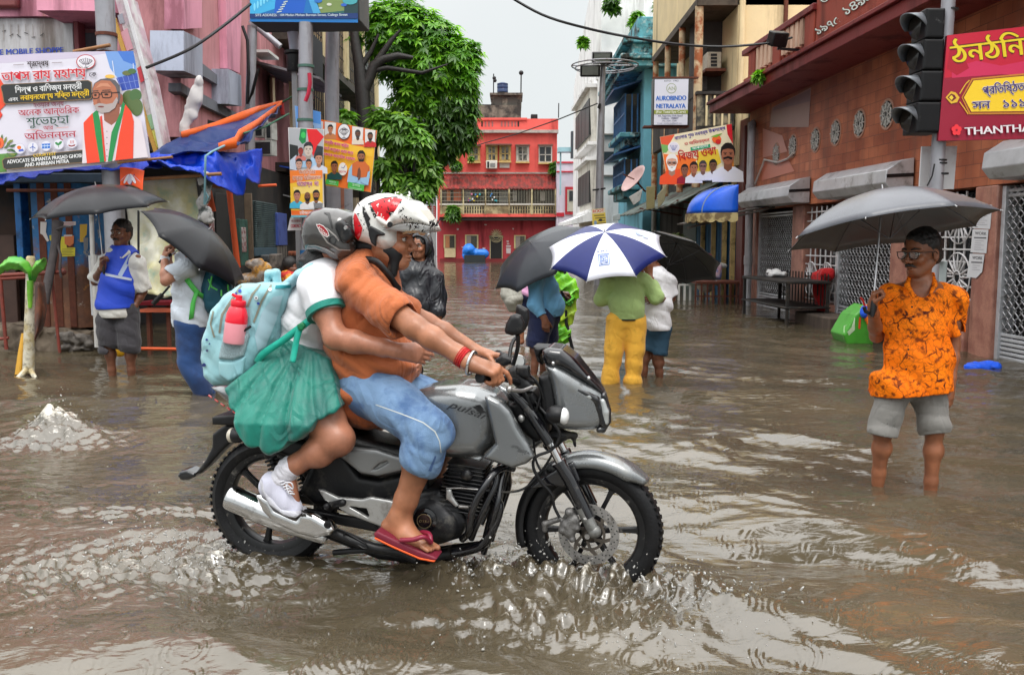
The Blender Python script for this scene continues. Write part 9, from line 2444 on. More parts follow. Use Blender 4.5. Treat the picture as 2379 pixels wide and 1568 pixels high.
for i,(x,yb,sc_,Y,lb)in enumerate(((445,600,1,15,'bell shaped grey lantern on a thin post left of the advertising pole'),(500,860,.95,19,'second bell lantern lower behind the advertising pole'))):
 B_=c2(x,590 if i==0 else 760,Y);o=thing('street_lamp',lb,'lamp',(B_.x,Y,0));z0=B_.z
 MB().beam((0,0,-.3),(0,0,z0),.075,.075).obj('post',M('grey_post',(140,140,142),.5),o)
 r=88*.28443/FPX*15*(1 if i==0 else .95);s_=r/.62
 MB().lathe([(0,0),(.11,0),(.12,.02),(.12,.26),(.16,.28),(.16,.32),(0,.32)],(0,0,z0),(0,0,1),18).obj('neck',m_black,o,40)
 MB().lathe([(.24*s_,.3),(.27*s_,.42),(.36*s_,.62),(.5*s_,.8),(.62*s_,.92)],(0,0,z0),(0,0,1),28).obj('globe',M('frosted_lantern',(186,190,206),.35,var=.06),o,60)
 MB().lathe([(.63*s_,.92),(.64*s_,.96),(.45*s_,1.04),(.26*s_,1.07),(.25*s_,1.24),(.27*s_,1.26),(.1*s_,1.32),(.05,1.4),(.04,1.46),(0,1.5)],(0,0,z0),(0,0,1),28).obj('lamp_cap',M('lamp_cap_grey',(120,122,126),.4,.3),o,50)
ps=Wall('poster','orange and yellow election poster board with lotus disc and praying man in waistcoat','poster',cP(900,550,14.7),(-1,.08))
qd=[(605,145),(1230,268),(1205,460),(1160,956),(660,880),(640,520)]
MB().prism([ps.pt(*cP(x,y),0)for x,y in qd],(0,-.03,0)).obj('board',M('poster_board',(190,180,170),.6),ps.root)
art=ps.art(cP,.002)
art.p(qd,(240,176,36));art.p([(605,147),(1228,270),(1206,450),(1100,455),(950,430),(760,372),(612,352)],(242,106,36));art.p([(800,740),(960,700),(1160,800),(1160,954),(800,902)],(238,116,40));art.p([(612,352),(780,380),(1000,440),(1190,470),(1180,560),(640,480)],(242,190,50))
art.p([(606,165),(632,172),(628,250),(606,246)],(226,220,216))
for(x,y,w_,h_,sk,hr,sht,bd)in((712,260,64,92,(196,130,96),(24,20,20),(206,130,80),None),(1018,318,62,96,(110,72,54),(60,56,54),(226,210,190),(60,56,54)),(1158,346,58,94,(134,84,60),(24,20,20),(200,40,40),(30,24,22))):
 art.p([(x-w_-2,y-h_-2),(x+w_+2,y-h_+14),(x+w_-8,y+h_+14),(x-w_-2,y+h_-4)],(90,70,60));art.p([(x-w_,y-h_),(x+w_,y-h_+16),(x+w_-10,y+h_+12),(x-w_,y+h_-6)],(226,222,218));art.face(x,y-10,58,sk,hr,sht,bd)
art.e(866,282,70,88,(40,30,40),30);art.e(866,282,65,82,(232,230,232),30)
for k in range(-3,4):art.l([(866+5*k,318),(866+18*k,268+abs(k)*3),(866+11*k,232+abs(k)*7),(866+4*k,268)],4.5,(50,44,54))
art.l([(866,318),(868,350)],5,(50,44,54));art.l([(846,350),(888,352)],5,(50,44,54))
for bd,a,b_ in(('কেন্দ্রীয় জনতা পার্টির',(640,408),(916,460)),('ভোটে জয়যুক্ত করার জন্য',(636,478),(968,538)),('সকলকে আন্তরিক ধন্যবাদ',(632,545),(988,606))):art.t(bd,a[0],a[1],b_[0],b_[1],32,(214,30,130),.035,outline=(236,206,170),ow=.03)
art.face(762,668,74,(150,90,60),(22,20,20),(24,72,70));art.e(856,700,48,72,(232,226,220),26);art.t('BJYM',818,738,890,742,22,(206,50,50),.04);art.l([(840,680),(866,690),(886,652)],6,(70,90,160));art.l([(880,660),(890,650)],6,(236,120,40))
art.p([(905,842),(925,700),(965,640),(1150,670),(1160,720),(1140,880),(1050,880)],(150,190,220));art.p([(962,640),(1010,612),(1100,616),(1148,668),(1120,800),(1030,790),(960,770)],(206,104,46));art.p([(1030,650),(1070,650),(1074,700),(1028,700)],(150,92,64))
art.face(1062,560,82,(160,100,70),(22,18,18),(206,104,46),(34,26,24));art.p([(962,650),(1010,618),(1100,622),(1148,668),(1120,800),(1030,790),(960,770)],(206,104,46));art.p([(1012,800),(1026,700),(1044,680),(1058,720),(1056,800),(1034,824)],(110,66,48));art.p([(905,842),(960,770),(1030,800),(1010,850),(930,856)],(150,190,220));art.p([(1050,800),(1120,790),(1160,760),(1140,880),(1060,850)],(150,190,220))
art.p([(672,812),(814,836),(808,890),(666,868)],(70,176,70));art.p([(918,842),(1098,878),(1090,948),(912,912)],(70,176,70));art.t('তমোঘ্ন',706,846,780,860,18,(214,236,214),.02);art.t('শুভেন্দু',960,880,1050,896,20,(214,236,214),.02)
for(x0,y0,x1,y1)in((700,862,790,878),(930,902,1070,926),(924,916,1060,938)):art.l([(x0,y0),(x1,y1)],4,(190,226,190))
art.obj('print',ps.root)
pn=Wall('poster','narrow tall poster with red green flag, group of faces and three standing men','poster',cP(440,700,14.05),(-1,.02))
qd=[(240,235),(640,252),(632,480),(628,700),(640,1150),(640,1230),(276,1240),(258,700)]
MB().prism([pn.pt(*cP(x,y),0)for x,y in qd],(0,-.03,0)).obj('board',M('poster_board',(0,0,0)),pn.root)
art=pn.art(cP,.002)
art.p(qd,(226,224,222));art.p([(246,241),(634,258),(624,715),(262,715)],(170,172,176));art.p([(256,420),(350,440),(360,700),(262,712)],(40,44,44));art.p([(540,430),(630,450),(624,700),(520,640)],(46,50,56));art.p([(378,246),(448,250),(436,400),(396,420),(360,370)],(24,130,70));art.p([(448,250),(560,256),(640,340),(560,440),(520,560),(470,400)],(220,28,34));art.e(410,320,26,36,(60,190,90))
art.p([(262,600),(330,540),(350,620),(330,710),(262,700)],(196,206,222));art.face(466,478,100,(206,190,176),(40,40,44),(170,204,232));art.face(382,500,52,(170,60,50),(120,40,40),(206,120,110));art.face(584,580,84,(196,140,112),(40,36,38),(206,210,222));art.face(364,640,72,(206,160,140),(30,30,34),(206,210,222));art.face(474,640,64,(196,130,96),(26,24,26),(206,170,120))
art.p([(264,715),(626,712),(632,1160),(276,1160)],(242,196,60));art.p([(264,715),(626,712),(627,800),(268,860)],(242,130,50));art.p([(300,900),(600,880),(600,960),(320,980)],(244,214,120))
for bd,a,b_,h,c,oc in(('জন্মদিনের',(366,752),(548,750),44,(206,96,40),(236,230,216)),('গেরুয়া অভিনন্দন',(298,822),(612,816),44,(206,96,40),(236,230,216)),("তমোঘ্ন' দা",(346,888),(586,884),48,(176,24,120),(240,226,206))):art.t(bd,*a,*b_,h,c,.03,outline=oc,ow=.06)
art.face(346,990,72,(190,130,110),(24,22,24),(70,180,214));art.face(462,1000,74,(130,86,64),(30,26,26),(226,224,226),(26,22,22),bald=True);art.face(560,990,72,(170,110,72),(30,26,26),(230,230,230),(30,26,26))
for k in range(7):art.l([(530+k*2,1078+k*13),(634,1082+k*13)],6,(40,44,54))
art.p([(284,1160),(636,1160),(638,1212),(288,1214)],(236,110,40));art.t('সৌজন্যে',380,1204,520,1200,34,(236,230,226),.03);art.p([(290,1214),(640,1212),(640,1228),(276,1238)],(110,180,196))
art.obj('print',pn.root)
def board(lbl,quad,Y,c,fn=cP,th=.02,name='poster'):
 p0_=at(*fn(*quad[0]),Y);w=Wall(name,lbl,name,p0_,(-1,.02));MB().prism([w.pt(*fn(x,y),0)for x,y in quad],(0,-th,0)).obj('board',M('board_%d%d'%(int(Y*10),int(quad[0][0])),rgb(*c),.6,var=.04),w.root);return w
w=board('sky blue poster with tall building picture behind the advertising pole',[(312,-10),(600,62),(605,246),(330,240)],14.6,(120,170,226));art=w.art(cP,.002);art.p([(330,0),(598,66),(603,244),(336,238)],(90,150,224));art.p([(330,140),(603,200),(603,244),(336,238)],(150,186,230));art.p([(476,200),(500,180),(525,215),(525,243),(476,242)],(110,110,104));art.obj('print',w.root)
w=board('white notice with red CONTACT lettering under the narrow poster',[(262,1240),(390,1245),(384,1378),(232,1382)],14.2,(214,212,214));art=w.art(cP,.002);art.t('+A 10 BEGC',276,1288,384,1284,26,(170,70,80),.03);art.t('CONTACT',272,1350,384,1346,36,(190,50,66),.04);art.obj('print',w.root)
w=board('tall yellow bill strip on a post between the helmets',[(748,890),(802,900),(800,1112),(744,1118)],16,(214,186,60));art=w.art(cP,.002)
for k in range(7):art.l([(752,920+k*28),(790-(k%2)*14,924+k*28)],8,((120,90,50),(210,206,196))[k%2])
art.obj('print',w.root)
for i,(x,y0,y1,c,lb)in enumerate(((850,900,1150,(150,96,76),'brown post below the orange election poster'),(895,900,1130,(140,140,146),'grey post with red ribbon below the orange election poster'),(705,870,1120,(80,80,84),'dark wet post between narrow poster and yellow bill strip'))):
 Y=16.4;A,B=cP(x,y0,Y),cP(x,y1,Y);o=thing('post',lb,'post',(A.x,Y,0));MB().tube([(0,0,-.3),(0,0,A.z+.6)],.1 if i<2 else .16,10).obj('post',M('post_%d'%i,rgb(*c),.7,dt=(60,56,54,.3,6)),o,60)
def leafy():
 m=bpy.data.materials.new('leaves');m.use_nodes=True;N,L=m.node_tree.nodes,m.node_tree.links;b=N['Principled BSDF']
 a=N.new('ShaderNodeAttribute');a.attribute_name='print';L.new(a.outputs['Color'],b.inputs['Base Color']);sv(b,'Roughness',.42);sv(b,'Specular IOR Level',.5)
 tr_=N.new('ShaderNodeBsdfTranslucent');sc_=N.new('ShaderNodeMixRGB');sc_.blend_type='MULTIPLY';sv(sc_,0,1);L.new(a.outputs['Color'],sc_.inputs[1]);sv(sc_,2,(1.6,1.7,.6,1));L.new(sc_.outputs[0],tr_.inputs['Color'])
 mx=N.new('ShaderNodeMixShader');sv(mx,0,.35);L.new(b.outputs[0],mx.inputs[1]);L.new(tr_.outputs[0],mx.inputs[2]);L.new(mx.outputs[0],N['Material Output'].inputs['Surface']);return m
m_leaf=leafy()
m_bark=M('black_wet_bark',(.016,.014,.012),.6,var=.4,vscale=9,bump=1,bscale=14)
def crown(name,parent,base,clusters,n,L0,tones,seed,droop=.3,rosette=7):
 r=np.random.RandomState(seed);V,Fq,Cc=[],[],[]
 wts=np.array([c[1][0]*c[1][1]*c[1][2]for c in clusters])**.75;wts/=wts.sum()
 for q in range(n):
  ci=r.choice(len(clusters),p=wts);c,rd=clusters[ci][:2]
  d=r.normal(size=3);d/=np.linalg.norm(d);rr_=(.35+.65*r.rand()**.55)
  lump=1+.22*sin(d[0]*7+ci)*sin(d[2]*6+2*ci)+.12*r.normal()
  p=V3(c)+U3(d[0]*rd[0],d[1]*rd[1],d[2]*rd[2])*rr_*lump-V3(base)
  up=U3(d[0]*.7,d[1]*.7,d[2]*.5+.7).normalized()
  e1=up.orthogonal().normalized();e2=up.cross(e1);a0=r.rand()*6.28
  tone=tones[min(len(tones)-1,int(r.rand()**1.3*len(tones)))];tk=.7+.6*r.rand()
  for k in range(rosette):
   a=a0+2*PI*k/rosette+r.normal()*.15;L_=L0*(.7+.5*r.rand());w=L_*.17
   o_=(e1*cos(a)+e2*sin(a));f_=(o_+up*(.25-droop*r.rand()*2)).normalized();s_=f_.cross(up).normalized()*w
   tip=f_*L_+U3(0,0,-droop*L_*.5);mid=f_*(L_*.5)
   i0=len(V);V+=[p,p+mid+s_,p+tip,p+mid-s_];Fq.append((i0,i0+1,i0+2,i0+3));Cc+=[tone[0]*tk,tone[1]*tk,tone[2]*tk,1]*4
 me=np_mesh(name,np.array([tuple(v)for v in V]),np.array(Fq));ca=me.color_attributes.new('print','FLOAT_COLOR','CORNER')
 if len(ca.data)*4==len(Cc):ca.data.foreach_set('color',np.array(Cc,np.float32))
 o=mesh_obj(name,me,parent,m_leaf,None);return o
TY=24
def cl(x,y,rpx,Y=TY,fy=.9,fz=1):p=at(x,y,Y+(.9 if Y==TY else 0));r=rpx/ppm(Y);return(p,(r,r*fy,r*fz))
tr1=thing('tree','big bright green tree with dark forked trunk rising over the street on the left','tree',(at(845,0,TY).x,TY,0))
tones_b=[(.11,.3,.015),(.17,.42,.022),(.07,.21,.014),(.24,.5,.04),(.045,.13,.012)]
tones_d=[(.045,.12,.014),(.07,.18,.018),(.03,.085,.012),(.11,.26,.03)]
b0=V3(tr1.location)
crown('crown',tr1,b0,[cl(893,60,58),cl(940,62,62),cl(990,92,66),cl(1045,130,62),cl(1078,185,42),cl(1000,160,70),cl(930,125,66),cl(890,112,36),cl(1098,140,26),cl(826,95,16),cl(960,215,55),cl(905,30,26),cl(955,25,18),cl(1030,60,16),cl(1105,110,14)],3600,.21,tones_b,5)
TP=lambda x,y,d=0:at(x,y,TY+d)-b0
t=MB()
t.tube([U3(0,0,-.3),TP(850,400),TP(848,300),TP(842,215),TP(836,160),TP(824,90),TP(822,50)],[.21,.19,.18,.19,.15,.12,.09],12);t.tube([TP(843,215),TP(858,182),TP(870,152),TP(890,138),TP(925,130),TP(960,135)],[.16,.14,.13,.11,.09,.05],10);t.tube([TP(870,152),TP(905,100),TP(930,70)],[.1,.07,.03],8);t.tube([TP(836,160),TP(862,120),TP(880,80)],[.09,.06,.03],8);t.tube([TP(866,165),TP(900,158),TP(980,170),TP(1040,150)],[.07,.06,.05,.02],8)
t.obj('trunk',m_bark,tr1,60)
tr2=thing('tree','darker drooping tree behind the posters reaching across the red house','tree',(at(930,0,30).x,30,0));b2=V3(tr2.location)
crown('crown',tr2,b2,[cl(1030,235,60,30),cl(1062,300,46,30),cl(1000,300,66,30),cl(950,270,50,30),cl(1085,225,32,30),cl(1092,265,20,30),cl(1040,345,30,30),cl(985,370,45,30),cl(940,340,44,30),cl(1060,190,40,30),cl(1005,400,26,30),cl(1080,330,22,30)],2600,.26,tones_d,6,.5)
t=MB();TQ=lambda x,y:at(x,y,30)-b2
t.tube([U3(0,0,-.3),TQ(938,440),TQ(945,380),TQ(960,330),TQ(980,290),TQ(1020,240)],[.22,.2,.18,.15,.1,.04],10);t.tube([TQ(945,380),TQ(925,320),TQ(930,270)],[.12,.08,.03],8);t.tube([TQ(960,330),TQ(1010,320),TQ(1060,300)],[.09,.06,.02],8);t.obj('trunk',m_bark,tr2,60)
tr3=thing('tree','low light green sapling with spreading leaf tufts beside the orange election poster','tree',(at(900,0,21).x,21,0));b3=V3(tr3.location)
crown('crown',tr3,b3,[cl(895,385,30,21,.9,.6),cl(925,310,40,21),cl(890,300,30,21),cl(965,330,34,21),cl(885,280,24,21),cl(800,274,18,21),cl(955,445,40,21),cl(985,430,30,21),cl(915,420,22,21),cl(1000,395,22,21)],900,.26,[(.09,.22,.02),(.13,.3,.03),(.05,.13,.015),(.2,.36,.06)],7,.35)
t=MB();TQ=lambda x,y:at(x,y,21)-b3
for a,b_ in(((905,560),(893,385)),((930,560),(925,310)),((880,560),(870,300)),((945,560),(965,340)),((950,560),(960,440))):t.tube([V3((TQ(*a).x,0,-.3)),TQ((a[0]+b_[0])/2+4,(a[1]+b_[1])/2),TQ(*b_)],[.07,.05,.02],7)
t.obj('trunk',m_bark,tr3,60)
sh4=thing('shrub','small shrub with trailing weeds at the balcony corner of the red house','plant',at(1065,400,63.2))
crown('foliage',sh4,V3(sh4.location),[cl(1060,385,10,63),cl(1095,370,4,63)],160,.32,tones_d,8)
for i,(x,y,r_,Y,n_,lb,tn_)in enumerate(((1052,490,11,62.5,150,'weeds growing on the left end of the red house balcony',tones_d),(1293,385,9,63.5,130,'dark weed clump on the right corner of the red house',tones_d),(1480,40,11,42,110,'bright green fig sapling sprouting from the white house wall',tones_b),(1422,4,16,42,90,'dark weeds hanging from the top of the white house',tones_d),(1532,10,7,42,45,'small weed tuft high on the white house',tones_d),(1355,95,6,44,60,'yellowing weeds on the far roof edge of the white house',tones_b),(1572,565,20,24.5,200,'pale cauliflower like leaf heap beside the grey umbrella',[(.3,.38,.2),(.2,.3,.1)]),(1765,175,5,17.5,50,'weed tuft on the balustrade of the tiled building',tones_b))):
 o=thing('weed',lb,'plant',at(x,y,Y));cs=[cl(x,y,r_,Y),cl(x-r_*.6,y+r_*.8,r_*.6,Y),cl(x+r_*.4,y+r_*1.1,r_*.6,Y)]
 if i==2:cs+=[cl(1478,62,8,Y),cl(1472,50,8,Y)]
 crown('foliage',o,V3(o.location),cs,n_,.006*Y+.05,tn_,20+i)
bs2=thing('banana_plant','white banana stem with green leaves and yellow roots standing in the water on the left','plant',ground(*cL(200,1530))if False else ground(*c6(190,1385)))
yb=bs2.location.y;Q=lambda x,y,d=0:cL(x,y,yb+d)-V3(bs2.location)
MB().tube([Q(200,1560),Q(203,1300),Q(208,1100),Q(212,900),Q(215,760),Q(215,748)],[.062,.054,.048,.046,.046,.035],14).obj('stem',M('white_banana_stem',(206,200,180),.6,var=.12,vscale=14,two=((176,160,120),7),dt=(58,50,40,.3,22),bump=.5,bscale=40),bs2,60)
MB().tube([Q(212,920,-.05),Q(210,1000,-.06),Q(211,1110,-.055)],[.035,.03,.02],10).obj('leaf_sheath',M('pale_green_sheath',(126,186,56),.5,two=((90,150,40),6)),bs2,60)
m_bleaf=M('banana_leaf',(96,168,56),.35,var=.15,vscale=6,two=((60,150,50),3),bump=.3,bscale=30,stretch=(1,1,4))
for pts,ws in(([Q(205,930,-.06),Q(190,860,-.1),Q(130,800,-.14),Q(60,790,-.16),Q(-10,830,-.18),Q(-60,900,-.2)],[.015,.04,.07,.075,.05,.008]),([Q(212,930,-.06),Q(220,850,-.12),Q(255,810,-.14),Q(285,785,-.12),Q(300,762,-.12)],[.015,.05,.07,.04,.004])):
 mb=MB();P_=[]
 for i in range(21):
  t_=i/20*(len(pts)-1);k=min(int(t_),len(pts)-2);p=lerp(pts[k],pts[k+1],t_-k);w=ws[k]+(ws[k+1]-ws[k])*(t_-k);d=(pts[k+1]-pts[k]).normalized();s_=d.cross(U3(0,-1,.25)).normalized()
  P_.append([p+s_*(q*w)+V3((0,.07*abs(q),-.1*q*q*w+.006*sin(i*2.6+q*3)))for q in np.linspace(-1,1,11)])
 mb.grid(P_);o=mb.obj('leaf',m_bleaf,bs2,179);o.modifiers.new('t','SOLIDIFY').thickness=.004
MB().tube([Q(200,1530),Q(150,1580,-.12),Q(120,1600,-.2)],[.035,.03,.02],8).tube([Q(205,1530),Q(240,1590,-.1),Q(255,1600,-.12)],[.03,.025,.015],8).obj('root',MATS['white_banana_stem'],bs2,60)
MB().tube([Q(170,1290,.1),Q(150,1420,.05),Q(130,1580,-.02)],[.03,.035,.04],8).obj('dry_sheath',M('ochre_sheath',(196,146,40),.6,var=.2),bs2,60)
o=thing('banana_bark','brown rusty curved sheet hanging on the railing beside the banana stem','sheet',cL(280,1150,10.6));Q=lambda x,y,d=0:cL(x,y,10.6+d)-V3(o.location)
mb=MB();P_=[]
for i in range(15):
 y=930+420*i/14;w=[1,1.05,1.1,1.15,1.2,1.2,1.25,1.2,1.15,1.1,1,.85,.6,.35,.1][i];P_.append([Q(232+78*w*q,y,-.22*sin(q*PI))for q in np.linspace(0,1,9)])
mb.grid(P_);ob=mb.obj('sheet',M('dark_rusty_sheet',(70,42,32),.6,.2,var=.4,two=((110,62,40),5),bump=.3),o,179);ob.modifiers.new('t','SOLIDIFY').thickness=.012
st2=thing('folding_stand','dark folding stand wrapped in bright green banana leaf beside the man in light blue','stand',ground(*c8(850,1190)));ys=st2.location.y;Q=lambda x,y,d=0:c8(x,y,ys+d)-V3(st2.location)
MB().tube([Q(820,620),Q(830,1000),Q(876,1195)],.022,8).tube([Q(770,620,.3),Q(800,1000,.3),Q(815,1180,.3)],.022,8).tube([Q(800,1170),Q(876,1185)],.016,8).tube([Q(745,615),Q(822,618)],.02,8).obj('frame',m_black,st2,60)
for i,(pts,ws,c)in enumerate((([Q(745,600),Q(790,660,-.05),Q(830,740,-.08),Q(860,810,-.06),Q(882,860,0)],[.05,.16,.17,.12,.02],(130,206,40)),([Q(760,640),Q(790,760,-.03),Q(800,900,-.04),Q(790,1000,-.02),Q(800,1090,0)],[.08,.18,.2,.16,.05],(176,206,60)),([Q(770,1000),Q(790,1060,-.06),Q(800,1120,-.05),Q(790,1180,0)],[.08,.14,.12,.03],(110,186,40)),([Q(820,780),Q(845,820,-.1),Q(850,870,-.08)],[.04,.1,.03],(90,176,40)))):
 mb=MB();P_=[]
 for j in range(21):
  t_=j/20*(len(pts)-1);k=min(int(t_),len(pts)-2);p=lerp(pts[k],pts[k+1],t_-k);w=ws[k]+(ws[k+1]-ws[k])*(t_-k)
  P_.append([p+V3((q*w,.05*abs(q)+.02*sin(j*1.7+q*4),.03*sin(j*1.3+5*q)))for q in np.linspace(-1,1,9)])
 mb.grid(P_);o=mb.obj('leaf',M('leaf_wrap_%d'%i,rgb(*c),.4,var=.2,vscale=5,two=(rgb(int(c[0]*.7),int(c[1]*.8),30),6)),st2,179);o.modifiers.new('t','SOLIDIFY').thickness=.004
TL=7.3
pl=thing('traffic_pole','grey pole carrying the black traffic light and the red Bengali sign','pole',(at(2172,480,TL).x,TL,0));x0_=pl.location.x
dx_=at(2204,0,TL).x-at(2172,480,TL).x
MB().tube([(0,0,-.3),(0,0,at(2172,480,TL).z),(dx_*.35,0,at(2185,240,TL).z),(dx_,0,3.3),(dx_*1.3,0,3.8)],[.052,.052,.052,.05,.05],16).obj('shaft',m_polegrey,pl,60)
t=MB()
for(x,y,r)in((1400,1310,.056),(1402,1335,.056),(1495,80,.056),(1415,1420,.055)):p=c5(x,y,TL)-V3(pl.location);t.tube([p-U3(0,0,.006),p+U3(0,0,.006)],r,14)
t.tube([c5(1360,1340,TL-.06)-V3(pl.location),c5(1340,1440,TL-.06)-V3(pl.location),c5(1300,1520,TL-.05)-V3(pl.location)],.006,6);t.obj('wire_wrap',m_black,pl,60)
tl=thing('traffic_light','black four lamp traffic light with grey hoods seen from the side','traffic light',c5(1290,600,TL));Q=lambda x,y,d=0:c5(x,y,TL+d)-V3(tl.location)
m_tl=M('traffic_black',(.006,.006,.007),.5,var=.3,spec=.25,dirt=(.2,.2,.2),damt=.03,dscale=9)
for i,(a,b_,xa,xb)in enumerate(((92,336,1245,1400),(340,590,1225,1392),(596,842,1203,1384),(848,1095,1172,1370))):
 A,B=Q(xa,a),Q(xb,b_);s_=SDF(.006);s_.poly([(Q(x,y).x,Q(x,y).z)for x,y in((xa+8,a),(xb+6,a),(xb-6,b_),(xa-10,b_))],-.1,.16,.018);h_=s_.obj('lamp_housing',m_tl,tl)
 c=Q(xa-2,(a+b_)/2+6,.02);ax=U3(-.86,-.5,-.12).normalized()
 MB().lathe([(0,-.01),(.098,-.01),(.098,.012),(.088,.016),(0,.022)],c,ax,24).obj('lens',M('dark_signal_lens',(.03,.025,.022),.12),h_,40)
 t=MB();P_=[]
 for k in range(15):
  a_=-1.75+3.5*k/14;r_=.104;L_=.17*max(.12,(cos(a_*.62))**1.5);P_.append((a_,r_,L_))
 up_=U3(0,0,1);up_=(up_-ax*up_.dot(ax)).normalized();sd_=ax.cross(up_)
 mb=MB();mb.grid([[c+(up_*cos(a_)+sd_*sin(a_))*r_,c+(up_*cos(a_)+sd_*sin(a_))*r_*.97+ax*L_]for a_,r_,L_ in P_]);hv=mb.obj('visor',M('traffic_visor',(110,114,120),.4,.2,dt=(30,30,30,.3,12)),h_,179);hv.modifiers.new('t','SOLIDIFY').thickness=.006
t=MB();
for(x,y)in((1430,110),(1400,560),(1370,1060)):t.beam(Q(x-40,y,.02),Q(x+50,y-10,.02),.03,.02)
t.beam(Q(1395,110,.05),Q(1350,1080,.05),.02,.03);t.obj('bracket',m_rust,tl)
rs=Wall('sign','dark red sign board with yellow Bengali lettering beside the traffic light','sign',c5(1450,700,TL-.1),(-1,.02))
qd=[(1462,292),(2400,185),(2400,1130),(1388,1152)]
MB().prism([rs.pt(*c5(x,y),0)for x,y in qd],(0,-.03,0)).obj('board',M('red_board_edge',(120,20,40),.5),rs.root)
art=rs.art(c5,.001)
art.p(qd,(150,10,46));art.p([(1462,294),(2400,187),(2400,560),(1440,640)],(196,18,50));art.p([(1500,560),(1700,500),(1900,540),(2200,480),(2400,520),(2400,640),(1900,610),(1500,640)],(206,40,86));art.p([(1480,420),(1560,380),(1640,560),(1540,620),(1460,560)],(176,10,44))
art.t('ঠনঠনিয়া',1500,520,2300,424,150,(232,206,30),.035,outline=(96,10,20),ow=.03)
art.p([(1576,800),(1660,644),(2400,574),(2400,932),(1640,938)],(200,130,40));art.p([(1586,800),(1668,656),(2400,588),(2400,918),(1650,924)],(120,20,30));art.p([(1596,800),(1674,662),(2400,596),(2400,908),(1656,916)],(246,206,40))
art.p([(1446,800),(1490,750),(1530,760),(1560,800),(1540,840),(1490,850)],(226,180,50));art.p([(1462,800),(1492,768),(1520,780),(1535,805),(1500,832)],(110,16,34));art.p([(1474,800),(1494,780),(1512,800),(1496,822)],(236,206,60));art.l([(1560,770),(1610,690),(1640,660)],9,(226,180,50));art.l([(1560,835),(1600,890),(1630,936)],9,(226,180,50))
art.t('প্রতিষ্ঠিত',1750,776,2090,742,66,(66,54,116),.03,outline=(226,214,206),ow=.05);art.t('সন - ১১১০',1664,896,2160,868,66,(66,54,116),.03,outline=(226,214,206),ow=.05)
for k in range(5):art.e(1532+24*cos(k*1.257-1.57),1066+26*sin(k*1.257-1.57),19,21,(240,50,60))
art.e(1532,1066,9,9,(150,14,40));art.t('THANTHANIA',1600,1108,2330,1064,62,(236,226,230),.05,outline=(90,20,40),ow=.02)
art.obj('print',rs.root)
wb=Wall('board','plain white board fixed behind the traffic pole','board',c5(1400,1350,TL+.14),(-1,.02));MB().prism([wb.pt(*c5(x,y),0)for x,y in((1258,1198),(1546,1194),(1518,1546),(1236,1548))],(0,-.02,0)).obj('panel',M('white_board',(206,206,208),.5,var=.05,dt=(170,150,150,.3,5)),wb.root)
mbx=thing('meter_box','pale grey meter box behind the shoulder of the man in the orange shirt','box',c7(1615,740,10.6));mb=MB();A,B=c7(1578,660,10.6),c7(1655,830,10.6);mb.span((A.x-mbx.location.x,0,B.z-mbx.location.z),(B.x-mbx.location.x,.2,A.z-mbx.location.z));mb.obj('box',M('meter_grey',(176,186,186),.5),mbx,bevel=.015);mb=MB();A=c7(1572,648,10.5);B=c7(1660,664,10.5);mb.span((A.x-mbx.location.x,-.05,B.z-mbx.location.z),(B.x-mbx.location.x,.22,A.z-mbx.location.z));mb.obj('lid',M('meter_lid',(214,216,216),.5),mbx)
ml=thing('street_lamp','tall thin mast with round ring and flood lamps before the white house','lamp',(cX(480,700,30).x,30,0));Q=lambda x,y,d=0:c3(x,y,30+d)-V3(ml.location)
MB().tube([U3(0,0,-.3),Q(1412,1560),Q(1420,1200),Q(1432,800),Q(1442,520)],[.14,.13,.12,.1,.08],12).obj('mast',m_polegrey,ml,60)
c=Q(1455,537);t=MB();R_r=1.05
t.tube([c+V3((R_r*cos(a),R_r*sin(a),0))for a in np.linspace(0,2*PI,41)],.022,8);t.tube([c+V3((R_r*.9*cos(a),R_r*.9*sin(a),-.08))for a in np.linspace(0,2*PI,41)],.02,6)
for k in range(6):a=k*PI/3;t.tube([c,c+V3((R_r*cos(a),R_r*sin(a),0))],.022,6)
t.obj('ring',m_polegrey,ml,60)
for(x,y,rx)in((1433,475,.1),(1335,580,.5)):mb=MB();mb.box(Q(x,y,-.2),(.62,.3,.36),Euler((.25,0,0)).to_matrix());h_=mb.obj('flood_lamp',m_black,ml,bevel=.03);mb=MB();mb.box(Q(x,y,-.4)+U3(0,0,0),(.5,.02,.26),Euler((.25,0,0)).to_matrix());mb.obj('glass',M('lamp_glass',(110,116,112),.1),h_)
MB().beam(Q(1360,560),Q(1330,600),.06,.06).beam(Q(1355,1555,-.1),Q(1460,1540,-.1),.05,.05).obj('arm',m_black,ml)
MB().tube([Q(1410,850,-.15),Q(1400,880,-.2),Q(1412,890,-.2),Q(1418,850,-.15)],.03,6).obj('cable_coil',m_black,ml,60)
w=Wall('sign','yellow ROOT shop sign hanging before the white house','sign',cX(480,750,29),(-1,.04));mb=MB();qd=[(405,655),(548,640),(565,850),(415,880)];mb.prism([w.pt(*cX(x,y),0)for x,y in qd],(0,-.06,0));mb.obj('board',M('yellow_sign_board',(206,180,70),.5),w.root)
art=w.art(cX,.003);art.p(qd,(222,196,80));art.p([(407,658),(547,643),(550,690),(410,704)],(224,216,196));art.t('ROOT',418,694,538,682,34,(206,70,40),.05)
for k,(x0,x1,c_)in enumerate(((430,540,(70,60,50)),(440,552,(80,70,50)),(470,548,(60,50,46)),(450,556,(70,60,50)),(440,540,(80,70,50)))):art.l([(x0,724+k*28),(x1,718+k*28)],9,c_)
art.e(444,800,16,24,(130,160,190));art.e(500,772,20,14,(40,40,40));art.obj('print',w.root)
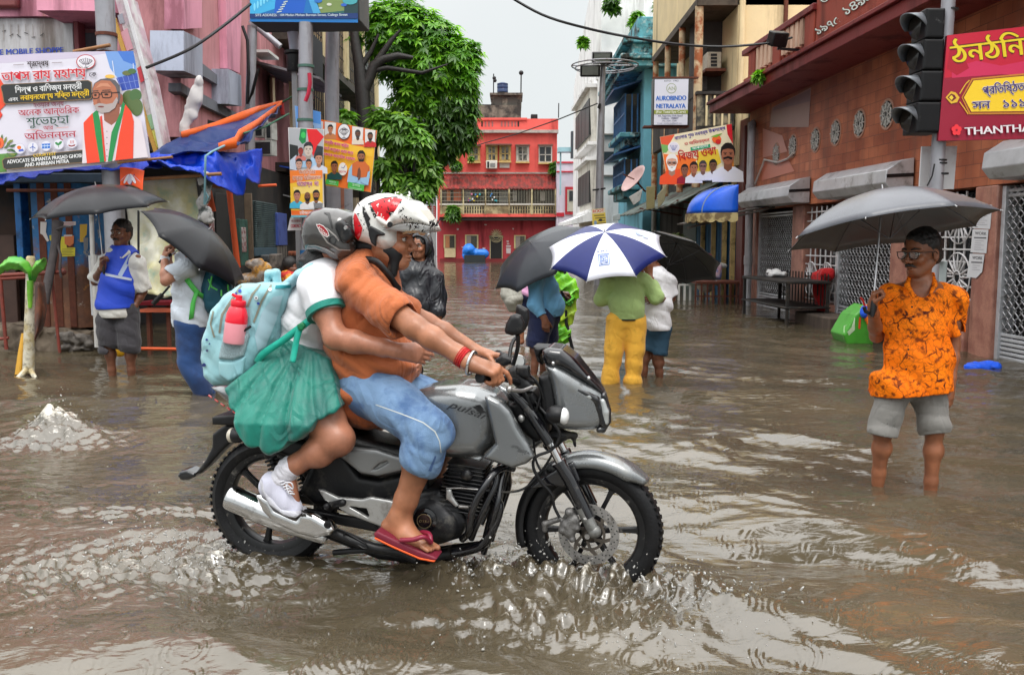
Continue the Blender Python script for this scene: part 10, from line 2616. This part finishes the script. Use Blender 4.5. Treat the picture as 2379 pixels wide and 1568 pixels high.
w=Wall('sign','small red notice board on a post by the tree','sign',cH(1800,350,30),(-1,.02));qd=[(1752,252),(1866,256),(1862,452),(1750,446)];MB().prism([w.pt(*cH(x,y),0)for x,y in qd],(0,-.05,0)).obj('board',M('red_notice',(196,60,66),.6),w.root);art=w.art(cH,.003)
for k in range(6):art.l([(1762,280+k*28),(1850,282+k*28)],10,(226,200,200))
art.obj('print',w.root)
o=thing('post','white post below the small red notice board','post',(cH(1820,600,30).x,30.1,0));MB().tube([(0,0,-.3),(0,0,cH(1820,-100,30).z)],.11,10).obj('post',M('white_post',(176,178,180),.6),o,60)
def wire(lbl,pts,r,Y=None):rope('cable',lbl,[at(u,v,y_)for u,v,y_ in pts],r,M('black_cable',(.006,.006,.007),.5),'cable')
wire('long black cable sagging across the sky to the tiled building',[(q[0],q[1],q[2])for q in smooth([(1160,-22,15),(1260,35,15),(1370,68,15.2),(1480,90,15.5),(1580,104,15.8),(1680,109,16),(1790,100,16.2),(1840,88,16.3)],6)],.022)
wire('thin cable from the far mast slanting down across the red house',[(1082,345,40),(1200,312,36),(1300,277,32),(1388,241,30)],.02)
wire('black cable from the pink building up to the advertising box',[q for q in smooth([(340,158,12.5),(440,115,13),(520,60,13.6),(582,10,14)],6)],.022)
g_=SDF(.012);B0=c1(1560,900,13.2)
for(x,y,r)in((1625,680,.03),(1615,760,.05),(1590,840,.05),(1550,960,.05),(1510,1060,.03)):g_.ell(c1(x,y,13.2)-B0,(r*1.3,r*.6,r*2.2),k=.05)
for a,b_ in zip(((1625,680),(1600,800),(1560,940)),((1600,800),(1560,940),(1500,1090))):g_.cap(c1(*a,13.2)-B0,c1(*b_,13.2)-B0,.05,.04,.05,flat=(Y1,.5))
g_.disp=folds(88,.012,22);o=g_.obj('cloth',M('white_rag',(196,192,190),.8),None);o.location=B0;tag(o,'long torn white cloth hanging on a wire before the pink building','cloth')
def spray():
 r=np.random.RandomState(3);mb=MB()
 rw,fw=BK_REAR,BK_FRONT;ex_=V3((cos(BK_ANG),sin(BK_ANG),0))
 def burst(c,n,vx,vy,vz,sp,r0,r1):
  for i in range(n):
   p=V3(c)+V3((r.normal()*sp[0]+vx*r.rand(),r.normal()*sp[1]+vy*r.rand(),abs(r.normal())*vz))
   q=.72*(r0+(r1-r0)*r.rand()**3);st=1+1.6*r.rand()
   d=V3((r.normal(),r.normal(),r.normal()+.6)).normalized();e=d.orthogonal().normalized();Rm=Matrix((e,d.cross(e),d)).transposed()
   mb.ball(p,(q,q,q*st),Rm,6,4)
 burst(rw+ex_*-.28,420,-.45,-.15,.09,(.1,.1),.002,.008);burst(rw+ex_*-.15+U3(0,-.12,0),120,-.1,-.1,.06,(.12,.05),.002,.007);burst(fw+ex_*-.35,440,.1,-.2,.11,(.14,.1),.002,.009);burst(fw+ex_*.1+U3(0,-.08,0),400,.35,-.25,.07,(.18,.08),.002,.009);burst(fw+ex_*-.6+U3(0,-.1,0),140,.2,-.2,.06,(.14,.08),.002,.008);burst(fw+U3(-.1,-.5,0),160,.4,-.2,.03,(.35,.12),.002,.006)
 m_=ground(132,1010);burst(m_,160,.05,0,.14,(.1,.1),.003,.01);burst(rw+ex_*-.9+U3(0,-.2,0),140,-.5,-.2,.02,(.3,.15),.002,.006)
 o=mb.obj('spray',M('water_drops',(.62,.61,.58),.08,var=0,trans=.55,spec=.6),None,179,fix=False);o['kind']='stuff';o['label']='splashing water drops thrown up around the motorcycle wheels';o['category']='spray'
spray()
def bubbles():
 r=np.random.RandomState(8);mb=MB()
 for i in range(300):
  y=2.8+15*r.rand()**1.4;x=y*(r.rand()*1.15-.575);q=.002+.006*r.rand()**3
  mb.ball((x,y,.004+.01*r.rand()),(q,q,q*.7),None,7,4)
 o=mb.obj('bubbles',M('foam_bubbles',(.6,.58,.54),.1,var=0,trans=.6),None,179,fix=False);o['kind']='stuff';o['label']='rain bubbles floating on the brown flood water';o['category']='bubbles'
bubbles()
